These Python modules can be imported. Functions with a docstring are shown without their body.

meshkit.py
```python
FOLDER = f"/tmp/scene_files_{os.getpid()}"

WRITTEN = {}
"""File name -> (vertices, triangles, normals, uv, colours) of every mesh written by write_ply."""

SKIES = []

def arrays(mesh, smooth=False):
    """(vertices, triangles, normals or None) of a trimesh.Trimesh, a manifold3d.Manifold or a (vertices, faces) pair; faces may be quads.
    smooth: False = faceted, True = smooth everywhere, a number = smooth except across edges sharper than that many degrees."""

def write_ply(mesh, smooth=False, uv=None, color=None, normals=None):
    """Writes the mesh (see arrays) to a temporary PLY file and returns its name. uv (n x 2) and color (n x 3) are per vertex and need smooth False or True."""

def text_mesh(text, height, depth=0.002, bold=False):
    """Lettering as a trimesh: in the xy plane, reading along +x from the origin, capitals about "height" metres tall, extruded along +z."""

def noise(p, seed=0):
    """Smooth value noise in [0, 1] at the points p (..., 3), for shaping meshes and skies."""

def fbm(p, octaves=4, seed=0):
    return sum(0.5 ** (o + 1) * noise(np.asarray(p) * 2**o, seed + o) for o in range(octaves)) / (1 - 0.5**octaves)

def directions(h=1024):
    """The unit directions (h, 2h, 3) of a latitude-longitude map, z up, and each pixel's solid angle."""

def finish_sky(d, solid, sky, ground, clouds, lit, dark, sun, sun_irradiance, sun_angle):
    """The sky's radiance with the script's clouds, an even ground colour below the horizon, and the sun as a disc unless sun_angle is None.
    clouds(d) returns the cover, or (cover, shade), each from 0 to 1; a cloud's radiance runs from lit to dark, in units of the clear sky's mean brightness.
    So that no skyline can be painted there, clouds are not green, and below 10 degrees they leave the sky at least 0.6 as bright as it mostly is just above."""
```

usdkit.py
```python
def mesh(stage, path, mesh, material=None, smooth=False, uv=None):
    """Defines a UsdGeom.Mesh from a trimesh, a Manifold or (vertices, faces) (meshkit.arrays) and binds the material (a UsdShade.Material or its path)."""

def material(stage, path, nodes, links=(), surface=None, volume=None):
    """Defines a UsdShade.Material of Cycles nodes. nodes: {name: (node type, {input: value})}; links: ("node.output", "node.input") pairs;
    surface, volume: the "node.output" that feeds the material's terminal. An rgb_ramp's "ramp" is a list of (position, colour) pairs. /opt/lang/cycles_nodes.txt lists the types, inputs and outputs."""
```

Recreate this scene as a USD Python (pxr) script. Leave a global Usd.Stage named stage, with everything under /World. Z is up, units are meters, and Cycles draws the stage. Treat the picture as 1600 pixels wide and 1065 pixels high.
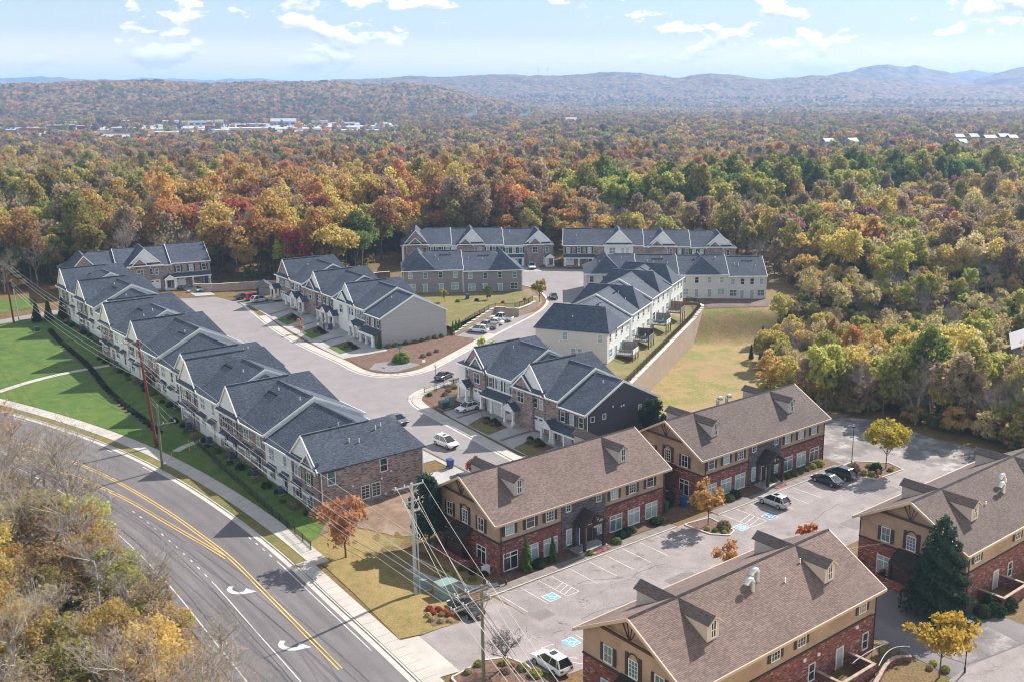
import math, random, numpy as np, shapely, trimesh, usdkit, meshkit
from shapely.geometry import Polygon, LineString, Point
from pxr import Usd, UsdGeom, UsdLux, UsdShade, Sdf, Gf, Vt

stage = Usd.Stage.CreateInMemory()
UsdGeom.SetStageUpAxis(stage, 'Z')
UsdGeom.Xform.Define(stage, '/World')
UsdGeom.Scope.Define(stage, '/World/Looks')
RNG = random.Random(7)
PI = math.pi

# ------------------------------------------------------------ camera, sky, sun
EYE = np.array([0.0, 0.0, 55.0])
FPX, PCX, PCY, HORIZON = 1603.0, 900.0, 532.5, 148.0       # lens of the 1600 px wide photograph
YAW, PITCH = math.radians(49.35), math.atan((532.5 - 148.0) / 1603.0)
FWD = np.array([math.cos(YAW) * math.cos(PITCH), math.sin(YAW) * math.cos(PITCH), -math.sin(PITCH)])
RIGHT = np.array([math.sin(YAW), -math.cos(YAW), 0.0])
UP = np.cross(RIGHT, FWD)
cam = UsdGeom.Camera.Define(stage, '/World/camera')
cam.CreateHorizontalApertureAttr(36.0)
cam.CreateVerticalApertureAttr(36.0 * 681 / 1024)
cam.CreateFocalLengthAttr(FPX / 1600 * 36.0)
cam.CreateHorizontalApertureOffsetAttr((800 - PCX) / 1600 * 36.0)
cam.CreateClippingRangeAttr(Gf.Vec2f(1.0, 60000.0))
cam.CreateExposureAttr(0.85)
mm = np.eye(4)
mm[0, :3], mm[1, :3], mm[2, :3], mm[3, :3] = RIGHT, UP, -FWD, EYE
cam.AddTransformOp().Set(Gf.Matrix4d(mm.tolist()))

SUN_AZ, SUN_EL = math.radians(8.0), math.radians(37.0)      # azimuth from +x towards +y
SUN = np.array([math.cos(SUN_AZ) * math.cos(SUN_EL), math.sin(SUN_AZ) * math.cos(SUN_EL), math.sin(SUN_EL)])
sun = UsdLux.DistantLight.Define(stage, '/World/sun')
sun.CreateIntensityAttr(1.25)
sun.CreateAngleAttr(0.5)
sun.CreateNormalizeAttr(True)
sun.CreateColorAttr(Gf.Vec3f(1.0, 0.93, 0.84))
zz = SUN
xx = np.cross([0, 0, 1.0], zz); xx /= np.linalg.norm(xx)
yy = np.cross(zz, xx)
sm = np.eye(4); sm[0, :3], sm[1, :3], sm[2, :3] = xx, yy, zz
sun.AddTransformOp().Set(Gf.Matrix4d(sm.tolist()))

SKY_STRENGTH = 0.09
HAZE = 1.42e-4
dome = UsdLux.DomeLight.Define(stage, '/World/sky')
sky_mat = usdkit.material(stage, '/World/Looks/sky', {
    'sky': ('sky_texture', {'sky_type': 'single_scattering', 'sun_disc': False, 'sun_elevation': SUN_EL,
                            'sun_rotation': math.atan2(SUN[0], SUN[1]), 'altitude': 200.0, 'air_density': 1.0, 'aerosol_density': 0.6, 'ozone_density': 2.0}),
    'tc': ('texture_coordinate', {}),
    'sep': ('separate_xyz', {}),
    'az': ('math', {'math_type': 'arctan2'}),
    'ax': ('math', {'math_type': 'multiply', 'value2': 21.0}), 'pz': ('math', {'math_type': 'multiply', 'value2': 46.0}),
    'comb': ('combine_xyz', {'y': 3.7}),
    'n': ('noise_texture', {'scale': 1.0, 'detail': 7.0, 'roughness': 0.55}),
    'n2': ('noise_texture', {'scale': 0.33, 'detail': 1.0}),
    'add': ('math', {'math_type': 'multiply_add', 'value2': 0.55}),
    'ramp': ('rgb_ramp', {'ramp': [(0.0, (0, 0, 0)), (0.815, (0, 0, 0)), (0.85, (0.85, 0.85, 0.85)), (1.0, (1, 1, 1))]}),
    'lift': ('vector_math', {'math_type': 'add', 'vector2': (0.0, 0.0, 0.30)}),
    'n3': ('noise_texture', {'scale': 1.0, 'detail': 4.0, 'roughness': 0.5}),
    'dif': ('math', {'math_type': 'subtract'}),
    'shade': ('map_range', {'from_min': -0.06, 'from_max': 0.10, 'to_min': 0.0, 'to_max': 1.0, 'clamp': True}),
    'ccol': ('mix', {'color1': (12.2, 11.3, 9.6), 'color2': (5.0, 4.9, 4.9)}),
    'low': ('map_range', {'from_min': 0.010, 'from_max': 0.034, 'to_min': 0.0, 'to_max': 0.95, 'clamp': True}),
    'cov': ('math', {'math_type': 'multiply'}),
    'veil': ('map_range', {'from_min': 0.0, 'from_max': 0.35, 'to_min': 0.9, 'to_max': 0.1, 'clamp': True}),
    'tint': ('rgb_ramp', {'ramp': [(0.0, (2.2, 1.6, 0.66)), (0.025, (1.35, 1.08, 0.58)), (0.054, (0.52, 0.53, 0.45)), (0.093, (0.33, 0.425, 0.44)), (0.3, (0.2, 0.3, 0.42)), (1.0, (0.15, 0.25, 0.42))]}),
    'tscale': ('vector_math', {'math_type': 'scale', 'scale': 10.6}),
    'veiled': ('mix', {}),
    'mix': ('mix', {}),
    'bg': ('background_shader', {'strength': SKY_STRENGTH}),
}, [('tc.generated', 'sep.vector'), ('sep.x', 'az.value1'), ('sep.y', 'az.value2'), ('az.value', 'ax.value1'), ('sep.z', 'pz.value1'), ('ax.value', 'comb.x'), ('pz.value', 'comb.z'),
    ('comb.vector', 'n.vector'), ('comb.vector', 'n2.vector'), ('n2.fac', 'add.value1'), ('n.fac', 'add.value3'), ('add.value', 'ramp.fac'),
    ('comb.vector', 'lift.vector1'), ('lift.vector', 'n3.vector'), ('n3.fac', 'dif.value1'), ('n.fac', 'dif.value2'), ('dif.value', 'shade.value'), ('shade.result', 'ccol.fac'), ('ccol.color', 'mix.color2'),
    ('sep.z', 'low.value'), ('ramp.color', 'cov.value1'), ('low.result', 'cov.value2'), ('sep.z', 'tint.fac'), ('tint.color', 'tscale.vector1'), ('tscale.vector', 'veiled.color2'),
    ('sep.z', 'veil.value'), ('veil.result', 'veiled.fac'), ('sky.color', 'veiled.color1'), ('veiled.color', 'mix.color1'), ('cov.value', 'mix.fac'), ('mix.color', 'bg.color')], surface='bg.background')
UsdShade.MaterialBindingAPI.Apply(dome.GetPrim()).Bind(sky_mat)

# ------------------------------------------------------------ names, things, parts
TAKEN = {}
def numbered(parent, name):
    k = (parent, name); n = TAKEN.get(k, 0); TAKEN[k] = n + 1
    return f'{parent}/{name}' if n == 0 else f'{parent}/{name}_{n:03d}'
def tag(prim, label=None, cat=None, group=None, kind=None):
    p = prim.GetPrim() if hasattr(prim, 'GetPrim') else prim
    for k, v in (('label', label), ('category', cat), ('group', group), ('kind', kind)):
        if v: p.SetCustomDataByKey(k, v)
    return p
def place(x, loc, yaw=0.0, scale=None):
    x.AddTranslateOp().Set(Gf.Vec3d(*map(float, loc)))
    if yaw: x.AddRotateZOp().Set(math.degrees(yaw))
    if scale is not None: x.AddScaleOp().Set(Gf.Vec3f(*([float(scale)] * 3 if np.ndim(scale) == 0 else map(float, scale))))
def thing(name, label, cat, loc=(0, 0, 0), yaw=0.0, group=None, scale=None):
    x = UsdGeom.Xform.Define(stage, numbered('/World', name)); place(x, loc, yaw, scale)
    tag(x, label, cat, group)
    return str(x.GetPath())
def copy_of(proto, name, label, cat, loc, yaw=0.0, group=None, scale=None):
    x = UsdGeom.Xform.Define(stage, numbered('/World', name)); place(x, loc, yaw, scale)
    x.GetPrim().GetReferences().AddInternalReference(proto)
    x.GetPrim().SetInstanceable(True)
    tag(x, label, cat, group)
    return str(x.GetPath())
KINDS = stage.CreateClassPrim('/World/kinds')
def kind(name):
    path = numbered('/World/kinds', name); UsdGeom.Xform.Define(stage, path); return path

class MB:
    """Collects simple solids and builds them as one mesh."""
    def __init__(s): s.v, s.f, s.n = [], [], 0
    def add(s, v, f):
        s.v.append(np.asarray(v, float)); s.f.append(np.asarray(f, int) + s.n); s.n += len(v); return s
    def box(s, x0, y0, z0, x1, y1, z1):
        v = [(x0,y0,z0),(x1,y0,z0),(x1,y1,z0),(x0,y1,z0),(x0,y0,z1),(x1,y0,z1),(x1,y1,z1),(x0,y1,z1)]
        return s.add(v, HEXF)
    def hexa(s, v): return s.add(v, HEXF)
    def prism(s, poly, z0, z1):
        """Vertical prism over a convex plan polygon; z0, z1 may be per-corner."""
        n = len(poly); z0, z1 = np.broadcast_to(z0, n), np.broadcast_to(z1, n)
        v = [(*p, z) for p, z in zip(poly, z0)] + [(*p, z) for p, z in zip(poly, z1)]
        f = [(i, (i+1) % n, n+(i+1) % n) for i in range(n)] + [(i, n+(i+1) % n, n+i) for i in range(n)]
        f += [(0, i+1, i) for i in range(1, n-1)] + [(n, n+i, n+i+1) for i in range(1, n-1)]
        return s.add(v, f)
    def slab(s, poly, th, d=(0, 0, -1)):
        """A convex 3-D polygon given thickness th along d."""
        p = np.asarray(poly, float); n = len(p); q = p + np.asarray(d, float) * th
        f = [(0, i, i+1) for i in range(1, n-1)] + [(n, n+i+1, n+i) for i in range(1, n-1)]
        f += [(i, n+i, n+(i+1) % n) for i in range(n)] + [(i, n+(i+1) % n, (i+1) % n) for i in range(n)]
        return s.add(np.vstack([p, q]), f)
    def bar(s, a, b, w, h, up=(0, 0, 1)):
        """A rectangular bar from a to b, w wide, h deep below the line."""
        a, b = np.asarray(a, float), np.asarray(b, float); t = b - a; t /= np.linalg.norm(t) + 1e-9
        x = np.cross(t, up); x /= np.linalg.norm(x) + 1e-9; u = np.asarray(up, float)
        return s.hexa([a-x*w/2-u*h, a+x*w/2-u*h, b+x*w/2-u*h, b-x*w/2-u*h, a-x*w/2, a+x*w/2, b+x*w/2, b-x*w/2])
    def tube(s, pts, r, n=6):
        p = np.asarray(pts, float); r = np.broadcast_to(r, len(p)); t = np.gradient(p, axis=0); t /= np.linalg.norm(t, axis=1, keepdims=True) + 1e-9
        a = np.cross(t, np.where(np.abs(t[:, 2:]) < .9, [0, 0, 1.], [1., 0, 0])); a /= np.linalg.norm(a, axis=1, keepdims=True); b = np.cross(t, a)
        g = np.arange(n) * 2 * PI / n
        v = (p[:, None] + r[:, None, None] * (np.cos(g)[None, :, None] * a[:, None] + np.sin(g)[None, :, None] * b[:, None])).reshape(-1, 3)
        f = []
        for i in range(len(p) - 1):
            for j in range(n):
                k = (j + 1) % n; f += [(i*n+j, (i+1)*n+j, (i+1)*n+k), (i*n+j, (i+1)*n+k, i*n+k)]
        m = (len(p) - 1) * n
        f += [(0, j, j+1) for j in range(1, n-1)] + [(m, m+j+1, m+j) for j in range(1, n-1)]
        return s.add(v, f)
    def mesh(s, tm, M=None):
        v = np.array(tm.vertices); 
        if M is not None: v = v @ np.asarray(M)[:3, :3].T + np.asarray(M)[:3, 3]
        return s.add(v, tm.faces)
    def build(s, name, mat, parent='/World', smooth=False, label=None):
        if not s.v: return None
        path = numbered(parent, name)
        m = usdkit.mesh(stage, path, (np.vstack(s.v), np.vstack(s.f)), LOOK[mat] if isinstance(mat, str) else mat, smooth=smooth)
        if label: tag(m, label)
        return path
HEXF = [(0,2,1),(0,3,2),(4,5,6),(4,6,7),(0,1,5),(0,5,4),(1,2,6),(1,6,5),(2,3,7),(2,7,6),(3,0,4),(3,4,7)]
def fitbox(c, size, R=None):
    m = trimesh.creation.box(size)
    if R is not None: m.apply_transform(R)
    m.apply_translation(c); return m

# ------------------------------------------------------------ materials
LOOK = {}
def hexc(r, g, b):
    """sRGB 0..255 to linear"""
    return tuple(((c/255+.055)/1.055)**2.4 if c > 10 else c/255/12.92 for c in (r, g, b))
def sc(c, k): return tuple(min(.95, x * k) for x in c)
def plain(name, c, rough=.6, **kw):
    LOOK[name] = usdkit.material(stage, f'/World/Looks/{name}', {'p': ('principled_bsdf', {'base_color': c, 'roughness': rough, **kw})}, surface='p.BSDF')
def noisy(name, stops, scale=1.0, detail=5, rough=.85, stretch=(1, 1, 1), bump=0.0, bscale=20.0, fine=0.0, fscale=30.0, big=0.0, bigscale=.05, bigc=(.5, .5, .5), spec=.3, crack=0.0, cscale=.11):
    """Colour by world-space noise; fine: share of a small-grain multiply; big: share of large stains of bigc."""
    nodes = {'g': ('geometry', {}), 'm': ('mapping', {'scale': stretch}), 'n': ('noise_texture', {'scale': scale, 'detail': float(detail), 'roughness': .6}), 'r': ('rgb_ramp', {'ramp': stops}),
             'f': ('noise_texture', {'scale': fscale, 'detail': 3.0}), 'fr': ('map_range', {'from_min': .3, 'from_max': .7, 'to_min': 1 - fine, 'to_max': 1 + fine}),
             'fm': ('mix', {'mix_type': 'multiply', 'fac': 1.0}), 'b': ('noise_texture', {'scale': bigscale, 'detail': 6.0, 'roughness': .65}),
             'br': ('map_range', {'from_min': .48, 'from_max': .66, 'to_min': 0.0, 'to_max': big, 'clamp': True}), 'bm': ('mix', {'color2': bigc}),
             'p': ('principled_bsdf', {'roughness': rough, 'specular_ior_level': spec})}
    links = [('g.position', 'm.vector'), ('m.vector', 'n.vector'), ('n.fac', 'r.fac'), ('g.position', 'f.vector'), ('f.fac', 'fr.value'), ('r.color', 'fm.color1'), ('fr.result', 'fm.color2'),
             ('g.position', 'b.vector'), ('b.fac', 'br.value'), ('br.result', 'bm.fac'), ('fm.color', 'bm.color1'), ('bm.color', 'p.base_color')]
    if crack:
        nodes.update({'cd': ('noise_texture', {'scale': .5, 'detail': 4.0}), 'cm': ('vector_math', {'math_type': 'scale', 'scale': 3.2}), 'ca': ('vector_math', {'math_type': 'add'}), 'cv': ('voronoi_texture', {'feature': 'distance_to_edge', 'scale': cscale}),
            'cw': ('map_range', {'from_min': 0.0, 'from_max': .006, 'to_min': crack, 'to_max': 0.0, 'clamp': True}), 'cn': ('noise_texture', {'scale': .21, 'detail': 2.0}), 'ck': ('map_range', {'from_min': .45, 'from_max': .56, 'to_min': 0.0, 'to_max': 1.0, 'clamp': True}), 'cf': ('math', {'math_type': 'multiply'}), 'cmix': ('mix', {'color2': (.05, .045, .045)}),
            'sv': ('voronoi_texture', {'scale': .33}), 'sr': ('map_range', {'from_min': .05, 'from_max': .22, 'to_min': crack * .6, 'to_max': 0.0, 'clamp': True}), 'smix': ('mix', {'color2': (.07, .063, .062)})})
        links = [l for l in links if l != ('bm.color', 'p.base_color')] + [('g.position', 'cd.vector'), ('cd.color', 'cm.vector1'), ('g.position', 'ca.vector1'), ('cm.vector', 'ca.vector2'), ('ca.vector', 'cv.vector'), ('cv.distance', 'cw.value'), ('g.position', 'cn.vector'), ('cn.fac', 'ck.value'),
            ('cw.result', 'cf.value1'), ('ck.result', 'cf.value2'), ('cf.value', 'cmix.fac'), ('bm.color', 'cmix.color1'), ('ca.vector', 'sv.vector'), ('sv.distance', 'sr.value'), ('sr.result', 'smix.fac'), ('cmix.color', 'smix.color1'), ('smix.color', 'p.base_color')]
    if bump:
        nodes['bn'] = ('noise_texture', {'scale': bscale, 'detail': 4.0}); nodes['bp'] = ('bump', {'strength': bump, 'distance': .05})
        links += [('g.position', 'bn.vector'), ('bn.fac', 'bp.height'), ('bp.normal', 'p.normal')]
    LOOK[name] = usdkit.material(stage, f'/World/Looks/{name}', nodes, links, surface='p.BSDF')
def celled(name, stops, cell, rough=.85, joint=None, jwidth=.12, bands=None, blot=.25, blotscale=.35, spec=.25):
    """Small pieces (bricks, shingles, boards) too small to pick apart: each world-space cell takes its own tone; joint darkens the line between courses (along z)."""
    nodes = {'g': ('geometry', {}), 's': ('vector_math', {'math_type': 'snap', 'vector2': cell}), 'w': ('white_noise_texture', {'dimensions': '3D'}), 'r': ('rgb_ramp', {'ramp': stops}),
             'b': ('noise_texture', {'scale': blotscale, 'detail': 5.0, 'roughness': .6}), 'br': ('map_range', {'from_min': .3, 'from_max': .7, 'to_min': 1 - blot, 'to_max': 1 + blot}), 'bm': ('mix', {'mix_type': 'multiply', 'fac': 1.0}),
             'sx': ('separate_xyz', {}), 'd': ('math', {'math_type': 'divide', 'value2': cell[2]}), 'fr': ('math', {'math_type': 'fraction'}), 'lt': ('math', {'math_type': 'less_than', 'value2': jwidth}),
             'jm': ('mix', {'color2': joint or (0, 0, 0)}), 'jf': ('math', {'math_type': 'multiply', 'value2': 1.0 if joint else 0.0}),
             'p': ('principled_bsdf', {'roughness': rough, 'specular_ior_level': spec})}
    links = [('g.position', 's.vector1'), ('s.vector', 'w.vector'), ('w.value', 'r.fac'), ('g.position', 'b.vector'), ('b.fac', 'br.value'), ('r.color', 'bm.color1'), ('br.result', 'bm.color2'),
             ('g.position', 'sx.vector'), ('sx.z', 'd.value1'), ('d.value', 'fr.value1'), ('fr.value', 'lt.value1'), ('lt.value', 'jf.value1'), ('jf.value', 'jm.fac'), ('bm.color', 'jm.color1'), ('jm.color', 'p.base_color')]
    LOOK[name] = usdkit.material(stage, f'/World/Looks/{name}', nodes, links, surface='p.BSDF')
H = hexc
noisy('road_asphalt', [(.3, (.135, .122, .127)), (.7, (.195, .178, .182))], .25, rough=.8, fine=.18, fscale=9, big=.35, bigscale=.06, bigc=(.10, .095, .10), stretch=(1, .25, 1), crack=.35, cscale=.06)
noisy('street_asphalt', [(.3, (.225, .203, .208)), (.7, (.275, .25, .252))], .3, rough=.85, fine=.12, fscale=9, big=.3, bigscale=.08, bigc=(.19, .172, .175), crack=.3)
noisy('lot_asphalt', [(.3, (.225, .195, .19)), (.7, (.325, .285, .278))], .35, rough=.9, fine=.2, fscale=8, big=.5, bigscale=.12, bigc=(.185, .16, .157), crack=.75)
noisy('worn_asphalt', [(.35, (.13, .118, .116)), (.5, (.20, .183, .178)), (.65, (.38, .355, .34))], .30, detail=8, rough=.9, fine=.25, fscale=6, big=.4, bigscale=.2, bigc=(.16, .14, .13), crack=.7)
noisy('concrete', [(.3, (.40, .37, .335)), (.7, (.52, .485, .44))], .4, fine=.1, fscale=12, big=.3, bigscale=.3, bigc=(.32, .29, .26))
noisy('drive_concrete', [(.3, (.32, .31, .30)), (.7, (.42, .405, .39))], .4, fine=.1, fscale=12, big=.25, bigscale=.3, bigc=(.26, .25, .24))
noisy('kerb_concrete', [(.3, (.42, .39, .35)), (.7, (.58, .54, .48))], .8, fine=.1, fscale=12)
noisy('paver', [(.3, (.16, .12, .10)), (.7, (.22, .17, .15))], 2.0)
noisy('lawn_green', [(.3, (.045, .105, .013)), (.55, (.08, .14, .02)), (.75, (.135, .165, .03))], .5, detail=8, fine=.35, fscale=7, big=.25, bigscale=.15, bigc=(.19, .19, .035), bump=.6, bscale=12)
noisy('lawn_dry', [(.3, (.17, .13, .042)), (.5, (.25, .18, .065)), (.72, (.145, .145, .035))], .45, detail=8, fine=.3, fscale=6, big=.5, bigscale=.18, bigc=(.30, .20, .085), bump=.6, bscale=12)
noisy('field_grass', [(.3, (.19, .155, .04)), (.48, (.30, .205, .085)), (.62, (.16, .18, .03)), (.75, (.27, .19, .08))], .13, detail=9, fine=.3, fscale=3, big=.55, bigscale=.07, bigc=(.28, .175, .095), bump=.7, bscale=8)
noisy('yard_grass', [(.3, (.085, .115, .02)), (.5, (.18, .145, .045)), (.7, (.07, .115, .02))], .25, detail=8, fine=.3, fscale=5, big=.4, bigscale=.2, bigc=(.30, .20, .09), bump=.6, bscale=10)
noisy('mulch', [(.3, (.10, .055, .04)), (.7, (.19, .11, .08))], 1.5, detail=8, fine=.4, fscale=9, bump=.7, bscale=10)
noisy('bare_soil', [(.3, (.15, .095, .06)), (.7, (.27, .18, .12))], .5, detail=8, fine=.3, fscale=7, big=.4, bigscale=.3, bigc=(.42, .36, .30))
noisy('brown_slope', [(.3, (.11, .075, .06)), (.7, (.19, .13, .105))], .4, detail=8, fine=.3, fscale=7)
noisy('leaf_litter', [(.3, (.10, .06, .025)), (.5, (.17, .105, .04)), (.7, (.11, .09, .02))], .3, detail=9, fine=.45, fscale=4, bump=.8, bscale=6)
noisy('far_canopy', [(.30, (.03, .045, .02)), (.42, (.09, .07, .03)), (.52, (.24, .115, .045)), (.62, (.11, .085, .05)), (.75, (.22, .16, .05))], .02, detail=10, fine=.5, fscale=.1, big=.5, bigscale=.012, bigc=(.06, .06, .03))
noisy('gravel_bed', [(.3, (.14, .135, .145)), (.7, (.27, .26, .275))], 2.0, detail=8, fine=.4, fscale=12)
noisy('paint_white', [(.35, (.45, .43, .42)), (.6, (.72, .71, .69))], 1.2, detail=6, fine=.15, fscale=8)
plain('paint_yellow', (.78, .50, .10), .6)
plain('paint_blue', (.13, .36, .45), .6)
plain('paint_blue_dark', (.02, .16, .36), .6)
celled('shingle_brown', [(0, (.145, .100, .090)), (.5, (.190, .134, .120)), (1, (.24, .173, .155))], (.34, .34, .075), rough=.9, joint=(.10, .07, .06), jwidth=.26, blot=.16, blotscale=.25)
celled('shingle_umber', [(0, (.105, .078, .072)), (.5, (.138, .104, .096)), (1, (.175, .135, .125))], (.34, .34, .075), rough=.9, joint=(.08, .06, .055), jwidth=.26, blot=.14, blotscale=.25)
celled('shingle_dark', [(0, (.048, .060, .088)), (.5, (.074, .090, .125)), (1, (.108, .127, .168))], (.34, .34, .085), rough=.9, joint=(.038, .044, .06), jwidth=.25, blot=.2, blotscale=.3)
celled('shingle_black', [(0, (.028, .022, .024)), (.5, (.042, .034, .036)), (1, (.065, .052, .052))], (.3, .3, .075), rough=.9, joint=(.015, .012, .013), jwidth=.3)
celled('brick_red', [(0, (.06, .025, .025)), (.16, (.145, .045, .04)), (.6, (.215, .070, .058)), (.90, (.28, .105, .085)), (.955, (.42, .24, .21)), (1, (.48, .31, .28))], (.34, .34, .11), joint=(.27, .15, .13), jwidth=.13, blot=.22)
celled('brick_grey', [(0, (.10, .062, .068)), (.12, (.15, .10, .10)), (.25, (.235, .175, .165)), (.8, (.31, .24, .225)), (1, (.38, .31, .29))], (.42, .42, .14), joint=(.34, .28, .265), jwidth=.14, blot=.16)
celled('brick_dark', [(0, (.05, .042, .05)), (.4, (.09, .078, .088)), (1, (.17, .15, .16))], (.42, .42, .14), joint=(.16, .14, .145), jwidth=.14, blot=.2)
celled('block_tan', [(0, (.33, .255, .20)), (1, (.43, .34, .275))], (.45, .45, .2), joint=(.22, .16, .11), jwidth=.12, blot=.1)
celled('siding_white', [(0, (.72, .72, .70)), (1, (.75, .75, .73))], (50, 50, .15), rough=.7, joint=(.52, .52, .52), jwidth=.14, blot=.03)
celled('siding_grey', [(0, (.42, .40, .395)), (1, (.45, .43, .42))], (50, 50, .15), rough=.7, joint=(.31, .295, .29), jwidth=.14, blot=.03)
celled('siding_taupe', [(0, (.245, .225, .23)), (1, (.265, .245, .25))], (50, 50, .15), rough=.7, joint=(.17, .155, .16), jwidth=.14, blot=.03)
celled('siding_cream', [(0, (.60, .565, .53)), (1, (.63, .60, .565))], (50, 50, .15), rough=.7, joint=(.45, .42, .40), jwidth=.14, blot=.03)
celled('siding_navy', [(0, (.070, .064, .082)), (1, (.080, .074, .092))], (50, 50, .17), rough=.7, joint=(.045, .042, .055), jwidth=.16, blot=.05)
noisy('stucco', [(.3, (.37, .25, .175)), (.7, (.46, .32, .23))], .5, detail=7, fine=.10, fscale=15, big=.6, bigscale=.35, bigc=(.26, .175, .125))
noisy('stucco_pale', [(.3, (.40, .335, .27)), (.7, (.47, .40, .33))], .5, detail=7, fine=.08, fscale=15)
noisy('dormer_panel', [(.3, (.45, .38, .35)), (.7, (.53, .45, .41))], .6)
plain('trim_white', (.78, .78, .76), .5)
plain('trim_tan', (.48, .36, .27), .6)
plain('timber', (.045, .022, .018), .7)
plain('shutter', (.040, .024, .026), .6)
plain('shutter_green', (.028, .032, .038), .6)
plain('garage_white', (.70, .71, .72), .5)
plain('door_blue', (.025, .05, .12), .4)
plain('door_red', (.20, .02, .02), .4)
plain('door_pale', (.42, .38, .36), .5)
plain('metal_black', (.012, .012, .014), .4)
plain('metal_galv', (.48, .52, .56), .35, metallic=.6)
plain('metal_dull', (.38, .42, .44), .5, metallic=.3)
plain('vent_white', (.80, .80, .80), .5)
plain('utility_green', (.21, .29, .27), .5)
plain('utility_dark', (.03, .07, .055), .5)
plain('bin_blue', (.02, .07, .22), .4)
plain('bin_green', (.015, .09, .055), .4)
plain('bin_black', (.012, .013, .016), .4)
plain('yellow_paint', (.70, .38, .02), .4)
plain('hydrant_red', (.50, .12, .11), .45)
plain('insulator', (.55, .56, .55), .3)
noisy('front_paving', [(.3, (.17, .145, .135)), (.7, (.25, .22, .20))], .6, fine=.15, fscale=8)
noisy('road_worn', [(.3, (.112, .102, .107)), (.7, (.165, .151, .155))], .25, rough=.75, fine=.18, fscale=9, big=.3, bigscale=.1, bigc=(.16, .147, .15), stretch=(1, .25, 1))
noisy('lot_patch', [(.3, (.17, .15, .147)), (.7, (.22, .195, .19))], .6, rough=.85, fine=.2, fscale=8)
plain('tar', (.045, .042, .046), .7)
plain('turquoise', (.03, .33, .33), .6)
plain('sign_green', (.02, .24, .14), .4)
plain('unit_blue', (.10, .12, .17), .5)
plain('skin', (.42, .26, .19), .6)
plain('hair_dark', (.02, .014, .01), .7)
plain('hair_brown', (.09, .05, .03), .7)
plain('wire', (.66, .63, .60), .4)
plain('wire_dark', (.06, .055, .055), .6)
noisy('wood_pole', [(.3, (.12, .135, .085)), (.7, (.19, .20, .14))], 2.0, stretch=(1, 1, .15))
noisy('wood_red', [(.3, (.11, .022, .018)), (.7, (.17, .04, .032))], 2.0, stretch=(1, 1, .15))
noisy('wood_grey', [(.3, (.17, .15, .145)), (.7, (.26, .235, .23))], 2.0, stretch=(1, 1, .2))
noisy('wood_brown', [(.3, (.16, .095, .055)), (.7, (.27, .17, .10))], 2.0, stretch=(1, 1, .2))
noisy('wood_dark', [(.3, (.055, .03, .028)), (.7, (.085, .05, .045))], 2.0, stretch=(1, 1, .2))
noisy('fence_wood', [(.3, (.22, .20, .19)), (.7, (.34, .31, .30))], 2.0, stretch=(1, 1, .2))
def glass(name, c, rough=.06, spec=.6): plain(name, c, rough, specular_ior_level=spec, coat_weight=.6, coat_roughness=.03)
glass('glass_dark', (.018, .024, .030))
glass('glass_blind', (.30, .38, .39), .12)
glass('glass_teal', (.10, .17, .18))
glass('glass_warm', (.20, .15, .07))
glass('car_glass', (.010, .014, .018))

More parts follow.
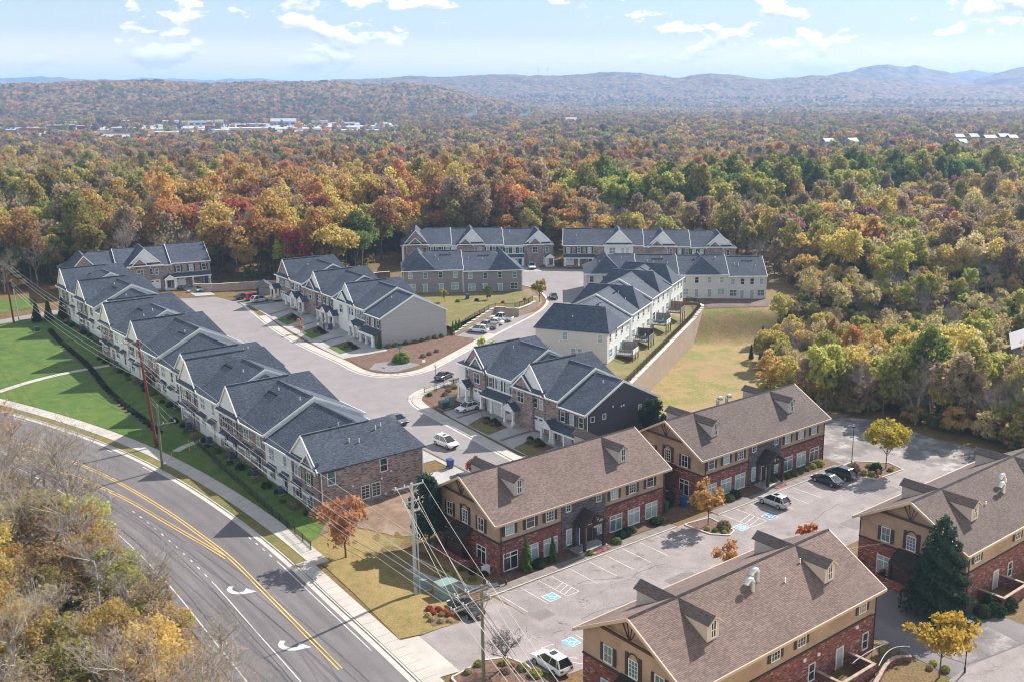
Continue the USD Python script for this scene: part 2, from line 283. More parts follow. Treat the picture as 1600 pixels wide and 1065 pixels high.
# ------------------------------------------------------------ ground shape
def sst(t): t = np.clip(t, 0, 1); return t * t * (3 - 2 * t)
WALL_P = np.array([131.5, 136.2]); WALL_D = np.array([.856, .517]); WALL_N = np.array([.517, -.856])
def ground(x, y):
    """Height of the land on top of the retaining wall, everywhere."""
    x = np.asarray(x, float); y = np.asarray(y, float)
    ys = np.minimum(y, 300)
    plat = 2 + .0225 * (ys - 112)
    lot = np.where(y < 112, 2 * sst((y - 101) / 11), plat)
    road = np.maximum(0, .0225 * (ys - 25))
    k = sst((x - 50) / 12)
    z = road * (1 - k) + lot * k
    d = np.hypot(x, y)
    z = z * (1 - sst((d - 330) / 300)) + 3.0 * sst((d - 330) / 300)
    q = np.stack([x, y], -1) - WALL_P                                   # behind the long row the yard falls to the wall's top
    s, t = q @ WALL_N, q @ WALL_D
    fall = sst((s + 9) / 8) * sst((t + 12) / 14) * sst((72 - t) / 12)
    z = z - fall * (z - 1.7)
    east = sst((x - 136) / 10) * sst((134 - y) / 14)                    # the woods and the gardens east of the offices lie low
    return z * (1 - east) - .3 * east
def field(x, y):
    """Height of the grass field below the retaining wall."""
    x = np.asarray(x, float); y = np.asarray(y, float); g0 = ground(x, y)
    q = np.stack([x, y], -1) - WALL_P
    t = q @ WALL_D
    low = -3.6 * sst((y - 101) / 34)
    s2 = (np.stack([x, y], -1) - np.array([188.5, 170.5])) @ np.array([-.625, -.78])
    m = sst((t + 24) / 22) * sst((s2 - 1.4) / 11) * sst((y - 101) / 6)
    return g0 * (1 - m) + low * m
def gz(x, y): return float(ground(x, y))
FIELD = Polygon([WALL_P + WALL_D * -20 + WALL_N * .0, WALL_P + WALL_D * 66.5, (196, 163), (212, 152), (262, 135), (262, 100.5), (118, 100.5)])
def terr(x, y): return float(field(x, y)) if FIELD.contains(Point(x, y)) else gz(x, y)

def sheet(poly, cell=2.0, dz=.05, fn=ground):
    """Triangles of a plan polygon laid dz above the land, cut at a grid so that it follows it."""
    poly = shapely.make_valid(poly) if not poly.is_valid else poly
    x0, y0, x1, y1 = poly.bounds
    gx, gy = np.arange(math.floor(x0/cell), math.ceil(x1/cell)) * cell, np.arange(math.floor(y0/cell), math.ceil(y1/cell)) * cell
    X, Y = [a.ravel() for a in np.meshgrid(gx, gy)]
    cells = shapely.box(X, Y, X + cell, Y + cell)
    shapely.prepare(poly)
    inside = shapely.contains(poly, cells)
    V, F, n = [], [], 0
    xi, yi = X[inside], Y[inside]
    if len(xi):
        q = np.stack([np.stack([xi, yi], -1), np.stack([xi+cell, yi], -1), np.stack([xi+cell, yi+cell], -1), np.stack([xi, yi+cell], -1)], 1)
        V.append(q.reshape(-1, 2)); k = np.arange(len(xi))[:, None] * 4
        F.append(np.vstack([k + [0, 1, 2], k + [0, 2, 3]])); n = 4 * len(xi)
    rest = cells[~inside & shapely.intersects(poly, cells)]
    for piece in shapely.intersection(rest, poly):
        for g in getattr(piece, 'geoms', [piece]):
            if g.geom_type != 'Polygon' or g.area < 1e-4: continue
            for t in shapely.constrained_delaunay_triangles(g).geoms if hasattr(shapely, 'constrained_delaunay_triangles') else tri(g):
                c = np.array(t.exterior.coords)[:3] if hasattr(t, 'exterior') else t
                if (c[1][0]-c[0][0])*(c[2][1]-c[0][1]) - (c[1][1]-c[0][1])*(c[2][0]-c[0][0]) < 0: c = c[::-1]
                V.append(c); F.append(np.array([[n, n+1, n+2]])); n += 3
    V = np.vstack(V); F = np.vstack(F)
    return np.column_stack([V, fn(V[:, 0], V[:, 1]) + dz]), F
def tri(g):
    v, f = trimesh.creation.triangulate_polygon(g, engine='earcut')
    return [v[t] for t in f]
def struct(name, mesh, mat, parent='/World', k='structure', smooth=False):
    if smooth: t_ = trimesh.Trimesh(*mesh, process=False); t_.merge_vertices(digits_vertex=3); mesh = (t_.vertices, t_.faces)
    path = numbered(parent, name); m = usdkit.mesh(stage, path, mesh, LOOK[mat], smooth=smooth)
    if parent == '/World': tag(m, kind=k)
    return path
def ribbon(pts, w0, w1=None):
    """Plan polygon of a band along a polyline: from w0 to w1 to its left (or w0 wide, centred)."""
    ls = LineString(pts)
    if w1 is None: return ls.buffer(w0 / 2, cap_style='flat', join_style='mitre')
    a = ls.parallel_offset(abs(w0), 'left' if w0 >= 0 else 'right', join_style=2) if w0 else ls
    b = ls.parallel_offset(abs(w1), 'left' if w1 >= 0 else 'right', join_style=2) if w1 else ls
    ca, cb = list(a.coords), list(b.coords)
    if Point(ca[0]).distance(Point(cb[0])) > Point(ca[0]).distance(Point(cb[-1])): cb = cb[::-1]
    return Polygon(ca + cb[::-1]).buffer(0)
def smooth_line(pts, step=2.0):
    from scipy.interpolate import CubicSpline
    p = np.asarray(pts, float); s = np.r_[0, np.cumsum(np.hypot(*np.diff(p, axis=0).T))]
    return CubicSpline(s, p)(np.linspace(0, s[-1], max(2, int(s[-1] / step))))
def kerb(name, line, h=.13, w=.16, parent='/World', fn=ground, mat='kerb_concrete'):
    """A real kerb stone along a line."""
    p = np.asarray(line, float); t = np.gradient(p, axis=0); t /= np.linalg.norm(t, axis=1, keepdims=True); nr = np.stack([-t[:, 1], t[:, 0]], -1)
    a, b = p + nr * w / 2, p - nr * w / 2
    z = fn(p[:, 0], p[:, 1]); m = len(p)
    v = np.vstack([np.column_stack([a, z - .2]), np.column_stack([b, z - .2]), np.column_stack([b, z + h]), np.column_stack([a, z + h])])
    f = []
    for i in range(m - 1):
        for r in range(4):
            q = (r + 1) % 4; A, B, C, D = r*m+i, q*m+i, q*m+i+1, r*m+i+1
            f += [(A, C, B), (A, D, C)]
    f += [(0, m, 2*m), (0, 2*m, 3*m), (m-1, 3*m-1, 2*m-1), (m-1, 4*m-1, 3*m-1)]
    return MB().add(v, f)
# ------------------------------------------------------------ the land
NEAR = shapely.box(-30, 20, 330, 390)
struct('ground', sheet(NEAR.difference(FIELD), 3.0, 0.0), 'leaf_litter', smooth=True)
struct('meadow', sheet(FIELD, 1.5, 0.0, field), 'field_grass', smooth=True)

def px_azimuth(px): return YAW - math.atan((px - PCX) / FPX * math.cos(PITCH))
def ridge(pts, D, w0, w1):
    """A hill range whose crest stands at distance D and is seen at the given (pixel column, height in metres)."""
    az = np.array([px_azimuth(p[0]) for p in pts])[::-1]; h = np.array([p[1] for p in pts], float)[::-1]
    return az, h, D, w0, w1
RANGES = [
    ridge([(-900, 70), (-300, 74), (0, 72), (100, 76), (200, 80), (330, 74), (400, 83), (520, 86), (560, 76), (620, 80), (680, 74), (720, 55), (780, 30), (850, 12), (950, 0), (2400, 0)], 2900., 800., 900.),
    ridge([(-900, 0), (430, 0), (520, 120), (620, 132), (700, 140), (800, 146), (900, 156), (1000, 150), (1060, 138), (1110, 152), (1160, 142), (1220, 132), (1260, 140), (1330, 128), (1420, 100), (1600, 90), (2400, 100)], 5200., 1500., 900.),
    ridge([(-900, 0), (1180, 0), (1250, 130), (1290, 165), (1330, 205), (1360, 226), (1385, 236), (1412, 218), (1432, 228), (1460, 195), (1490, 165), (1520, 140), (1545, 165), (1570, 190), (1600, 225), (1700, 260), (1900, 240), (2400, 200)], 7000., 1500., 1500.),
    ridge([(-900, 200), (300, 190), (1380, 200), (1470, 235), (1515, 268), (1560, 240), (1620, 220), (2400, 260)], 11000., 2500., 1500.)]
def far_height(x, y):
    x = np.asarray(x, float); y = np.asarray(y, float)
    d = np.hypot(x, y); az = np.arctan2(y, x)
    z = 3.0 + 5 * (meshkit.fbm(np.stack([x / 500, y / 500, 0 * x], -1), 3, 5) - .5) * sst((d - 500) / 700)
    for a, h, D, w0, w1 in RANGES:
        hh = np.interp(az, a, h)
        prof = np.where(d < D, sst((d - (D - w0)) / w0) ** 1.3, 1 - .8 * sst((d - D) / w1))
        n = meshkit.fbm(np.stack([x / 260, y / 260, 0 * x + 3], -1), 4, 11)
        z = np.maximum(z, hh * prof * (.80 + .40 * n * (1 - .6 * sst((d - D + 250) / 250))))
    return z
def land(x, y):
    x = np.asarray(x, float); y = np.asarray(y, float); d = np.hypot(x, y)
    k = sst((d - 430) / 200)
    return ground(x, y) * (1 - k) + far_height(x, y) * k
def polar(d0, d1, grow, a0, a1, na, fn):
    ds = [d0]
    while ds[-1] < d1: ds.append(ds[-1] * grow)
    ds = np.array(ds); az = np.linspace(a0, a1, na)
    D, A = np.meshgrid(ds, az, indexing='ij'); X, Y = D * np.cos(A), D * np.sin(A)
    Z = fn(X, Y); i, j = np.meshgrid(np.arange(len(ds)-1), np.arange(na-1), indexing='ij')
    q = np.stack([i*na+j, (i+1)*na+j, (i+1)*na+j+1, i*na+j+1], -1).reshape(-1, 4)[:, ::-1]
    return np.stack([X, Y, Z], -1).reshape(-1, 3), np.vstack([q[:, [0, 1, 2]], q[:, [0, 2, 3]]])
AZ0, AZ1 = YAW - math.radians(40), YAW + math.radians(42)
struct('valley', polar(300, 2500, 1.025, AZ0 - .3, AZ1 + .3, 140, lambda x, y: land(x, y) - .5 - 1.5 * (np.hypot(x, y) < 480)), 'leaf_litter')
def canopy(x, y):
    """Wooded hills so far away that the trees read as one mass: the land with crowns as bumps."""
    z = far_height(x, y); d = np.hypot(x, y); az = np.arctan2(y, x)
    p = np.stack([np.log(d) / .0058, az / .0058, 0 * x], -1); cell = np.minimum(.0058 * d, 19)
    crown = .35 * meshkit.noise(p * 1.3, 3) + .45 * meshkit.noise(p * 2.3, 4) + .25 * meshkit.noise(p / 2.7, 6)
    return z - 9 * (1 - sst((d - 2200) / 420)) + 4 + cell * (.85 - .35 * sst((d - 3800) / 1500)) * crown + 8 * (meshkit.noise(np.stack([x / 110, y / 110, 0 * x], -1), 9) - .5)
struct('hills', polar(2150, 13500, 1.0030, YAW - math.radians(31), YAW + math.radians(35), 900, canopy), 'far_canopy')

# ------------------------------------------------------------ the main road with its markings, verge and pavement
KERB_R = smooth_line([(44.4, 62), (45.0, 72), (45.8, 84.9), (46.3, 95.2), (46.8, 104.6), (47.0, 114), (46.9, 122.5), (46.5, 130.9), (45.3, 143.7), (43.7, 154), (41.6, 163.5), (38.2, 175.4), (33.9, 187.8), (26, 207), (14, 233)], 1.5)
struct('road', sheet(ribbon(KERB_R, 0, 14.2), 2.0, .03), 'road_asphalt')
def mark(parent, name, line, w0, w1, mat, dz=.05, s0=0, s1=None, dash=None, step=2.0):
    ls = LineString(line).parallel_offset(abs((w0+w1)/2), 'left' if w0 + w1 >= 0 else 'right', join_style=1)
    if Point(ls.coords[0]).distance(Point(line[0])) > Point(ls.coords[-1]).distance(Point(line[0])): ls = ls.reverse()
    s1 = s1 or ls.length; w = abs(w1 - w0)
    spans = [(s0, s1)] if dash is None else [(a, min(a + dash[0], s1)) for a in np.arange(s0, s1, dash[0] + dash[1])]
    for a, b in spans:
        seg = shapely.ops.substring(ls, a, b)
        struct(name, sheet(seg.buffer(w/2, cap_style='flat'), step, dz), mat, parent)
import shapely.ops
rm = str(UsdGeom.Xform.Define(stage, numbered('/World', 'road_marking')).GetPath()); tag(stage.GetPrimAtPath(rm), kind='structure')
LS = lambda y: next(i for i, p in enumerate(KERB_R) if p[1] >= y)
mark(rm, 'edge_line', KERB_R, 13.0, 13.12, 'paint_white')
mark(rm, 'edge_line', KERB_R, 1.15, 1.27, 'paint_white', s0=21, s1=45)
mark(rm, 'edge_line', KERB_R, 1.15, 1.27, 'paint_white', s0=82, s1=125, dash=(3, 9))
mark(rm, 'dash', KERB_R, 1.15, 1.28, 'paint_white', s0=46.5, s1=54, dash=(.7, 1.3))
mark(rm, 'lane_line', KERB_R, 8.95, 9.06, 'paint_white', s0=20, s1=44.5)
mark(rm, 'dash', KERB_R, 8.95, 9.07, 'paint_white', s0=46, s1=70, dash=(.7, 1.6))
U = smooth_line([(40.55, 82.0), (41.0, 92), (41.6, 105), (41.8, 112), (41.5, 119), (41.0, 127), (39.8, 138), (38.6, 146), (36.2, 156), (33, 166), (29, 177)], 1.5)
LW = smooth_line([(41.75, 111.5), (41.0, 117.5), (39.8, 126), (38.4, 136), (36.7, 144), (33.5, 155), (29.6, 166), (25, 177)], 1.5)
mark(rm, 'centre_line', U, -.24, -.12, 'paint_yellow'); mark(rm, 'centre_line', U, .14, .26, 'paint_yellow')
mark(rm, 'centre_line', LW, .06, .18, 'paint_yellow'); mark(rm, 'centre_line', LW, .44, .56, 'paint_yellow')
for o_ in (2.3, 4.0, 7.0, 8.1, 10.2, 11.9): mark(rm, 'wheel_track', KERB_R, o_ - .30, o_ + .30, 'road_worn', dz=.037)
for o_, a_, b_ in ((9.6, 10, 120), (5.9, 60, 150), (12.2, 30, 110)): mark(rm, 'tar_seam', KERB_R + np.stack([np.sin(np.arange(len(KERB_R))*.5)*.06]*2, -1), o_, o_ + .06, 'tar', dz=.042, s0=a_, s1=b_)
def arrow(x, y):
    """Left-turn arrow for traffic that comes towards the offices: shaft, bend and head."""
    c = [(-1.55, .75)]; th = np.linspace(math.radians(200), math.radians(300), 9)
    arc = [(-.15 + 1.3*math.cos(t), .55 + 1.0*math.sin(t)) for t in th]
    band = LineString([(-1.45, .85)] + arc + [(.75, .0)]).buffer(.27, cap_style='flat')
    head = Polygon([(.55, -.62), (1.85, .28), (.35, .75)])
    sh = shapely.union_all([band, head])
    sh = shapely.affinity.rotate(sh, -50, origin=(0, 0)); sh = shapely.affinity.translate(sh, x, y)
    struct('turn_arrow', sheet(sh, 1.0, .05), 'paint_white', rm)
import shapely.affinity
arrow(39.4, 102.8); arrow(38.8, 88.6)
k = kerb('kerb', KERB_R).build('kerb', 'kerb_concrete'); tag(stage.GetPrimAtPath(k), kind='structure')
struct('gutter', sheet(ribbon(KERB_R, .08, .75), 2.0, .045), 'kerb_concrete')
def paving(name, line, o0, o1, s0, s1, size, mat='concrete', dz=.10, fn=ground):
    """A pavement of separate slabs with open joints."""
    base = UsdGeom.Xform.Define(stage, numbered('/World', name)); tag(base, kind='structure'); base = str(base.GetPath())
    ls = LineString(line); s = s0
    while s < min(s1, ls.length - .1):
        e = min(s + size, ls.length); a, b = np.array(ls.interpolate(s).coords[0]), np.array(ls.interpolate(e - .035).coords[0])
        t = (b - a) / np.linalg.norm(b - a); n = np.array([-t[1], t[0]])
        c = [a + n*o0, b + n*o0, b + n*o1, a + n*o1]
        if Polygon(c).exterior.is_ccw is False: c = c[::-1]
        z = [float(fn(*p)) for p in c]
        MB().prism(c, [q - .1 for q in z], [q + dz for q in z]).build('slab', mat, base)
        s += size
    return base
paving('pavement', KERB_R, -.20, -1.95, 12, 41.5, 1.55)
paving('pavement', KERB_R, -1.55, -3.7, 41.5, 185, 1.6)
struct('verge', sheet(ribbon(KERB_R[int(41.0/1.5):], -.2, -1.6), 2.0, .05), 'yard_grass')
# entrance to the offices
struct('driveway_apron', sheet(Polygon([(45.6, 83.6), (47.4, 82.9), (49.6, 82.4), (49.2, 74.4), (45.1, 75.2)]), 1.5, .06), 'concrete')
# lawns round the long row by the road
AFRONT = [(56.0, 114), (56.0, 164.5), (58.6, 164.6), (58.6, 214.6), (61.8, 214.7), (61.8, 258)]
inner = LineString(KERB_R).parallel_offset(3.9, 'right', join_style=1)
ci = [p for p in (inner.coords if inner.coords[0][1] < inner.coords[-1][1] else inner.coords[::-1]) if p[1] > 108]
struct('lawn', sheet(Polygon(ci + [(26, 236), (40, 252), (58, 256), (62, 257)] + AFRONT[::-1] + [(52, 109.5)]).buffer(0), 2.0, .04), 'lawn_green')
struct('lawn', sheet(Polygon([(20, 262), (38, 261.5), (50, 264.5), (60, 268), (60, 280), (40, 283), (22, 284)]), 2.0, .04), 'lawn_green')
struct('lawn', sheet(Polygon([(47.75, 83.2), (48.9, 95), (49.5, 104), (50.3, 109), (56, 111.2), (61.0, 105.5), (64.6, 102.5), (64.8, 92.0), (61.5, 88.3), (57.0, 87.6), (54.9, 84.2), (53.5, 82.6), (50.3, 82.4)]), 1.5, .045), 'lawn_dry')
struct('mulch_bed', sheet(Polygon([(50.4, 109.2), (56, 111.4), (61, 106), (66, 103.8), (72.5, 104.2), (79, 107), (79, 114.8), (72, 115.6), (55.4, 115.2), (51.4, 112)]), 1.5, .035), 'bare_soil')
paving('footpath', smooth_line([(36.0, 198.6), (44.7, 203.0), (50, 204.2), (58.4, 204.3)], 1.5), .7, -.7, 0, 40, 1.5)
paving('footpath', smooth_line([(49.6, 150.2), (52.5, 152.0), (55.6, 152.6)], 1.5), .6, -.6, 0, 40, 1.5)
HEDGE = smooth_line([(54.6, 240), (53.2, 218), (52.4, 203.6), (50.9, 190), (50.2, 175), (50.0, 160)], 2.0)
struct('mulch_bed', sheet(ribbon(HEDGE, -.2, 1.3), 1.5, .07), 'mulch')
# streets of the townhouses
E_KERB = smooth_line([(99, 243), (96.8, 228), (94.0, 212), (92.6, 198), (92.3, 185), (92.2, 178), (91.9, 171.4), (92.9, 167.2), (95.6, 164.5), (100.6, 163.6), (108.7, 166.8), (117.7, 171.9), (127.2, 177.4), (138.5, 183.6), (151.8, 191.1), (160.5, 198.5), (165.5, 206.5), (168.2, 213.5), (167.5, 221)], 1.5)
B_KERB = smooth_line([(86.3, 98), (87.0, 115.4), (87.9, 127.4), (88.6, 138), (89.3, 145), (90.7, 150), (93.0, 152.6), (97.0, 154.3), (102, 155.2), (107.2, 157.0), (115, 160.2), (123.8, 165.0), (150, 179.6), (177, 194.6), (186, 199), (200, 196), (222, 186)], 1.5)
west = [(79.0, 98), (79.2, 130), (79.8, 165), (82, 195), (84.3, 222), (86.5, 243), (80, 250.5), (62, 254), (48, 250.6), (34, 248.8), (33, 255.8), (48, 257.8), (62, 261), (78, 259.5), (90, 256), (97, 253)]
court = [(162, 231), (157, 241), (160, 250.6), (171, 246.5), (190, 233.8), (207, 219), (226, 203.5), (234, 196)]
STREET = Polygon(west + list(map(tuple, E_KERB)) + court + list(map(tuple, B_KERB[::-1]))).buffer(0)
struct('street', sheet(STREET, 2.0, .03), 'street_asphalt')
for ln in (E_KERB, B_KERB):
    k = kerb('kerb', ln).build('kerb', 'kerb_concrete'); tag(stage.GetPrimAtPath(k), kind='structure')
paving('pavement', E_KERB, .12, 1.75, 17, 118, 1.7); paving('pavement', B_KERB, -.12, -1.75, 2, 92, 1.7)
for ln, s0, s1 in ((E_KERB, 0, 130), (B_KERB, 0, 140)):
    struct('gutter', sheet(ribbon(ln, -.1, -.6) if ln is E_KERB else ribbon(ln, .1, .6), 2.0, .045), 'kerb_concrete')
struct('parking_bay', sheet(Polygon([(92.5, 233.5), (94.5, 247.5), (107.5, 246.0), (106.5, 238.8), (98.2, 238.2)]), 2.0, .045), 'street_asphalt')
struct('parking_bay', sheet(Polygon([(123.5, 178.2), (141.2, 188.2), (144.6, 189.9), (150.4, 191.0), (150.2, 190.6), (126, 176.9)]).buffer(.1).union(Polygon([(125, 178), (144, 188.6), (141.2, 193.4), (122.5, 183.0)])), 2.0, .05), 'street_asphalt')
# driveways and beds in front of the rows
def driveway(poly, cut=(), size=2.0):
    p = Polygon(poly)
    for c in cut: p = p.difference(Polygon(c))
    struct('driveway', sheet(p, size, .055), 'drive_concrete')
BB = [[(90.8, 132.9), (90.6, 127.0), (95.3, 128.0), (95.6, 135.2)], [(90.2, 119.8), (89.8, 115.2), (95.3, 116.0), (95.3, 121.4)]]
driveway([(89.4, 108), (89.8, 120), (90.8, 138), (91.4, 141.2), (97.9, 141.5), (97.9, 108)], BB)
for c in BB:
    struct('planting_bed', sheet(Polygon(c), 1.0, .05), 'mulch')
    q = Polygon(c); x0, y0, x1, y1 = q.bounds
    struct('lawn', sheet(q.intersection(shapely.box(x0, y0, (x0 + x1) / 2 + .2, y1)).buffer(-.12), 1.0, .07), 'yard_grass')
struct('planting_bed', sheet(Polygon([(91.4, 141.4), (98, 141.7), (99, 152.6), (94.5, 151.6), (92.5, 149)]), 1.0, .05), 'mulch')
WB = [[(98.4, 220.9), (97.9, 214.3), (103.2, 217.3), (104.4, 225.5)], [(97.3, 206.5), (96.5, 199.5), (102.1, 202.0), (103.0, 209.5)], [(96.0, 191.2), (95.5, 184.9), (101.2, 186.4), (102.0, 193.6)]]
driveway([(94.3, 181.5), (94.5, 190), (95.3, 200), (96.5, 213), (98.8, 229), (99.5, 238), (110, 238), (108.5, 225), (106.6, 205), (105.4, 185), (104.5, 181.5)], WB)
for c in WB:
    struct('planting_bed', sheet(Polygon(c), 1.0, .05), 'mulch')
    q = Polygon(c); x0, y0, x1, y1 = q.bounds
    struct('lawn', sheet(q.intersection(shapely.box(x0, y0, (x0 + x1) / 2 + .3, y1)).buffer(-.12), 1.0, .07), 'lawn_green')
for a, b in (((91.5, 137.0), (97.4, 137.9)), ((90.6, 123.7), (97.4, 124.3)), ((96.6, 196.0), (103.0, 197.6)), ((97.8, 210.8), (104.0, 213.4)), ((99.4, 226.5), (105.6, 229.6))):
    struct('paver_strip', sheet(LineString([a, b]).buffer(.35, cap_style='flat'), 1.0, .068), 'paver')
struct('planting_bed', sheet(Polygon([(94.9, 181.2), (94.2, 173), (94.6, 169.2), (97.2, 166.6), (101, 166.2), (109.5, 170.0), (124, 177.9), (121.3, 184.6), (105, 184.6)]), 1.5, .05), 'mulch')
struct('gravel_patch', sheet(Point(97.6, 169.2).buffer(1.0, 24).union(Polygon([(95.5, 171.5), (98, 167.8), (103.2, 168.8), (102.4, 172.3), (98, 173.8)])).buffer(.8), 1.0, .065), 'gravel_bed')
driveway([(71, 114.8), (71, 258), (85.8, 246), (83.9, 222), (81.6, 195), (79.4, 165), (78.8, 130), (78.7, 114.8)], [[(73, y), (73, y + 4), (78, y + 4), (78, y)] for y in range(119, 185, 12)])
# yard between the grey rear facade and the parking wall
struct('yard', sheet(Polygon([(121.5, 185), (142, 196.6), (150, 193.4), (154.5, 194.6), (161, 202), (164, 212), (136, 229.5), (128, 240), (124, 212)]), 2.0, .04), 'yard_grass')
struct('verge', sheet(Polygon([(153.8, 193.6), (160.0, 199.2), (164.2, 206.5), (166.6, 213.6), (163.6, 212.6), (160.5, 203)]), 1.5, .06), 'bare_soil')
struct('yard', sheet(Polygon([(132.5, 137), (188, 170.6), (184, 177), (128, 146.5)]), 2.0, .05), 'yard_grass')
struct('slope', sheet(Polygon([(189.5, 170.2), (193, 176.5), (213, 161), (211, 153), (198, 163)]), 2.0, .04, lambda x, y: np.maximum(field(x, y), -9)), 'brown_slope')
# driveways of the two rear rows, and the row at the left
for px_, py_, yw in ((158.5, 255.6, -32.4), (186.5, 238.0, -32.4), (201.0, 226.0, -40.8), (211, 217.4, -40.8)):
    c, s = math.cos(math.radians(yw)), math.sin(math.radians(yw))
    struct('driveway', sheet(Polygon([(px_ + c*a + s*b, py_ + s*a - c*b) for a, b in ((-2.6, -4), (2.6, -4), (2.6, 6.5), (-2.6, 6.5))]), 1.5, .06), 'drive_concrete')
struct('driveway', sheet(Polygon([(94.5, 270), (99, 269.2), (98, 255.5), (93.2, 256.5)]), 1.5, .06), 'drive_concrete')
# office car park
struct('car_park', sheet(Polygon([(49.6, 82.3), (49.2, 74.5), (55, 71), (57, 68.3), (137, 68.3), (137, 86.2), (61, 86.3), (56.9, 84.6), (54.6, 82.6)]), 2.0, .03), 'lot_asphalt')
struct('car_park', sheet(Polygon([(127.6, 86.2), (127.6, 104), (140, 105), (148, 101), (152, 95), (150, 84), (152, 66), (137, 66), (137, 86.2)]), 2.0, .03), 'worn_asphalt')
struct('car_park', sheet(Polygon([(84.0, 38), (101, 38), (101, 49.2), (97.5, 54), (97.5, 68.3), (86.6, 68.3), (86.6, 52.5), (86.2, 46)]), 2.0, .03), 'road_asphalt')
struct('slab', sheet(Polygon([(88.7, 46.9), (97.8, 46.6), (97.0, 42.6), (93, 43.3), (89.2, 44.2)]), 1.5, .06), 'worn_asphalt')
struct('car_park', sheet(Polygon([(85, 30), (125, 30), (125, 42), (97, 42.4), (89, 43.9), (85, 43.9)]), 2.0, .045), 'lot_asphalt')
OK1 = smooth_line([(61.5, 86.5), (75, 86.4), (91.4, 86.2)], 1.5); OK2 = smooth_line([(98.5, 85.3), (112, 85.3), (126.5, 85.2)], 1.5)
for ln in (OK1, OK2):
    k = kerb('kerb', ln).build('kerb', 'kerb_concrete'); tag(stage.GetPrimAtPath(k), kind='structure')
    paving('pavement', ln, .12, 1.5, 0, 60, 1.6, 'front_paving')
struct('mulch_bed', sheet(shapely.box(64.6, 88.0, 99.5, 90.2).union(shapely.box(99.5, 86.9, 127, 89.2)), 1.5, .05), 'mulch')
paving('footpath', smooth_line([(57.6, 97.5), (59.2, 92.5), (61.5, 89.3), (64, 88.2)], 1.2), .6, -.6, 0, 30, 1.4, 'drive_concrete')
st = str(UsdGeom.Xform.Define(stage, numbered('/World', 'parking_marking')).GetPath()); tag(stage.GetPrimAtPath(st), kind='structure')
def stripe(x0, y0, x1, y1, w=.085): struct('stripe', sheet(LineString([(x0, y0), (x1, y1)]).buffer(w/2, cap_style='flat'), 1.5, .042), 'paint_white', st)
for x in (62.6, 65.5, 68.2, 70.0, 72.9, 75.9, 78.6, 81.5, 84.4, 87.4, 90.3): stripe(x, 81.0, x, 86.0)
for x in (99.0, 101.9, 104.8, 107.9, 111.0, 114.1, 117.2, 120.4, 123.6): stripe(x, 79.8, x, 85.0)
for x in (60.5, 63.4): stripe(x, 68.6, x, 73.9)
def hatched(x0, x1, y0, y1):
    stripe(x0, y0, x1, y0)
    for i in range(3):
        y = y0 + .5 + i * .8; stripe(x0, y, x1, y + .75, .09)
hatched(68.2, 70.0, 81.0, 84); hatched(99.0, 101.9, 79.8, 83); stripe(58.8, 73.9, 60.5, 73.9); stripe(58.8, 72.2, 60.5, 70.2, .09); stripe(58.8, 70.6, 60.5, 68.8, .09)
def disabled_bay(x, y, mat):
    s = .72; struct('symbol_ground', sheet(shapely.box(x-s-.12, y-s-.12, x+s+.12, y+s+.12), 1.0, .040), 'paint_white', st)
    struct('symbol_ground', sheet(shapely.box(x-s, y-s, x+s, y+s), 1.0, .047), mat, st)
    # the wheelchair sign: head, back, seat and leg, and the wheel as an open ring
    w = Point(0, -.16).buffer(.36, 12).difference(Point(0, -.16).buffer(.25, 12)).difference(Polygon([(.05, -.1), (.6, -.3), (.6, .4), (.05, .4)]))
    sign = shapely.union_all([w, Point(-.10, .50).buffer(.10, 8), LineString([(-.10, .38), (-.06, .02), (.26, .0), (.40, -.34), (.50, -.30)]).buffer(.055), LineString([(-.08, .2), (.2, .18)]).buffer(.045)])
    sign = shapely.affinity.translate(shapely.affinity.scale(sign, 1.05, 1.05, origin=(0, 0)), x, y)
    struct('wheelchair_sign', sheet(sign, 1.0, .054), 'paint_white', st)
disabled_bay(66.75, 82.0, 'paint_blue'); disabled_bay(97.75, 80.65, 'paint_blue'); disabled_bay(103.4, 80.5, 'paint_blue_dark'); disabled_bay(62.0, 73.1, 'paint_blue')
for sx, sy, n_, ang in ((70, 82.5, 9, .12), (76, 79.5, 10, -.1), (88, 77, 9, .3), (105, 76.5, 12, -.12), (118, 79, 8, .2), (66, 76, 9, .25), (95, 72.5, 9, .0), (112, 72.5, 10, .1), (58, 77, 7, -.3)):
    q = np.array([sx, sy], float); pts = [q]
    for i in range(n_): ang += RNG.uniform(-.55, .55) * (.5 if i % 2 else 1); ang *= .8; q = q + np.array([math.cos(ang), math.sin(ang)]) * RNG.uniform(.5, 1.0); pts.append(q)
    struct('sealed_crack', sheet(LineString(pts).buffer(.035, cap_style='flat'), 2.0, .036), 'tar', st)
for a, b, c, d in ((79.2, 74.6, 83.4, 76.6), (108.4, 70.4, 111.6, 73.0), (62.4, 78.6, 64.6, 80.4), (121, 74.4, 125.4, 76.2)): struct('asphalt_patch', sheet(shapely.box(a, b, c, d), 2.0, .034), 'lot_patch', st)
for poly in ([(92.6, 86.1), (96.9, 85.4), (96.2, 80.5), (94.6, 79.9), (93.0, 81.8)], [(125.2, 85.4), (124.6, 81.4), (126.1, 78.9), (132.6, 78.6), (133.4, 81.6), (130, 85.6)], [(47.9, 74.0), (52.2, 74.6), (54.5, 73.9), (55.2, 71.8), (54.6, 66), (50, 66), (47.4, 70)]):
    p = Polygon(poly).buffer(-.4).buffer(.4); struct('planting_island', sheet(p, 1.2, .09), 'mulch')
    ln = np.array(p.exterior.coords); k = kerb('kerb', ln, .16, .2).build('kerb', 'kerb_concrete'); tag(stage.GetPrimAtPath(k), kind='structure')
fb = Polygon([(52.7, 86.4), (54.9, 87.4), (55.2, 84.4), (54.0, 82.9), (51.8, 83.2)])
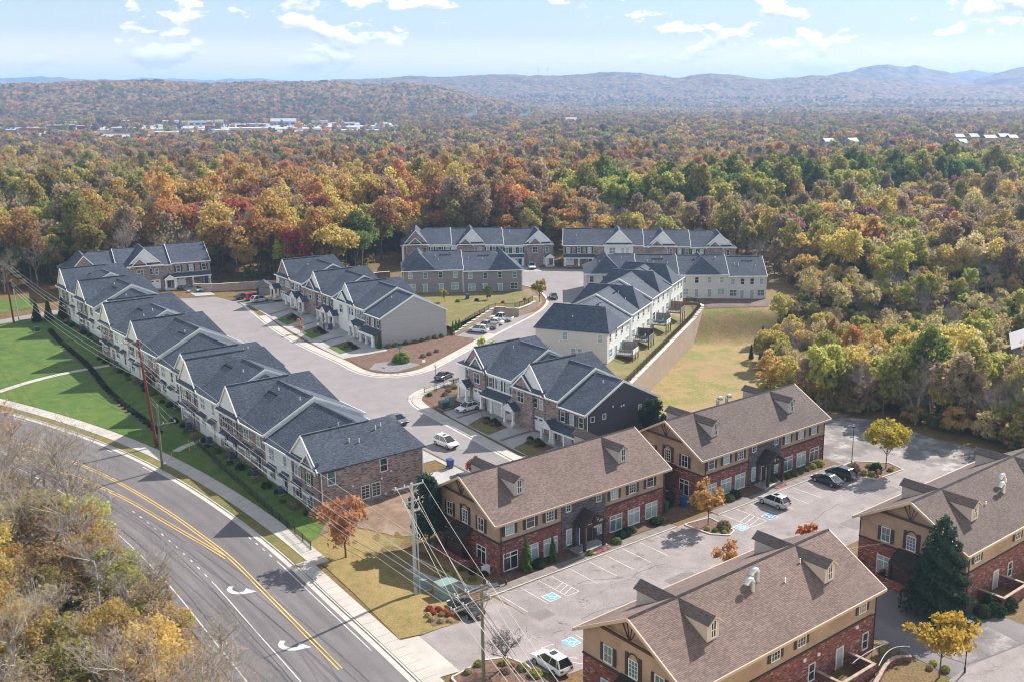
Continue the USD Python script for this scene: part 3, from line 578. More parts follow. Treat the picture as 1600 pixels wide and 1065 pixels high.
struct('planting_bed', sheet(fb, 1.0, .075), 'mulch')
# ------------------------------------------------------------ building pieces
class House:
    """A building in its own frame: u along the front, v from the front to the rear, z up from the floor."""
    def __init__(s, name, label, loc, yaw, L, D, cat='townhouses', group=None):
        s.L, s.D = L, D
        s.p = thing(name, label, cat, loc, yaw, group)
        s.faces = {'F': ((0, 0), (1, 0), (0, -1)), 'R': ((0, D), (1, 0), (0, 1)), 'L': ((0, 0), (0, 1), (-1, 0)), 'E': ((L, 0), (0, 1), (1, 0))}
    def pt(s, face, a, z, d=0.0):
        (o, t, n) = s.faces[face]; return (o[0] + t[0]*a + n[0]*d, o[1] + t[1]*a + n[1]*d, z)
    def fbox(s, mb, face, a0, a1, z0, z1, d0, d1):
        v = [s.pt(face, a, z, d) for z in (z0, z1) for a, d in ((a0, d0), (a1, d0), (a1, d1), (a0, d1))]
        return mb.hexa(v)
    def panel(s, face, a0, a1, z0, z1, mat, name='wall', d0=-.05, d1=.06):
        s.fbox(MB(), face, a0, a1, z0, z1, d0, d1).build(name, mat, s.p)
    def window(s, face, a, z, w, h, cols=2, rows=2, glass='glass_dark', shutters=None, d=.06, bar=.05, frame=.075, mat='trim_white', arch=False, transom=False):
        f = MB(); a0, a1, z0, z1 = a - w/2, a + w/2, z - h/2, z + h/2
        s.fbox(f, face, a0 - frame, a0, z0 - frame, z1 + frame, d - .02, d + .07); s.fbox(f, face, a1, a1 + frame, z0 - frame, z1 + frame, d - .02, d + .07)
        s.fbox(f, face, a0, a1, z1, z1 + frame, d - .02, d + .07); s.fbox(f, face, a0 - .03, a1 + .03, z0 - frame - .03, z0, d - .02, d + .10)
        if transom:
            zt = z1 - h * .24; s.fbox(f, face, a0, a1, zt - .05, zt + .05, d - .01, d + .06)
        for i in range(1, cols): x = a0 + w*i/cols; s.fbox(f, face, x - bar/2, x + bar/2, z0, z1, d - .01, d + .055)
        for i in range(1, rows): y = z0 + h*i/rows; s.fbox(f, face, a0, a1, y - bar/2, y + bar/2, d - .01, d + .05)
        w_ = f.build('window', mat, s.p)
        s.fbox(MB(), face, a0, a1, z0, z1, d - .015, d + .012).build('pane', glass, w_)
        if shutters:
            for a_ in (a0 - frame - .24, a1 + frame + .24):
                m = MB(); s.fbox(m, face, a_ - .21, a_ + .21, z0 - .08, z1 + (.05 if not arch else .55), d - .02, d + .05); m.build('shutter', shutters, s.p)
        if arch:
            m = MB(); pts = [s.pt(face, a + (w/2 + .1) * math.cos(t), z1 + .12 + .55 * math.sin(t), d + .04) for t in np.linspace(0, PI, 9)]
            m.tube(pts, .07, 4); m.build('arch_trim', shutters or mat, s.p)
        return w_
    def door(s, face, a, z0, w, h, mat='door_blue', d=.06):
        f = MB(); s.fbox(f, face, a - w/2 - .1, a - w/2, z0, z0 + h + .1, d - .02, d + .06); s.fbox(f, face, a + w/2, a + w/2 + .1, z0, z0 + h + .1, d - .02, d + .06); s.fbox(f, face, a - w/2, a + w/2, z0 + h, z0 + h + .1, d - .02, d + .06)
        p = f.build('door_frame', 'trim_white', s.p); s.fbox(MB(), face, a - w/2, a + w/2, z0, z0 + h, d - .02, d + .02).build('door', mat, p)
    def garage(s, face, a, z0, w=2.5, h=2.15, d=.06):
        m = MB(); s.fbox(m, face, a - w/2, a + w/2, z0, z0 + h, d - .02, d + .015)
        for i in range(1, 4): s.fbox(m, face, a - w/2 + .05, a + w/2 - .05, z0 + h*i/4 + .03, z0 + h*(i+1)/4 - .03, d + .01, d + .035)
        g = m.build('garage_door', 'garage_white', s.p)
        q = MB()
        for k in (-1, 1): s.fbox(q, face, a + k*w*.25 - .38, a + k*w*.25 + .38, z0 + h*.80, z0 + h*.93, d + .03, d + .045)
        q.build('pane', 'glass_dark', g)
        f = MB()
        for k in (-1, 1): s.fbox(f, face, a + k*(w/2 + .06) - .06, a + k*(w/2 + .06) + .06, z0, z0 + h + .12, d - .02, d + .06)
        s.fbox(f, face, a - w/2 - .12, a + w/2 + .12, z0 + h, z0 + h + .14, d - .02, d + .07); f.build('garage_frame', 'trim_white', s.p)
    def roof(s, polys, mat, th=.16, name='roof', label=None):
        m = MB()
        for p in polys: m.slab(p, th)
        return m.build(name, mat, s.p, label=label)
    def rake(s, pts, parent, mat='trim_white', w=.10, h=.30, up=.03, name='fascia'):
        m = MB()
        for a, b in zip(pts[:-1], pts[1:]): m.bar((a[0], a[1], a[2] + up), (b[0], b[1], b[2] + up), w, h)
        m.build(name, mat, parent)
    def vents(s, spots, surf, mat='vent_white', r=.075, h=.5):
        for u, v in spots:
            MB().tube([(u, v, surf(u, v) - .1), (u, v, surf(u, v) + h)], r, 6).build('vent_pipe', mat, s.p)

RISE = 3.9
def row(h, blocks, wall='siding_white', roof='shingle_dark', gable_end=None, base=-1.2):
    """Terraced blocks: each has a roof along the row, cross wings whose ridges run from the front to the rear, and steps up from its neighbour."""
    D = h.D; OV = .40; tan = RISE / (D / 2)
    for bi, b in enumerate(blocks):
        a0, a1, ez = b['a'], b['b'], b['ez']
        zr = ez + RISE; e0, e1 = b.get('e0', 'gable'), b.get('e1', 'gable')
        wmat = b.get('wall', wall)
        core = MB().box(a0 + .01, .0, base, a1 - .01, D, ez)
        for e, x0, x1 in ((e0, a0 + .01, a0 + .20), (e1, a1 - .20, a1 - .01)):
            if e == 'gable':
                core.add([(x0, 0, ez), (x0, D, ez), (x0, D/2, zr - .05), (x1, 0, ez), (x1, D, ez), (x1, D/2, zr - .05)], [(0, 2, 1), (3, 4, 5), (0, 1, 4), (0, 4, 3), (1, 2, 5), (1, 5, 4), (2, 0, 3), (2, 3, 5)])
        core.build('wall', wmat, h.p)
        zf = ez - OV * tan + .12; zt = zr + .12
        wings = b.get('wings', ())
        main = b.get('main', True)
        if main:
            o0, o1 = (.0 if e0 == 'none' else .12), (.0 if e1 == 'none' else .12)
            x0, x1 = a0 - o0, a1 + o1
            hip0, hip1 = (D/2 if e0 == 'hip' else 0), (D/2 if e1 == 'hip' else 0)
            if e0 == 'hip': x0 = a0 - OV
            if e1 == 'hip': x1 = a1 + OV
            x1 = b.get('mb', x1)
            r0, r1 = (x0 + hip0, D/2, zt), (x1 - hip1, D/2, zt)
            A, B, C, E = (x0, -OV, zf), (x1, -OV, zf), (x1, D + OV, zf), (x0, D + OV, zf)
            rf = h.roof([[A, B, r1, r0], [C, E, r0, r1]], roof)
            if hip0: h.roof([[E, A, r0]], roof)
            if hip1: h.roof([[B, C, r1]], roof)
            if e0 == 'gable': h.rake([A, r0, E], rf, w=.12, h=.34)
            if e1 == 'gable': h.rake([B, r1, C], rf, w=.12, h=.34)
            h.rake([(A[0], A[1], zf), (B[0], B[1], zf)], rf, w=.10, h=.22); h.rake([(E[0], E[1], zf), (C[0], C[1], zf)], rf, w=.10, h=.22)
            m = MB().bar((r0[0] + .8, r0[1], zt + .05), (r1[0] - .8, r1[1], zt + .05), .34, .07); m.build('ridge_cap', roof, rf)
        for wg in wings:
            c, hw, rs = wg['c'], wg['hw'], wg.get('rise', 4.2)
            ezw = wg.get('ez', ez); zt2 = ezw + rs + .14; k = rs / hw; ov = .25; zl = ezw - ov * k + .14
            f0 = -wg.get('out', .25) - .15; front, rear = wg.get('front', 'gable'), wg.get('rear', 'hip')
            hipd = hw * wg.get('hipk', .75)
            v1 = D + OV; rv = v1 - (hipd if rear == 'hip' else 0); fv = f0 + (hipd if front == 'hip' else 0)
            P = {'lf': (c - hw - ov, f0, zl), 'rf': (c + hw + ov, f0, zl), 'lr': (c - hw - ov, v1, zl), 'rr': (c + hw + ov, v1, zl), 'f': (c, fv, zt2), 'r': (c, rv, zt2)}
            polys = [[P['lr'], P['lf'], P['f'], P['r']], [P['rf'], P['rr'], P['r'], P['f']]]
            if rear == 'hip': polys.append([P['rr'], P['lr'], P['r']])
            if front == 'hip': polys.append([P['lf'], P['rf'], P['f']])
            rf = h.roof(polys, roof)
            MB().bar((c, fv + .1, zt2 + .05), (c, min(rv, D * .62), zt2 + .05), .34, .07).build('ridge_cap', roof, rf)
            if front == 'gable':
                gm = wg.get('gmat', 'trim_white'); y0 = f0 + .15
                tri_ = MB().add([(c - hw, y0, ezw - .0), (c + hw, y0, ezw - .0), (c, y0, ezw + rs), (c - hw, y0 + .2, ezw), (c + hw, y0 + .2, ezw), (c, y0 + .2, ezw + rs)], [(0, 1, 2), (3, 5, 4), (0, 3, 4), (0, 4, 1), (1, 4, 5), (1, 5, 2), (2, 5, 3), (2, 3, 0)])
                tri_.build('gable', gm, h.p)
                h.rake([P['lf'], P['f'], P['rf']], rf, w=.14, h=.30)
            if rear == 'gable':
                tri_ = MB().add([(c - hw, D - .05, ezw), (c + hw, D - .05, ezw), (c, D - .05, ezw + rs), (c - hw, D + .1, ezw), (c + hw, D + .1, ezw), (c, D + .1, ezw + rs)], [(0, 1, 2), (3, 5, 4), (0, 3, 4), (0, 4, 1), (1, 4, 5), (1, 5, 2), (2, 5, 3), (2, 3, 0)])
                tri_.build('gable', wmat, h.p)
def front_gable(h, c, hw, ez, rise, out, mat, roof='shingle_dark', depth=3.5):
    """A small gabled bay on the front with a masonry gable that runs up from the ground."""
    y = -out; k = rise / hw; ov = .22
    m = MB().box(c - hw, y, -1.2, c + hw, .3, ez)
    m.add([(c - hw, y, ez), (c + hw, y, ez), (c, y, ez + rise), (c - hw, .3, ez), (c + hw, .3, ez), (c, .3, ez + rise)], [(0, 1, 2), (3, 5, 4), (0, 3, 4), (0, 4, 1), (1, 4, 5), (1, 5, 2), (2, 5, 3), (2, 3, 0)])
    m.build('front_bay', mat, h.p)
    zl, zt = ez - ov*k + .1, ez + rise + .1
    L_, R_ = (c - hw - ov, y - .2, zl), (c + hw + ov, y - .2, zl); T_ = (c, y - .2, zt)
    rf = h.roof([[(L_[0], depth, zl), L_, T_, (c, depth, zt)], [R_, (R_[0], depth, zl), (c, depth, zt), T_]], roof)
    h.rake([L_, T_, R_], rf, w=.14, h=.28)
def pent(h, a0, a1, z, out, drop, roof='shingle_dark', posts=(), zb=0, fac=True, name='porch_roof'):
    """A lean-to roof along the front, on square white posts when posts are given."""
    A, B = (a0 - .15, -out, z - drop), (a1 + .15, -out, z - drop); C, E = (a1 + .15, .05, z), (a0 - .15, .05, z)
    rf = h.roof([[A, B, C, E]], roof, .12, name)
    MB().bar((A[0], A[1], A[2] + .02), (B[0], B[1], B[2] + .02), .10, .26).build('fascia', 'trim_white', rf)
    m = MB(); m.add([(a0 - .13, -out + .05, z - drop - .2), (a0 - .13, 0, z - drop - .2), (a0 - .13, 0, z - .12), (a0 - .05, -out + .05, z - drop - .2), (a0 - .05, 0, z - drop - .2), (a0 - .05, 0, z - .12)], [(0, 1, 2), (3, 5, 4), (0, 3, 4), (0, 4, 1), (1, 4, 5), (1, 5, 2), (2, 5, 3), (2, 3, 0)])
    for p in posts:
        q = MB().box(p - .17, -out + .08, zb, p + .17, -out + .42, z - drop - .15); q.box(p - .24, -out + .01, zb, p + .24, -out + .49, zb + .55); q.box(p - .22, -out + .03, z - drop - .38, p + .22, -out + .47, z - drop - .15)
        q.build('post', 'trim_white', h.p)
def porch(h, c, zb, w=2.3, out=2.2, eave=2.55, rise=1.0, roof='shingle_dark', door=None):
    """A gabled porch on two white posts with a step."""
    hw = w/2 + .25; k = rise / hw
    zl, zt = zb + eave, zb + eave + rise
    rf = h.roof([[(c - hw, .05, zl), (c - hw, -out, zl), (c, -out, zt), (c, .05, zt)], [(c + hw, -out, zl), (c + hw, .05, zl), (c, .05, zt), (c, -out, zt)]], roof, .12, 'porch_roof')
    h.rake([(c - hw, -out, zl), (c, -out, zt), (c + hw, -out, zl)], rf, w=.12, h=.24)
    m = MB().add([(c - hw + .12, -out + .08, zl - .1), (c + hw - .12, -out + .08, zl - .1), (c, -out + .08, zt - .12), (c - hw + .12, -out + .16, zl - .1), (c + hw - .12, -out + .16, zl - .1), (c, -out + .16, zt - .12)], [(0, 1, 2), (3, 5, 4), (0, 3, 4), (0, 4, 1), (1, 4, 5), (1, 5, 2), (2, 5, 3), (2, 3, 0)])
    m.box(c - w/2 - .15, -out + .1, zl - .35, c + w/2 + .15, -out + .4, zl - .08); m.build('porch_gable', 'trim_white', h.p)
    for s_ in (-1, 1):
        x = c + s_ * (w/2 - .05)
        q = MB().box(x - .16, -out + .1, zb, x + .16, -out + .42, zl - .3); q.box(x - .23, -out + .03, zb, x + .23, -out + .49, zb + .6); q.build('post', 'trim_white', h.p)
    MB().box(c - w/2 - .2, -out - .1, zb - .4, c + w/2 + .2, 0, zb + .12).build('step', 'concrete', h.p)
    if door: h.door('F', c, zb + .12, .95, 2.1, door)
def downpipe(h, face, a, z0, z1, mat='trim_white'):
    x, y, _ = h.pt(face, a, 0, .13); MB().tube([(x, y, z0), (x, y, z1)], .06, 5).build('downpipe', mat, h.p)
GL = ['glass_dark', 'glass_blind', 'glass_teal', 'glass_dark', 'glass_blind']
def gl(): return RNG.choice(GL)
def roof_z(b, D): return lambda u, v: b['ez'] + RISE - abs(v - D/2) * RISE / (D/2) + .12
def sprinkle(h, b, n, side, dark=True):
    """Plumbing vents and low box vents on a block's slope; side: 'F', 'R'."""
    D = h.D; f = roof_z(b, D)
    for _ in range(n):
        u = RNG.uniform(b['a'] + 2, b['b'] - 1.5); v = RNG.uniform(.25, .42) * D if side == 'F' else RNG.uniform(.58, .8) * D
        h.vents([(u, v)], f, h=.42)
    if dark:
        u0 = RNG.uniform(b['a'] + 2.5, b['b'] - 4); v = .36 * D if side == 'F' else .62 * D
        for i in range(4):
            z = f(u0 + i * .8, v); MB().box(u0 + i*.8 - .2, v - .2, z - .05, u0 + i*.8 + .2, v + .2, z + .14).build('box_vent', 'metal_black', h.p)

def front_units(h, b, scheme, style, zb):
    """Fronts of one block: a wing of brick or boards and a stretch of another facing, with windows, garages and porches."""
    a, e = b['a'], b['b']; w = b['wings'][0] if b.get('wings') else None
    wing = (w['c'] - w['hw'] + .3, w['c'] + w['hw'] - .3) if w else None
    ez = b['ez']
    if wing:
        h.panel('F', max(a, wing[0]), min(wing[1], e), -1.2, ez + .02, scheme[0], 'front_wall', d1=.16)
        rest = [(a, wing[0]), (wing[1], e)]
    else: rest = [(a, e)]
    for r0, r1 in rest:
        if r1 - r0 > .6: h.panel('F', r0, r1, -1.2, ez - .02, scheme[1], 'front_wall', d1=.07)
    if style == 'garage':
        if wing:
            c = w['c']; dd = .16
            h.window('F', c - 1.9, zb + 4.55, 1.7, 1.6, 2, 2, gl(), None, dd); h.window('F', c + 1.2, zb + 4.5, .85, 1.5, 1, 2, gl(), None, dd); h.window('F', c + 2.6, zb + 4.5, .85, 1.5, 1, 2, gl(), None, dd)
            h.garage('F', c - 1.7, zb, 2.5, 2.2, dd); h.garage('F', c + 1.9, zb, 2.5, 2.2, dd)
            c0 = wing[0] - .9
            pent(h, c - w['hw'] + .2, c + w['hw'] - .2, ez + .95, 1.0, .7, fac=False, name='eyebrow_roof')
        for r0, r1 in rest:
            if r1 - r0 > 4:
                m_ = (r0 + r1) / 2; n_ = 3 if r1 - r0 > 5.5 else 2
                for i in range(n_): h.window('F', r0 + (r1 - r0) * (i + .5) / n_, zb + 4.5, .95, 1.6, 1, 2, gl(), 'shutter_green', .07)
                pent(h, r0 + .3, r1 - .3, zb + 3.35, 1.9, .85, posts=(r0 + .6, m_, r1 - .6), zb=zb)
                h.garage('F', r0 + 1.9, zb, 2.4, 2.15); h.door('F', r1 - 1.3, zb + .1, .95, 2.1, RNG.choice(['door_blue', 'door_blue', 'door_red']))
    else:
        for (r0, r1), m_ in ([(wing, .16)] if wing else []) + [(r, .07) for r in rest if r[1] - r[0] > 3]:
            n_ = max(1, int((r1 - r0) / 3.1))
            for i in range(n_):
                x = r0 + (r1 - r0) * (i + .5) / n_
                h.window('F', x, zb + 4.55, 1.75 if i % 2 == 0 else 1.0, 1.65, 2 if i % 2 == 0 else 1, 2, gl(), 'shutter_green' if m_ > .1 else None, m_)
                if i == n_ - 1 and n_ > 1:
                    h.door('F', x, zb + .1, .95, 2.15, RNG.choice(['door_pale', 'door_blue', 'garage_white']), m_)
                    pent(h, x - .9, x + .9, zb + 3.1, 1.0, .55, zb=zb)
                else:
                    h.window('F', x, zb + 1.6, 1.75, 1.75, 2, 2, gl(), None, m_)
                    if i == 0: pent(h, x - 1.2, x + 1.2, zb + 3.15, .8, .5, zb=zb)
        if wing: pent(h, w['c'] - w['hw'] + .2, w['c'] + w['hw'] - .2, ez + .95, .8, .7, name='eyebrow_roof')
def rear_units(h, b, zb, n=2, wallz=None, lights=True):
    a, e = b['a'], b['b']; ez = b['ez']; w = (e - a) / n
    for i in range(n):
        x = a + w * (i + .5)
        h.window('R', x - w*.24, zb + 4.6, .95, 1.5, 1, 2, gl(), None, .0); h.window('R', x + w*.26, zb + 4.6, .95, 1.5, 1, 2, gl(), None, .0)
        s_ = 1 if i % 2 else -1
        h.window('R', x + s_*w*.22, zb + 1.55, 1.75, 1.6, 2, 2, gl(), None, .0); h.door('R', x - s_*w*.24, zb + .15, .95, 2.1, 'glass_blind', .0)
        m = MB(); q = h.pt('R', x - s_*w*.24 + .8, zb + 2.25, .05); m.box(q[0] - .09, q[1] - .05, q[2] - .12, q[0] + .09, q[1] + .1, q[2] + .12); m.build('wall_lamp', 'vent_white', h.p)
    for x in (a + .12, e - .12): downpipe(h, 'R', x, zb - .3, ez - .1)

A_GROUP = None
# --- the long rows beside the road: fronts face the road (-x); u runs from the far end to the near end
def long_row(label, x, y_near, y_far, zb_near, nblocks, schemes, end_brick=True):
    L = y_far - y_near; D = 15.5
    h = House('townhouse_row', label, (x, y_far, zb_near), -PI/2, L, D)
    bl = L / nblocks; blocks = []
    for i in range(nblocks):
        ez = 6.05 + .80 * (nblocks - 1 - i); a, e = i * bl, (i + 1) * bl
        if i == nblocks - 1:
            b = dict(a=a, b=e, ez=ez, mb=e - 4.1, e0='none', e1='none', wings=[dict(c=e - 4.1, hw=4.1, rise=3.75, front='gable', rear='hip', gmat='siding_white', ez=ez)])
        else:
            b = dict(a=a, b=e, ez=ez, e0='hip' if i == 0 else 'none', wings=[dict(c=a + 4.3, hw=3.9, rise=4.4, gmat='siding_white')])
        b['wall'] = schemes[i][2]; blocks.append(b)
    row(h, blocks)
    for i, b in enumerate(blocks):
        front_units(h, b, schemes[i], 'plain', b['ez'] - 6.05); sprinkle(h, b, 2, 'F')
    last = blocks[-1]; w = last['wings'][0]
    h.vents([(L - 2.2, 5.6), (L - 1.9, 6.9), (L - 2.9, 10.0), (L - 3.1, 10.9)], lambda u, v: last['ez'] + 3.75 * (1 - abs(u - w['c']) / 4.1) + .12, h=.55)
    h.panel('E', 0, D, -1.2, 6.05, schemes[-1][0], 'end_wall', d0=-.12, d1=.03)
    for v, z, ww, hh in ((1.6, 4.75, 1.0, 1.75), (9.3, 4.75, 1.0, 1.75)): h.window('E', v, z, ww, hh, 1, 2, 'glass_teal' if v < 5 else 'glass_dark', None, .03)
    for v in (6.4, 8.0): h.window('E', v, 1.6, 1.15, 1.75, 2, 4, 'glass_dark', None, .03, bar=.035)
    for v, z in ((4.6, 2.9), (10.4, 3.6), (8.9, 2.9), (10.6, .9), (9.4, .6)):
        q = h.pt('E', v, z, .0); MB().box(q[0] - .02, q[1] - .12, q[2] - .1, q[0] + .14, q[1] + .12, q[2] + .1).build('wall_vent', 'vent_white', h.p)
    downpipe(h, 'E', .15, -.9, 5.9); downpipe(h, 'E', D - .15, -.6, 5.9)
    front_gable(h, L - 2.2, 2.1, 5.85, 2.1, .45, schemes[-1][0])
    h.window('F', L - 2.2, 4.5, 1.1, 1.7, 2, 2, 'glass_dark', 'shutter_green', .45); h.window('F', L - 2.2, 1.5, 1.7, 1.7, 2, 2, 'glass_teal', None, .45)
    for y, z in ((.25, 0),): MB().box(L + .0, -.0, -1.2, L + .02, .02, -1.1)
    return h, blocks
BR, WH, GY = 'brick_grey', 'siding_white', 'siding_grey'
long_row('nearest long row of townhouses beside the road, its brick end wall towards the brown-leaved tree', 55.8, 115.5, 164.3, 2.05, 3, [(BR, WH, WH), (BR, 'brick_grey', WH), (BR, WH, BR)])
long_row('middle of the three dark-roofed townhouse rows beside the green lawn, behind the red utility pole', 58.3, 164.6, 214.0, 3.2, 3, [(BR, WH, WH), (WH, BR, WH), (BR, WH, BR)])
long_row('farthest of the three dark-roofed townhouse rows along the lawn, near the woods at the left', 61.6, 214.4, 256.0, 4.3, 3, [(BR, WH, WH), (BR, WH, WH), (BR, WH, BR)])

# --- the row with the dark end wall, across the street from the white saloon and hatchback
def gable_row(name, label, x, y_near, y_far, zb, spec, end_mat, D, yaw=-PI/2, twist=0.0):
    L = y_far - y_near
    h = House(name, label, (x, y_far, zb), yaw + twist, L, D)
    row(h, spec)
    for b in spec: front_units(h, b, b['scheme'], 'garage', b['ez'] - 6.05)
    h.panel('E', 0, D, -1.2, spec[-1]['ez'], end_mat, 'end_wall', d0=-.1, d1=.04)
    e = spec[-1]['ez']; q = MB().add([(L - .05, 0, e), (L - .05, D, e), (L - .05, D/2, e + RISE - .1), (L + .04, 0, e), (L + .04, D, e), (L + .04, D/2, e + RISE - .1)], [(0, 2, 1), (3, 4, 5), (0, 1, 4), (0, 4, 3), (1, 2, 5), (1, 5, 4), (2, 0, 3), (2, 3, 5)])
    q.build('end_wall', end_mat, h.p)
    for v in (1.2, 3.6, D - 4.0, D - 1.7): h.window('E', v, e - 1.0, .62, .72, 1, 1, gl(), None, .04)
    for v in (D/2 - 2.2, D/2 - .4, D/2 + .1): p = h.pt('E', v, e + .1 + RNG.uniform(-.3, .4), .0); MB().box(p[0], p[1] - .12, p[2] - .13, p[0] + .13, p[1] + .12, p[2] + .13).build('wall_vent', 'vent_white', h.p)
    downpipe(h, 'E', .1, 0, e); downpipe(h, 'E', D - .1, 0, e)
    for b in spec: sprinkle(h, b, 1, 'F', False)
    return h
L = 33.9
spec = [dict(a=0, b=15.5, ez=7.5, e0='hip', wings=[dict(c=5.2, hw=3.4, rise=3.6, gmat=BR, front='gable')], scheme=(BR, WH), wall=GY),
        dict(a=15.5, b=27.4, ez=6.75, wings=[dict(c=20.6, hw=3.8, rise=4.5, gmat=WH)], scheme=(BR, BR), wall=GY),
        dict(a=27.4, b=L, ez=6.05, scheme=(BR, BR), wall='siding_navy')]
hb = gable_row('townhouse_row', 'grey brick townhouse row whose dark navy end wall faces the offices', 97.7, 111.4, 145.3, 2.0, spec, 'siding_navy', 15.2)
front_gable(hb, 19.0, 2.5, 7.0, 2.2, .6, BR); hb.window('F', 18.4, 5.5, 1.6, 1.7, 2, 2, 'glass_dark', None, .6)
front_gable(hb, 6.1, 2.2, 7.5, 2.2, .5, BR); hb.window('F', 6.1, 6.0, 1.5, 1.7, 2, 2, 'glass_dark', None, .5); hb.garage('F', 6.3, 1.9, 2.3, 2.1, .5)
porch(hb, 3.8, 1.9, door='door_blue'); porch(hb, 17.0, .8, door='door_blue'); porch(hb, 26.6, .2, door='door_blue')
# --- the row with the pale end wall above the street corner
spec = [dict(a=0, b=17, ez=7.5, e0='hip', wings=[dict(c=5.6, hw=3.8, rise=4.3, gmat=BR)], scheme=(BR, WH), wall=GY),
        dict(a=17, b=34, ez=7.0, wings=[dict(c=24.4, hw=3.9, rise=4.4, gmat=WH)], scheme=(BR, BR), wall=GY),
        dict(a=34, b=50.2, ez=6.7, wings=[dict(c=41.6, hw=4.0, rise=4.4, gmat=WH)], scheme=(WH, WH), wall=GY),
        dict(a=50.2, b=57.5, ez=6.05, scheme=(WH, BR), wall=GY)]
hw_ = gable_row('townhouse_row', 'brick and white townhouse row with a pale windowless end wall above the street corner', 108.8, 185.2, 242.5, 3.65, spec, 'siding_grey', 15.6, twist=math.radians(-3.5))
porch(hw_, 1.9, 1.9, door='door_blue'); porch(hw_, 15.0, 1.9, door='door_red'); porch(hw_, 19.6, 1.4, door='door_blue'); porch(hw_, 32.6, 1.1, door='door_blue'); porch(hw_, 36.6, .9, door='door_pale'); porch(hw_, 47.2, .5, door='door_blue')
pent(hw_, 50.6, 57.2, 3.2, 2.0, .9, posts=(51.2, 53.8, 56.6))
front_gable(hw_, 40.0, 2.6, 6.9, 2.2, .6, WH); hw_.window('F', 39.4, 5.2, 1.6, 1.7, 2, 2, 'glass_dark', None, .6); front_gable(hw_, 22.8, 2.6, 7.2, 2.2, .6, BR); hw_.window('F', 22.2, 5.7, 1.6, 1.7, 2, 2, 'glass_dark', None, .6)

# --- the white row with timber decks above the retaining wall: its rear and its near end face us
U = np.array([-.872, -.489]); Vv = np.array([.489, -.872]); LC = 60.5
org = np.array([134.0, 146.5]) - Vv * 15.4 - U * LC
hc = House('townhouse_row', 'white townhouse row with four timber decks above the curved retaining wall', (*org, 3.0), math.atan2(U[1], U[0]), LC, 15.4)
spec = [dict(a=0, b=12.5, ez=7.4, e0='hip', e1='none', wings=[dict(c=7.5, hw=3.9, rise=4.1, rear='hip', front='hip')]),
        dict(a=12.5, b=29, ez=7.2, wings=[dict(c=18.5, hw=4.0, rise=4.2, front='hip')]),
        dict(a=29, b=45, ez=6.6, wings=[dict(c=35.2, hw=4.0, rise=4.2, front='hip')]),
        dict(a=45, b=LC, ez=6.1, mb=LC - 5.0, e0='gable', e1='none', wings=[dict(c=LC - 5.0, hw=5.0, rise=3.95, front='hip', rear='hip', hipk=.5)])]
for b in spec: b['wall'] = WH
row(hc, spec)
for b in spec: rear_units(hc, b, b['ez'] - 6.1); sprinkle(hc, b, 4, 'R', True)
hc.panel('E', 0, 15.4, -1.4, 6.1, 'siding_cream', 'end_wall', d0=-.1, d1=.03)
for v, z in ((6.4, 4.7), (13.9, 4.7)): hc.window('E', v, z, 1.0, 1.55, 1, 2, 'glass_blind', None, .03)
for v in (8.2, 9.6): hc.window('E', v, 1.6, .9, 1.5, 1, 2, 'glass_blind', None, .03)
for v, z in ((8.9, 3.1), (6.5, 3.0), (5.2, 3.6)): q = hc.pt('E', v, z); MB().box(q[0], q[1] - .13, q[2] - .13, q[0] + .13, q[1] + .13, q[2] + .13).build('wall_lamp', 'vent_white', hc.p)
hc.vents([(LC - 2.4, 7.2)], lambda u, v: 6.1 + 3.95 * (1 - abs(u - LC + 5.0) / 5.0), h=.5)
def deck(h, u, w, out, zf, zg, name, label, screen, group='timber decks on posts behind the white townhouse row', bowl=None):
    """A timber deck on posts: a thing that stands against the house."""
    c, s = math.cos(hc_yaw), math.sin(hc_yaw); ox, oy, oz = hc_org
    t = thing('deck', label, 'deck', (ox + c*u - s*h.D, oy + s*u + c*h.D, oz), hc_yaw, group)
    y0, y1 = .12, out
    n = int(w / .30)
    for i in range(n): MB().box(-w/2 + w*i/n, y0, zf - .05, -w/2 + w*(i+1)/n - .02, y1, zf).build('board', 'wood_grey', t)
    m = MB().box(-w/2, y1 - .1, zf - .30, w/2, y1, zf - .06); m.box(-w/2, y0, zf - .30, -w/2 + .08, y1, zf - .06); m.box(w/2 - .08, y0, zf - .30, w/2, y1, zf - .06); m.build('joist', 'wood_grey', t)
    for x in (-w/2 + .1, 0, w/2 - .1): MB().box(x - .09, y1 - .2, zg, x + .09, y1 - .02, zf + 1.0).build('post', 'wood_dark' if screen != 'wood_brown' else 'wood_brown', t)
    for a in ('front', 'side', 'side'):
        m = MB()
        if a == 'front': m.box(-w/2, y1 - .12, zf + .92, w/2, y1 + .02, zf + 1.02); m.box(-w/2, y1 - .09, zf + .1, w/2, y1 - .03, zf + .8); mat = 'trim_white' if screen == 'wood_grey' else 'wood_grey'
        else:
            x = -w/2 if TAKEN.get((t, 'railing'), 0) == 1 else w/2 - .1
            m.box(x, y0, zf + .92, x + .1, y1, zf + 1.02)
            for i in range(9): q = y0 + (y1 - y0) * (i + .5) / 9; m.box(x + .02, q - .03, zf, x + .07, q + .03, zf + .92)
            mat = 'wood_grey' if screen == 'wood_grey' else 'wood_brown' if screen == 'wood_brown' else 'wood_dark'
        m.build('railing', mat, t)
    m = MB()
    for i in range(10): q = y0 + (y1 - y0) * .95 * i / 10; m.box(-w/2 + .02, q, zf, -w/2 + .08, q + (y1 - y0) * .088, zf + 1.9)
    m.build('privacy_screen', screen, t)
    return t
hc_yaw, hc_org = math.atan2(U[1], U[0]), (*org, 3.0)
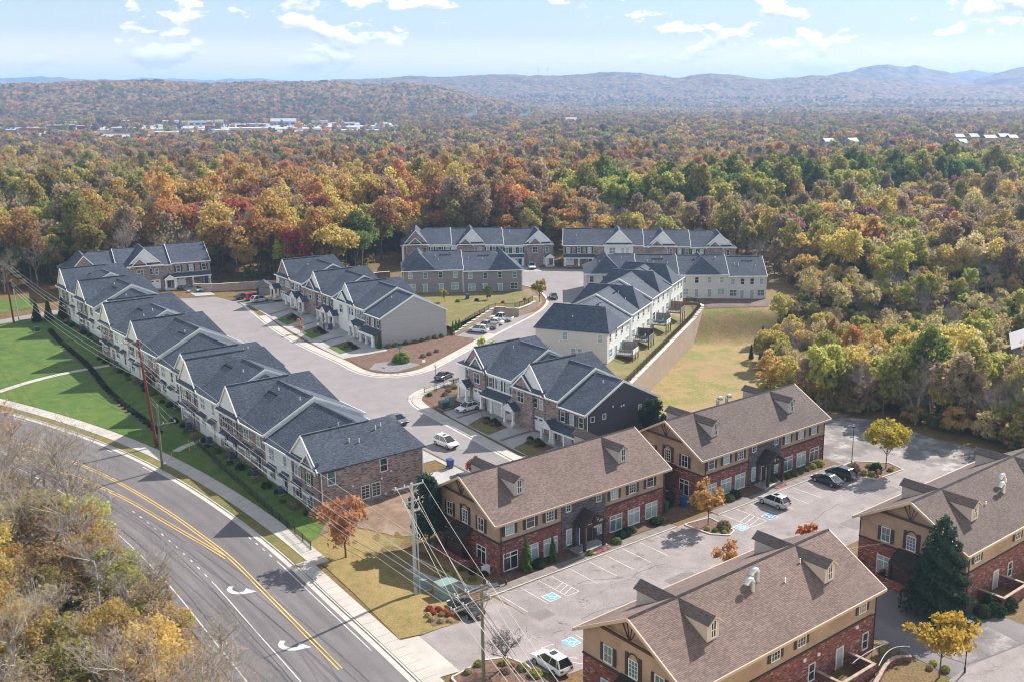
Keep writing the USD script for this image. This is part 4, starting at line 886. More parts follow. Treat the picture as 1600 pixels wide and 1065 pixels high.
for u, w, mat, lb, dz in ((53.0, 4.2, 'wood_grey', 'grey timber deck with a grey privacy screen, nearest of the decks along the wall', .2), (41.3, 4.0, 'wood_dark', 'dark brown timber deck, second from the near end of the white row', .5), (27.0, 4.0, 'wood_grey', 'timber deck with turquoise cushions, third from the near end of the white row', 1.0), (14.0, 4.0, 'wood_brown', 'warm brown timber deck at the far end of the white row', 1.3)):
    t = deck(hc, u, w, 3.7, dz + .25, -2.2, 'deck', lb, mat)
    if mat in ('wood_dark', 'wood_grey') and dz > .3:
        c, s = math.cos(hc_yaw), math.sin(hc_yaw)
        pz = thing('patio_chair', 'turquoise patio chair on the ' + ('dark brown deck' if mat == 'wood_dark' else 'third timber deck from the near end'), 'chair', (org[0] + c*u - s*17.3, org[1] + s*u + c*17.3, 3.0 + dz + .25), hc_yaw)
        MB().box(-.45, -.4, .35, .45, .4, .5).build('seat', 'turquoise', pz); MB().box(-.45, .3, .5, .45, .42, 1.0).build('backrest', 'turquoise', pz)
        for x in (-.4, .4):
            for y in (-.35, .35): MB().box(x - .03, y - .03, 0, x + .03, y + .03, .36).build('leg', 'metal_black', pz)

# --- rows further back
def back_row(name, label, corner, direction, L, D, zb, spec, rear=True, style='plain'):
    """corner: where the facade that faces us starts at the left as we see it; direction along that facade."""
    d = np.array(direction, float); d /= np.linalg.norm(d); n = np.array([-d[1], d[0]])           # n points away from us
    if rear: o = np.array(corner) + d * L + n * D; yaw = math.atan2(-d[1], -d[0])
    else: o = np.array(corner); yaw = math.atan2(d[1], d[0])
    h = House(name, label, (*o, zb), yaw, L, D)
    row(h, spec)
    return h
LG = 31.2
spec = [dict(a=0, b=LG/2, ez=6.1, e0='hip', wings=[dict(c=4.6, hw=4.0, rise=4.0, front='hip')], wall='siding_taupe'), dict(a=LG/2, b=LG, ez=6.55, e1='hip', wings=[dict(c=LG - 4.4, hw=4.0, rise=4.0, front='hip')], wall='siding_taupe')]
hg = back_row('townhouse_row', 'taupe grey townhouse row seen from behind above the parking wall', (137.2, 228.8), (26.9, -15.6), LG, 14.6, 4.0, spec)
for b in spec: rear_units(hg, b, b['ez'] - 6.0); sprinkle(hg, b, 3, 'R')
hg.panel('L', 0, 14.6, -1.2, 6.05, 'siding_taupe', 'end_wall', d0=-.1, d1=.03)
spec = [dict(a=0, b=14.5, ez=6.9, e0='hip', wings=[dict(c=4.2, hw=3.8, rise=4.3, gmat=BR)], wall=BR, scheme=(BR, WH)), dict(a=14.5, b=30, ez=6.7, wings=[dict(c=20.5, hw=4.2, rise=4.4, gmat=WH)], wall=BR, scheme=(BR, WH)),
        dict(a=30, b=45, ez=6.3, mb=40.4, e1='none', wings=[dict(c=40.4, hw=4.5, rise=4.1, gmat=WH)], wall=BR, scheme=(BR, WH))]
hd = back_row('townhouse_row', 'townhouse row with white gables in front of the orange trees, directly behind the taupe row', (156.6, 261.2), (38.1, -24.2), 45, 15.2, 5.0, spec, rear=False)
for b in spec: front_units(hd, b, b['scheme'], 'garage', b['ez'] - 6.1); sprinkle(hd, b, 1, 'F', False)
front_gable(hd, 39.4, 2.4, 6.2, 2.2, .5, BR); hd.window('F', 39.4, 4.8, 1.5, 1.6, 2, 2, 'glass_dark', None, .5); porch(hd, 43.7, .1, door='door_red')
front_gable(hd, 18.6, 2.4, 6.4, 2.2, .5, BR); front_gable(hd, 4.0, 2.4, 6.8, 2.2, .5, BR)
LE = 51.5
spec = [dict(a=0, b=9.5, ez=6.9, e1='none', wall=BR, scheme=(BR, BR)), dict(a=9.5, b=24, ez=6.8, wings=[dict(c=16.6, hw=4.6, rise=4.4, gmat=WH)], wall=BR, scheme=(WH, BR)),
        dict(a=24, b=38, ez=6.5, wings=[dict(c=29.6, hw=4.4, rise=4.4, gmat=WH)], wall=BR, scheme=(BR, BR)), dict(a=38, b=LE, ez=6.2, e1='hip', wings=[dict(c=46.6, hw=4.4, rise=4.1, gmat=WH)], wall=BR, scheme=(BR, BR))]
he = back_row('townhouse_row', 'townhouse row with three white gables, farthest right of the back rows', (195.3, 233.4), (38.6, -33.4), LE, 15.0, 4.5, spec, rear=False)
for b in spec: front_units(he, b, b['scheme'], 'garage', b['ez'] - 6.1); sprinkle(he, b, 1, 'F', False)
front_gable(he, 28.0, 2.4, 6.3, 2.0, .5, BR); front_gable(he, 45.2, 2.4, 6.0, 2.0, .5, BR); porch(he, 11.0, .7, door='door_blue')
LF = 47.0
spec = [dict(a=0, b=10.0, ez=6.1, wall='siding_cream'), dict(a=10.0, b=23, ez=6.5, e0='gable', wings=[dict(c=16.6, hw=4.6, rise=4.0, front='hip')], wall='siding_cream'),
        dict(a=23, b=34, ez=6.7, wall='siding_cream'), dict(a=34, b=LF, ez=6.9, e1='hip', wings=[dict(c=41.5, hw=4.2, rise=4.0, front='hip')], wall='siding_cream')]
d_ = np.array([16.1, -12.9]); d_ /= np.linalg.norm(d_); right_end = np.array([208.6, 167.0])
hf = back_row('townhouse_row', 'cream townhouse row seen from behind at the head of the brown slope', right_end - d_ * LF, d_, LF, 14.5, 3.3, spec)
for b in spec: rear_units(hf, b, b['ez'] - 6.1); sprinkle(hf, b, 4, 'R')
LL = 35.2
spec = [dict(a=0, b=12.5, ez=6.2, e0='hip', wings=[dict(c=5.0, hw=3.6, rise=4.0, gmat=BR)], wall=BR, scheme=(BR, BR)), dict(a=12.5, b=25.5, ez=6.6, wings=[dict(c=19.2, hw=4.4, rise=4.4, gmat=WH)], wall=BR, scheme=(BR, BR)), dict(a=25.5, b=LL, ez=6.9, wall=BR, scheme=(BR, BR))]
hl = back_row('townhouse_row', 'brick townhouse row at the far left edge of the estate, against the woods', (67.2, 273.9), (34.6, -6.2), LL, 14.5, 5.5, spec, rear=False)
for b in spec: front_units(hl, b, b['scheme'], 'garage', b['ez'] - 6.1)
front_gable(hl, 17.8, 2.4, 6.4, 2.2, .5, BR); hl.window('F', 17.8, 4.9, 1.5, 1.6, 2, 2, 'glass_dark', None, .5); porch(hl, 2.0, .1, door='door_red'); porch(hl, 24.6, .5, door='door_blue')
# small mail shelter beside the far end of the pale-ended row
ms = thing('mail_shelter', 'small grey gabled shelter at the far end of the brick and white row', 'shelter', (107.5, 247.2, gz(107.5, 247)), math.radians(-20))
for x in (-1.7, 1.7):
    for y in (-2.2, 2.2): MB().box(x - .15, y - .15, 0, x + .15, y + .15, 2.6).build('post', 'shutter', ms)
MB().slab([(-2.1, -2.7, 2.5), (0, -2.7, 3.9), (0, 2.7, 3.9), (-2.1, 2.7, 2.5)], .15).slab([(2.1, -2.7, 2.5), (2.1, 2.7, 2.5), (0, 2.7, 3.9), (0, -2.7, 3.9)], .15).build('roof', 'shingle_dark', ms)
MB().box(-1.5, 1.0, 0, 1.5, 1.9, 1.9).build('mailbox_bank', 'metal_dull', ms)

# ------------------------------------------------------------ the four office buildings
def office(label, x0, y0, zb, flip=False, shingle='shingle_brown', lower_rear=False):
    """Two storeys, red brick below and stucco above, a shallow roof along its length, two dormers a side. v runs from the car-park front to the rear."""
    Lo, Do = 27.4, 13.6
    h = House('office_building', label, (x0, y0, zb) if not flip else (x0 + Lo, y0 + Do, zb), 0 if not flip else PI, Lo, Do, 'office building')
    ez, rise, bt = 6.75, 3.75, 4.05; ov, og = .55, .85
    MB().box(0, 0, -1, Lo, Do, bt).build('brick_wall', 'brick_red', h.p)
    up = MB().box(.06, .06, bt, Lo - .06, Do - .06, ez)
    for xa, xb in ((.06, .3), (Lo - .3, Lo - .06)):
        up.add([(xa, .06, ez), (xa, Do - .06, ez), (xa, Do/2, ez + rise - .1), (xb, .06, ez), (xb, Do - .06, ez), (xb, Do/2, ez + rise - .1)], [(0, 2, 1), (3, 4, 5), (0, 1, 4), (0, 4, 3), (1, 2, 5), (1, 5, 4), (2, 0, 3), (2, 3, 5)])
    up.build('stucco_wall', 'stucco', h.p)
    m = MB()
    for f, a in (('F', Lo), ('R', Lo), ('L', Do), ('E', Do)): h.fbox(m, f, -.05 if f in 'FR' else .06, a + .05 if f in 'FR' else a - .06, bt - .10, bt + .10, -.05, .07)
    m.build('string_course', 'shutter', h.p)
    t = rise / (Do/2); zf, zt = ez - ov*t + .14, ez + rise + .14
    A, B, C, E, r0, r1 = (-og, -ov, zf), (Lo + og, -ov, zf), (Lo + og, Do + ov, zf), (-og, Do + ov, zf), (-og, Do/2, zt), (Lo + og, Do/2, zt)
    rf = h.roof([[A, B, r1, r0]], shingle, .14); h.roof([[C, E, r0, r1]], shingle, .14)
    MB().slab([(-og, Do/2 - .22, zt - .10), (Lo + og, Do/2 - .22, zt - .10), (Lo + og, Do/2, zt + .05), (-og, Do/2, zt + .05)], .05).slab([(Lo + og, Do/2 + .22, zt - .10), (-og, Do/2 + .22, zt - .10), (-og, Do/2, zt + .05), (Lo + og, Do/2, zt + .05)], .05).build('ridge_cap', 'shingle_black', rf)
    h.rake([A, r0, E], rf, 'trim_tan', .14, .34); h.rake([B, r1, C], rf, 'trim_tan', .14, .34)
    h.rake([(A[0], A[1], zf), (B[0], B[1], zf)], rf, 'trim_tan', .16, .26, name='gutter'); h.rake([(E[0], E[1], zf), (C[0], C[1], zf)], rf, 'trim_tan', .16, .26, name='gutter')
    # timber truss in each gable
    for x, s_ in ((-og + .35, 0), (Lo + og - .35, 0)):
        m = MB(); zc = ez + 1.55; hw = (rise - 1.55) / t + .05
        m.bar((x, Do/2 - hw, zc), (x, Do/2 + hw, zc), .16, .24)
        for dy in (-.9, -.35, .35, .9): m.bar((x, Do/2, zc - .05), (x, Do/2 + dy, zt - .35 - abs(dy)*t), .12, .14)
        m.build('gable_truss', 'timber', h.p)
    # dark brick bay in the middle of the front with its porch
    b0, b1 = 9.55, 16.75
    h.panel('F', b0, b1, -1, ez + .0, 'brick_dark', 'bay_wall', d1=.09)
    for a in (10.55, 15.55): h.window('F', a, 5.85, .68, 1.15, 2, 3, 'glass_dark', None, .09, .03)
    for a in (10.6, 15.75): h.window('F', a, 1.85, .72, 1.95, 1, 1, 'glass_blind', None, .09)
    for a in (1.6, 4.7, 7.7, 18.3, 21.5, 24.7):
        h.window('F', a, 5.58, 1.15, 1.5, 3 if a in (7.7, 18.3, 21.5) else 1, 4 if a in (7.7, 18.3, 21.5) else 2, RNG.choice(['glass_blind', 'glass_dark', 'glass_blind']), 'shutter', .0, .03)
        h.window('F', a + (.05 if a < 9 else .5 - .2), 1.45, 2.0, 2.05, 2, 1, RNG.choice(['glass_blind', 'glass_teal', 'glass_dark', 'glass_blind']), None, .02, .08, transom=True)
    c = 13.1
    h.door('F', c - .2, .30, 1.0, 2.2, 'timber', .09); h.door('F', c + .95, .30, 1.0, 2.2, 'timber', .09)
    pr = h.roof([[(c - 2.0, .05, 3.55), (c - 2.0, -2.3, 3.55), (c, -2.3, 5.1), (c, .05, 5.1)], [(c + 2.0, -2.3, 3.55), (c + 2.0, .05, 3.55), (c, .05, 5.1), (c, -2.3, 5.1)]], 'shingle_black', .14, 'porch_roof')
    h.rake([(c - 2.0, -2.3, 3.55), (c, -2.3, 5.1), (c + 2.0, -2.3, 3.55)], pr, 'timber', .14, .26)
    m = MB().bar((c - 1.55, -2.15, 3.6), (c + 1.55, -2.15, 3.6), .16, .24).bar((c, -2.15, 3.5), (c, -2.15, 4.9), .14, .14, (0, 1, 0)).bar((c - .1, -2.15, 3.5), (c - .9, -2.15, 4.2), .12, .12, (0, 1, 0)).bar((c + .1, -2.15, 3.5), (c + .9, -2.15, 4.2), .12, .12, (0, 1, 0)); m.build('truss', 'timber', pr)
    for x in (c - 1.6, c + 1.6):
        MB().box(x - .17, -2.25, .0, x + .17, -1.9, 3.5).build('post', 'timber', h.p)
        MB().box(x - .14, -.2, .0, x + .14, .0, 3.5).build('post', 'timber', h.p)
    MB().box(c - 2.3, -2.3, -.5, c + 2.1, .05, .28).build('landing', 'drive_concrete', h.p)
    MB().box(c - .9, -3.2, -.5, c + 1.9, -2.3, .12).build('step', 'brick_red', h.p)
    MB().box(c - .35, -2.36, 3.15, c + .35, -2.30, 3.4).build('sign_board', 'trim_tan', h.p)
    rail = MB()
    for y0, y1, xx_ in ((-2.2, -.2, c - 2.25), (-2.2, -.2, c + 2.05)):
        rail.bar((xx_, y0, 1.2), (xx_, y1, 1.2), .05, .05)
        for k_ in range(9): y = y0 + (y1 - y0) * k_ / 8; rail.box(xx_ - .012, y - .012, .28, xx_ + .012, y + .012, 1.17)
    rail.build('handrail', 'metal_black', h.p)
    # rear: windows, two doors and brick-walled service areas
    for a in (2.4, 12.2, 16.0, 25.2): h.window('R', a, 5.75, 1.15, 1.55, 3, 4, 'glass_warm' if a < 3 else 'glass_dark', 'shutter', .0, .03)
    for a in (1.6, 10.4, 17.2): h.window('R', a, 1.5, .85, 1.7, 1, 2, 'glass_dark', None, .02)
    h.door('R', 5.9, .1, 1.0, 2.2, 'door_pale', .02); h.door('R', 20.5, .1, 1.0, 2.2, 'door_pale', .02)
    for a, z in ((3.2, 3.6), (9.4, 3.0), (11.6, 3.2)): q = h.pt('R', a, z, 0); MB().box(q[0] - .16, q[1], q[2] - .16, q[0] + .16, q[1] + .12, q[2] + .16).build('wall_vent', 'vent_white', h.p)
    for a0 in (4.2, 18.8):
        m = MB(); m.box(a0, Do, -.5, a0 + .25, Do + 2.8, 1.25).box(a0 + 5.2, Do, -.5, a0 + 5.45, Do + 2.8, 1.25).box(a0, Do + 2.8, -.5, a0 + 5.45, Do + 3.05, 1.25); m.build('service_wall', 'brick_red', h.p)
        m = MB(); m.box(a0 - .04, Do + 2.76, 1.25, a0 + 5.5, Do + 3.1, 1.33).box(a0 - .04, Do, 1.25, a0 + .3, Do + 2.75, 1.33).box(a0 + 5.15, Do, 1.25, a0 + 5.5, Do + 2.75, 1.33); m.build('coping', 'block_tan', h.p)
    # gable ends
    for f in 'LE':
        for v, ar in ((3.5, False), (6.8, True), (10.1, False)): h.window(f, v, 5.35, 1.05, 1.6, 2 if not ar else 3, 2 if not ar else 4, 'glass_dark' if f == 'L' else 'glass_teal', 'shutter', .0, .03, arch=ar)
        h.window(f, 3.5, 1.5, 1.7, 2.1, 2, 1, 'glass_dark' if f == 'L' else 'glass_blind', None, .02, .08, transom=True)
        h.window(f, 10.6, 1.5, 1.7, 2.1, 2, 1, 'glass_teal', None, .02, .08, transom=True)
        # side entrance: a lean-to canopy on dark timber and a brick planter wall
        sg = -1 if f == 'L' else 1; x = 0 if f == 'L' else Lo
        pz = h.roof([[(x, 5.2, 4.3), (x, 8.9, 4.3), (x + sg*1.9, 8.9, 3.1), (x + sg*1.9, 5.2, 3.1)] if sg > 0 else [(x, 8.9, 4.3), (x, 5.2, 4.3), (x + sg*1.9, 5.2, 3.1), (x + sg*1.9, 8.9, 3.1)]], 'shingle_black', .14, 'canopy')
        for v in (5.4, 8.7): MB().box(x + sg*1.75 - .13, v - .13, -.3, x + sg*1.75 + .13, v + .13, 3.05).build('post', 'timber', h.p)
        MB().box(x + sg*1.62 - .03, 5.55, .3, x + sg*1.62 + .03, 8.55, 2.5).build('screen', 'timber', h.p)
        m = MB(); xa, xb = sorted((x + sg*1.95, x + sg*2.2)); m.box(xa, 3.6, -.6, xb, 10.6, 1.15); xa, xb = sorted((x + sg*.02, x + sg*1.94)); m.box(xa, 10.35, -.6, xb, 10.6, 1.15).box(xa, 3.6, -.6, xb, 3.85, 1.15); m.build('entrance_wall', 'brick_red', h.p)
    for a in (.0, Lo): 
        for f, sg in (('F', -1), ('R', 1)):
            yv = -.14 if sg < 0 else Do + .14
            MB().tube([(a + (.25 if a == 0 else -.25), yv, -.3), (a + (.25 if a == 0 else -.25), yv, ez - .1)], .075, 6).build('downpipe', 'timber', h.p)
    # dormers on both slopes
    def dormer(u, front):
        s_ = 1 if front else -1; yb = lambda v: v if front else Do - v
        vf, vb = 2.35, 6.0; wz = lambda v: ez + v * t + .14
        z0, ze = wz(vf) - .1, wz(vf) + 1.75; w = .78
        m = MB(); P = lambda a, v, z: (u + a, yb(v), z)
        vb2 = (ze - ez - .14) / t
        body = [P(-w, vf, z0), P(w, vf, z0), P(w, vf, ze), P(0, vf, ze + .55), P(-w, vf, ze)]
        back = [P(-w, vb2, ze - .3), P(w, vb2, ze - .3), P(w, vb2, ze), P(0, vb2 + .8, ze + .55), P(-w, vb2, ze)]
        f = [(0, 1, 2), (0, 2, 4), (4, 2, 3), (5, 7, 6), (5, 9, 7), (9, 8, 7)] + [q for i in range(5) for q in ((i, 5+i, 5+(i+1) % 5), (i, 5+(i+1) % 5, (i+1) % 5))]
        if front: f = [x[::-1] for x in f]
        m.add(body + back, [x[::-1] for x in f] if front else f)
        dm = m.build('dormer', 'dormer_panel', h.p)
        o = .13; vr = (ze + .63 - ez - .14) / t; k = .55 / w
        r = MB()
        lf, rtf = P(-w - o, vf - .3, ze - o*k + .08), P(w + o, vf - .3, ze - o*k + .08); tf = P(0, vf - .3, ze + .65); tb = P(0, vr + .1, ze + .65)
        lb, rb = P(-w - o, vb2 - .2, ze - o*k + .08), P(w + o, vb2 - .2, ze - o*k + .08)
        r.slab([lb, lf, tf, tb], .10).slab([rtf, rb, tb, tf], .10)
        dr = r.build('roof', 'shingle_umber', dm)
        q = MB(); q.bar(lf, tf, .08, .16).bar(tf, rtf, .08, .16); q.build('fascia', 'dormer_panel', dm)
        w0 = MB(); y = vf - .03; xs = [(-.34, -.28), (.28, .34), (-.03, .03)]
        for a_, b_ in xs: w0.hexa([P(a_, y - .05, z0 + .32), P(b_, y - .05, z0 + .32), P(b_, y + .02, z0 + .32), P(a_, y + .02, z0 + .32), P(a_, y - .05, ze + .12), P(b_, y - .05, ze + .12), P(b_, y + .02, ze + .12), P(a_, y + .02, ze + .12)])
        for z_ in (z0 + .32, (z0 + ze) / 2 + .1, ze + .06): w0.hexa([P(-.34, y - .04, z_), P(.34, y - .04, z_), P(.34, y + .02, z_), P(-.34, y + .02, z_), P(-.34, y - .04, z_ + .06), P(.34, y - .04, z_ + .06), P(.34, y + .02, z_ + .06), P(-.34, y + .02, z_ + .06)])
        ww = w0.build('window', 'trim_white', dm)
        MB().hexa([P(-.28, y - .02, z0 + .35), P(.28, y - .02, z0 + .35), P(.28, y + .02, z0 + .35), P(-.28, y + .02, z0 + .35), P(-.28, y - .02, ze + .08), P(.28, y - .02, ze + .08), P(.28, y + .02, ze + .08), P(-.28, y + .02, ze + .08)]).build('pane', 'glass_dark', dm)
    for u in (4.9, 22.0): dormer(u, True); dormer(u, False)
    return h
def turbines(h, u, v, spread, name='roof_turbine'):
    """Two galvanised hooded flues standing on the roof."""
    for k_ in (0, 1):
        uu, vv = u + k_ * spread[0], v + k_ * spread[1]; z = 6.75 + (3.75 / 6.8) * min(vv, h.D - vv) + .14
        m = MB().tube([(uu, vv, z - .3), (uu, vv, z + .75)], .24, 10)
        pts = [(uu + .45 * (1 - math.cos(a)), vv, z + .75 + .45 * math.sin(a)) for a in np.linspace(0, PI * .95, 8)]; m.tube(pts, .27, 10)
        m.build('hooded_flue', 'metal_galv', h.p, smooth=40)
o1 = office('brick and stucco office with a pinkish-brown roof, behind the tall steel pole', 65.4, 90.0, .05)
o2 = office('brick and stucco office with a grey-brown roof, beside the grass field', 99.6, 89.2, .05, shingle='shingle_umber')
o3 = office('nearest brick and stucco office at the bottom edge, two flues on its roof', 57.2, 52.0, .05, flip=True)
o4 = office('brick and stucco office at the right edge, half hidden by a tall dark evergreen', 99.4, 50.4, .05, flip=True, shingle='shingle_umber')
turbines(o2, 11.5, 7.9, (2.6, .5)); turbines(o3, 14.0, 9.0, (-1.4, -.6)); turbines(o4, 13.2, 10.0, (-1.5, -.8))
for h, sp in ((o3, ((6.2, 8.6), (9.8, 9.6))), (o4, ((11.0, 9.2), (18.0, 10.4))), (o2, ((7.0, 8.5),)), (o1, ())):
    h.vents(sp, lambda u, v: 6.75 + (3.75/6.8) * min(v, 13.6 - v) + .14, h=.45)
# ------------------------------------------------------------ trees
def leaf_look(name, c, spread=.38, trans=.52, hue=.02):
    """Leaves: every leaf clump has its own tone, every tree its own cast."""
    nodes = {'g': ('geometry', {}), 'r': ('rgb_ramp', {'ramp': [(0, sc(c, 1 - spread)), (.55, c), (.85, sc(c, 1 + spread * .8)), (1, tuple(np.array(sc(c, 1 + spread)) * (1.1, 1.05, .9)))]}),
             'o': ('object_info', {}), 'hr': ('map_range', {'from_min': 0, 'from_max': 1, 'to_min': .5 - hue, 'to_max': .5 + hue}), 'w': ('white_noise_texture', {'dimensions': '1D'}),
             'vr': ('map_range', {'from_min': 0, 'from_max': 1, 'to_min': .78, 'to_max': 1.2}), 'h': ('hsv', {}), 'd': ('diffuse_bsdf', {}), 't': ('translucent_bsdf', {}), 'm': ('mix_closure', {'fac': trans})}
    LOOK[name] = usdkit.material(stage, f'/World/Looks/{name}', nodes, [('g.random_per_island', 'r.fac'), ('o.random', 'hr.value'), ('o.random', 'w.w'), ('w.value', 'vr.value'), ('hr.result', 'h.hue'), ('vr.result', 'h.value'),
        ('r.color', 'h.color'), ('h.color', 'd.color'), ('h.color', 't.color'), ('d.BSDF', 'm.closure1'), ('t.BSDF', 'm.closure2')], surface='m.closure')
LEAF = {'russet': (.80, .46, .19), 'rust': (0.6, 0.34, 0.17), 'orange': (0.82, 0.48, 0.18), 'gold': (0.88, 0.66, 0.22), 'yellow': (0.85, 0.63, 0.11), 'olive': (0.54, 0.49, 0.16), 'lime': (0.72, 0.7, 0.19), 'green': (0.25, 0.33, 0.1), 'dark_green': (0.08, 0.125, 0.06),
        'red': (0.62, 0.18, 0.14), 'maroon': (0.5, 0.28, 0.25), 'brown': (0.6, 0.45, 0.3), 'pale': (0.82, 0.7, 0.36), 'bright_red': (0.74, 0.24, 0.13), 'deep_green': (0.085, 0.155, 0.11), 'bright_green': (0.24, 0.36, 0.08)}
for k_, c_ in LEAF.items(): leaf_look('leaves_' + k_, c_)
noisy('bark', [(.3, (.075, .060, .050)), (.7, (.14, .115, .10))], 1.5, stretch=(1, 1, .2))
noisy('bark_pale', [(.3, (.24, .205, .18)), (.7, (.40, .36, .33))], 1.2, stretch=(1, 1, .3))
plain('twig', (.36, .29, .255), .9)
plain('twig_pale', (.42, .36, .325), .9)

def quads(c, n, size, rng, squash=.75):
    """Leaf clumps: bent four-cornered faces about the points c facing about n."""
    N = len(c); n = n / (np.linalg.norm(n, axis=1, keepdims=True) + 1e-9)
    a = np.cross(n, rng.normal(size=(N, 3))); a /= np.linalg.norm(a, axis=1, keepdims=True) + 1e-9; b = np.cross(n, a)
    s = size * rng.uniform(.55, 1.35, (N, 1)); t = s * rng.uniform(.5, squash, (N, 1)) 
    k = n * s * rng.uniform(-.25, .25, (N, 1))
    v = np.stack([c - a*s, c - b*t + k, c + a*s, c + b*t + k], 1).reshape(-1, 3)
    i = np.arange(N)[:, None] * 4
    return v, np.vstack([i + [0, 1, 2], i + [0, 2, 3]])
def crown_points(rng, n, W, Hc, z0, lobes, shape='round', fill=.35):
    """Points and outward directions over lobes that fill a crown of width W and height Hc above z0."""
    L = []
    for _ in range(lobes):
        while True:
            p = rng.uniform(-1, 1, 3)
            if np.linalg.norm(p) < 1: break
        if shape == 'tall': p[:2] *= (1 - .45 * max(p[2], 0))
        if shape == 'cone': p[:2] *= (1 - (p[2] + 1) / 2) * .95
        if shape == 'flat': p[2] *= .6
        r = rng.uniform(.17, .37) * (1 if shape != 'cone' else (1.25 - (p[2] + 1) / 2) * .8)
        L.append((p * .82, r))
    w = np.array([r**2 for _, r in L]); pick = rng.choice(lobes, n, p=w / w.sum())
    d = rng.normal(size=(n, 3)); d /= np.linalg.norm(d, axis=1, keepdims=True); d[:, 2] = np.where(d[:, 2] < -.35, -d[:, 2], d[:, 2])
    rr = rng.uniform(1 - fill, 1.08, (n, 1))
    c = np.array([L[i][0] for i in pick]) + d * rr * np.array([L[i][1] for i in pick])[:, None]
    c = c * np.array([W/2, W/2, Hc/2]) + np.array([0, 0, z0 + Hc/2])
    return c, d + rng.normal(size=(n, 3)) * .95, L
def limbs(rng, H, L, W, z0, Hc, r0):
    """A trunk with limbs that reach into the crown's lobes."""
    m = MB(); lean = rng.normal(0, .02, 2) * H
    top = z0 + Hc * .72
    path = [(0, 0, -.6), (lean[0]*.2, lean[1]*.2, z0*.6), (lean[0]*.6, lean[1]*.6, z0 + Hc*.25), (lean[0], lean[1], top)]
    m.tube(path, [r0, r0*.75, r0*.55, r0*.12], 6)
    for p, r in L[:9]:
        q = p * np.array([W/2, W/2, Hc/2]) + np.array([0, 0, z0 + Hc/2]); k = rng.uniform(.15, .6); s = np.array([lean[0]*k, lean[1]*k, z0*.75 + (q[2] - z0*.75) * rng.uniform(.05, .4)])
        mid = (s + q) / 2 + np.array([0, 0, .06 * H * rng.uniform(-.3, .8)]); m.tube([s, mid, q], [r0*.36, r0*.24, r0*.06], 4)
    return m
def tree_kind(name, leaf, seed, H=14, W=9, base=.28, n=2300, size=.42, lobes=22, shape='round', bark='bark', r0=None, fill=.5):
    rng = np.random.default_rng(seed); k = kind(name); z0 = H * base; Hc = H - z0
    c, d, L = crown_points(rng, n, W, Hc, z0, lobes, shape, fill)
    limbs(rng, H, L, W, z0, Hc, r0 or H * .018).build('trunk', bark, k)
    v, f = quads(c, d, size, rng); MB().add(v, f).build('crown', 'leaves_' + leaf, k)
    return k
def bare_kind(name, seed, H=13, W=9, leaf=None, n_leaf=0, bark='bark_pale', twig='twig', levels=(7, 5, 6), size=.3, tw=.022, r0=None, nt=9):
    """A leafless tree: trunk, limbs, branches and a haze of twigs; a few leaves if leaf is given."""
    rng = np.random.default_rng(seed); k = kind(name); m = MB(); r0 = r0 or H * .016; tips = []
    def grow(p, d, ln, r, lv):
        pts = [p]; dd = d.copy()
        for i in range(3):
            dd = dd + rng.normal(0, .16, 3) + np.array([0, 0, .10]); dd /= np.linalg.norm(dd); pts.append(pts[-1] + dd * ln / 3)
        m.tube(pts, [r, r*.82, r*.62, r*.38], 5 if lv == 0 else 4 if lv == 1 else 3)
        if lv < len(levels):
            for i in range(levels[lv]):
                t = rng.uniform(.35 if lv else .28, 1.0); j = min(2, int(t * 3)); q = np.array(pts[j]) + (np.array(pts[j+1]) - pts[j]) * (t*3 - j)
                a = rng.uniform(0, 2*PI); side = np.array([math.cos(a), math.sin(a), rng.uniform(-.1, .5)]); nd = dd * rng.uniform(.4, .8) + side * rng.uniform(.7, 1.0) * (W / H * 1.25); nd /= np.linalg.norm(nd)
                grow(q, nd, ln * rng.uniform(.46, .70), r * (1 - t*.5) * .5, lv + 1)
        else: tips.append((pts, ln))
    grow(np.array([0, 0, -.4]), np.array([0, 0, 1.]), H * .55, r0, 0)
    m.build('trunk', bark, k)
    V, F, nn = [], [], 0
    for pts, ln in tips:
        for _ in range(nt):
            s = np.array(pts[rng.integers(1, 4)]); d = rng.normal(0, 1, 3) + (np.array(pts[-1]) - pts[0]) / ln * 1.2 + np.array([0, 0, .3]); d /= np.linalg.norm(d); e = s + d * rng.uniform(.35, .85) * H / 13; x = np.cross(d, rng.normal(size=3)); x /= np.linalg.norm(x); x *= tw
            V += [s - x, s + x, e]; F.append((nn, nn+1, nn+2)); nn += 3
    tag(stage.GetPrimAtPath(MB().add(V, F).build('twigs', twig, k)), kind='stuff')
    if leaf:
        P = np.array([p[rng.integers(1, 4)] for p, _ in tips]); P = P[rng.choice(len(P), n_leaf)] + rng.normal(0, .35, (n_leaf, 3)); v, f = quads(P, rng.normal(size=(n_leaf, 3)) + [0, 0, .5], size, rng); MB().add(v, f).build('crown', 'leaves_' + leaf, k)
    return k
def cedar_kind(name, leaf, seed, H=9, W=4.4, n=2200, size=.26, p=.85):
    rng = np.random.default_rng(seed); k = kind(name)
    z = H * (1 - np.sqrt(rng.uniform(0, 1, n))) ; z = .05*H + z*.95
    a = rng.uniform(0, 2*PI, n); rad = W/2 * (1 - z/H)**p * (.72 + .28 * np.sin(5*a + z*3)) * rng.uniform(.75, 1.05, n)
    c = np.stack([rad*np.cos(a), rad*np.sin(a), z], 1); d = np.stack([np.cos(a), np.sin(a), .6 + 0*a], 1) + rng.normal(size=(n, 3)) * .5
    v, f = quads(c, d, size, rng); MB().add(v, f).build('crown', 'leaves_' + leaf, k); MB().tube([(0, 0, -.3), (0, 0, H*.9)], [.13, .03], 5).build('trunk', 'bark', k)
    return k
TK = {}
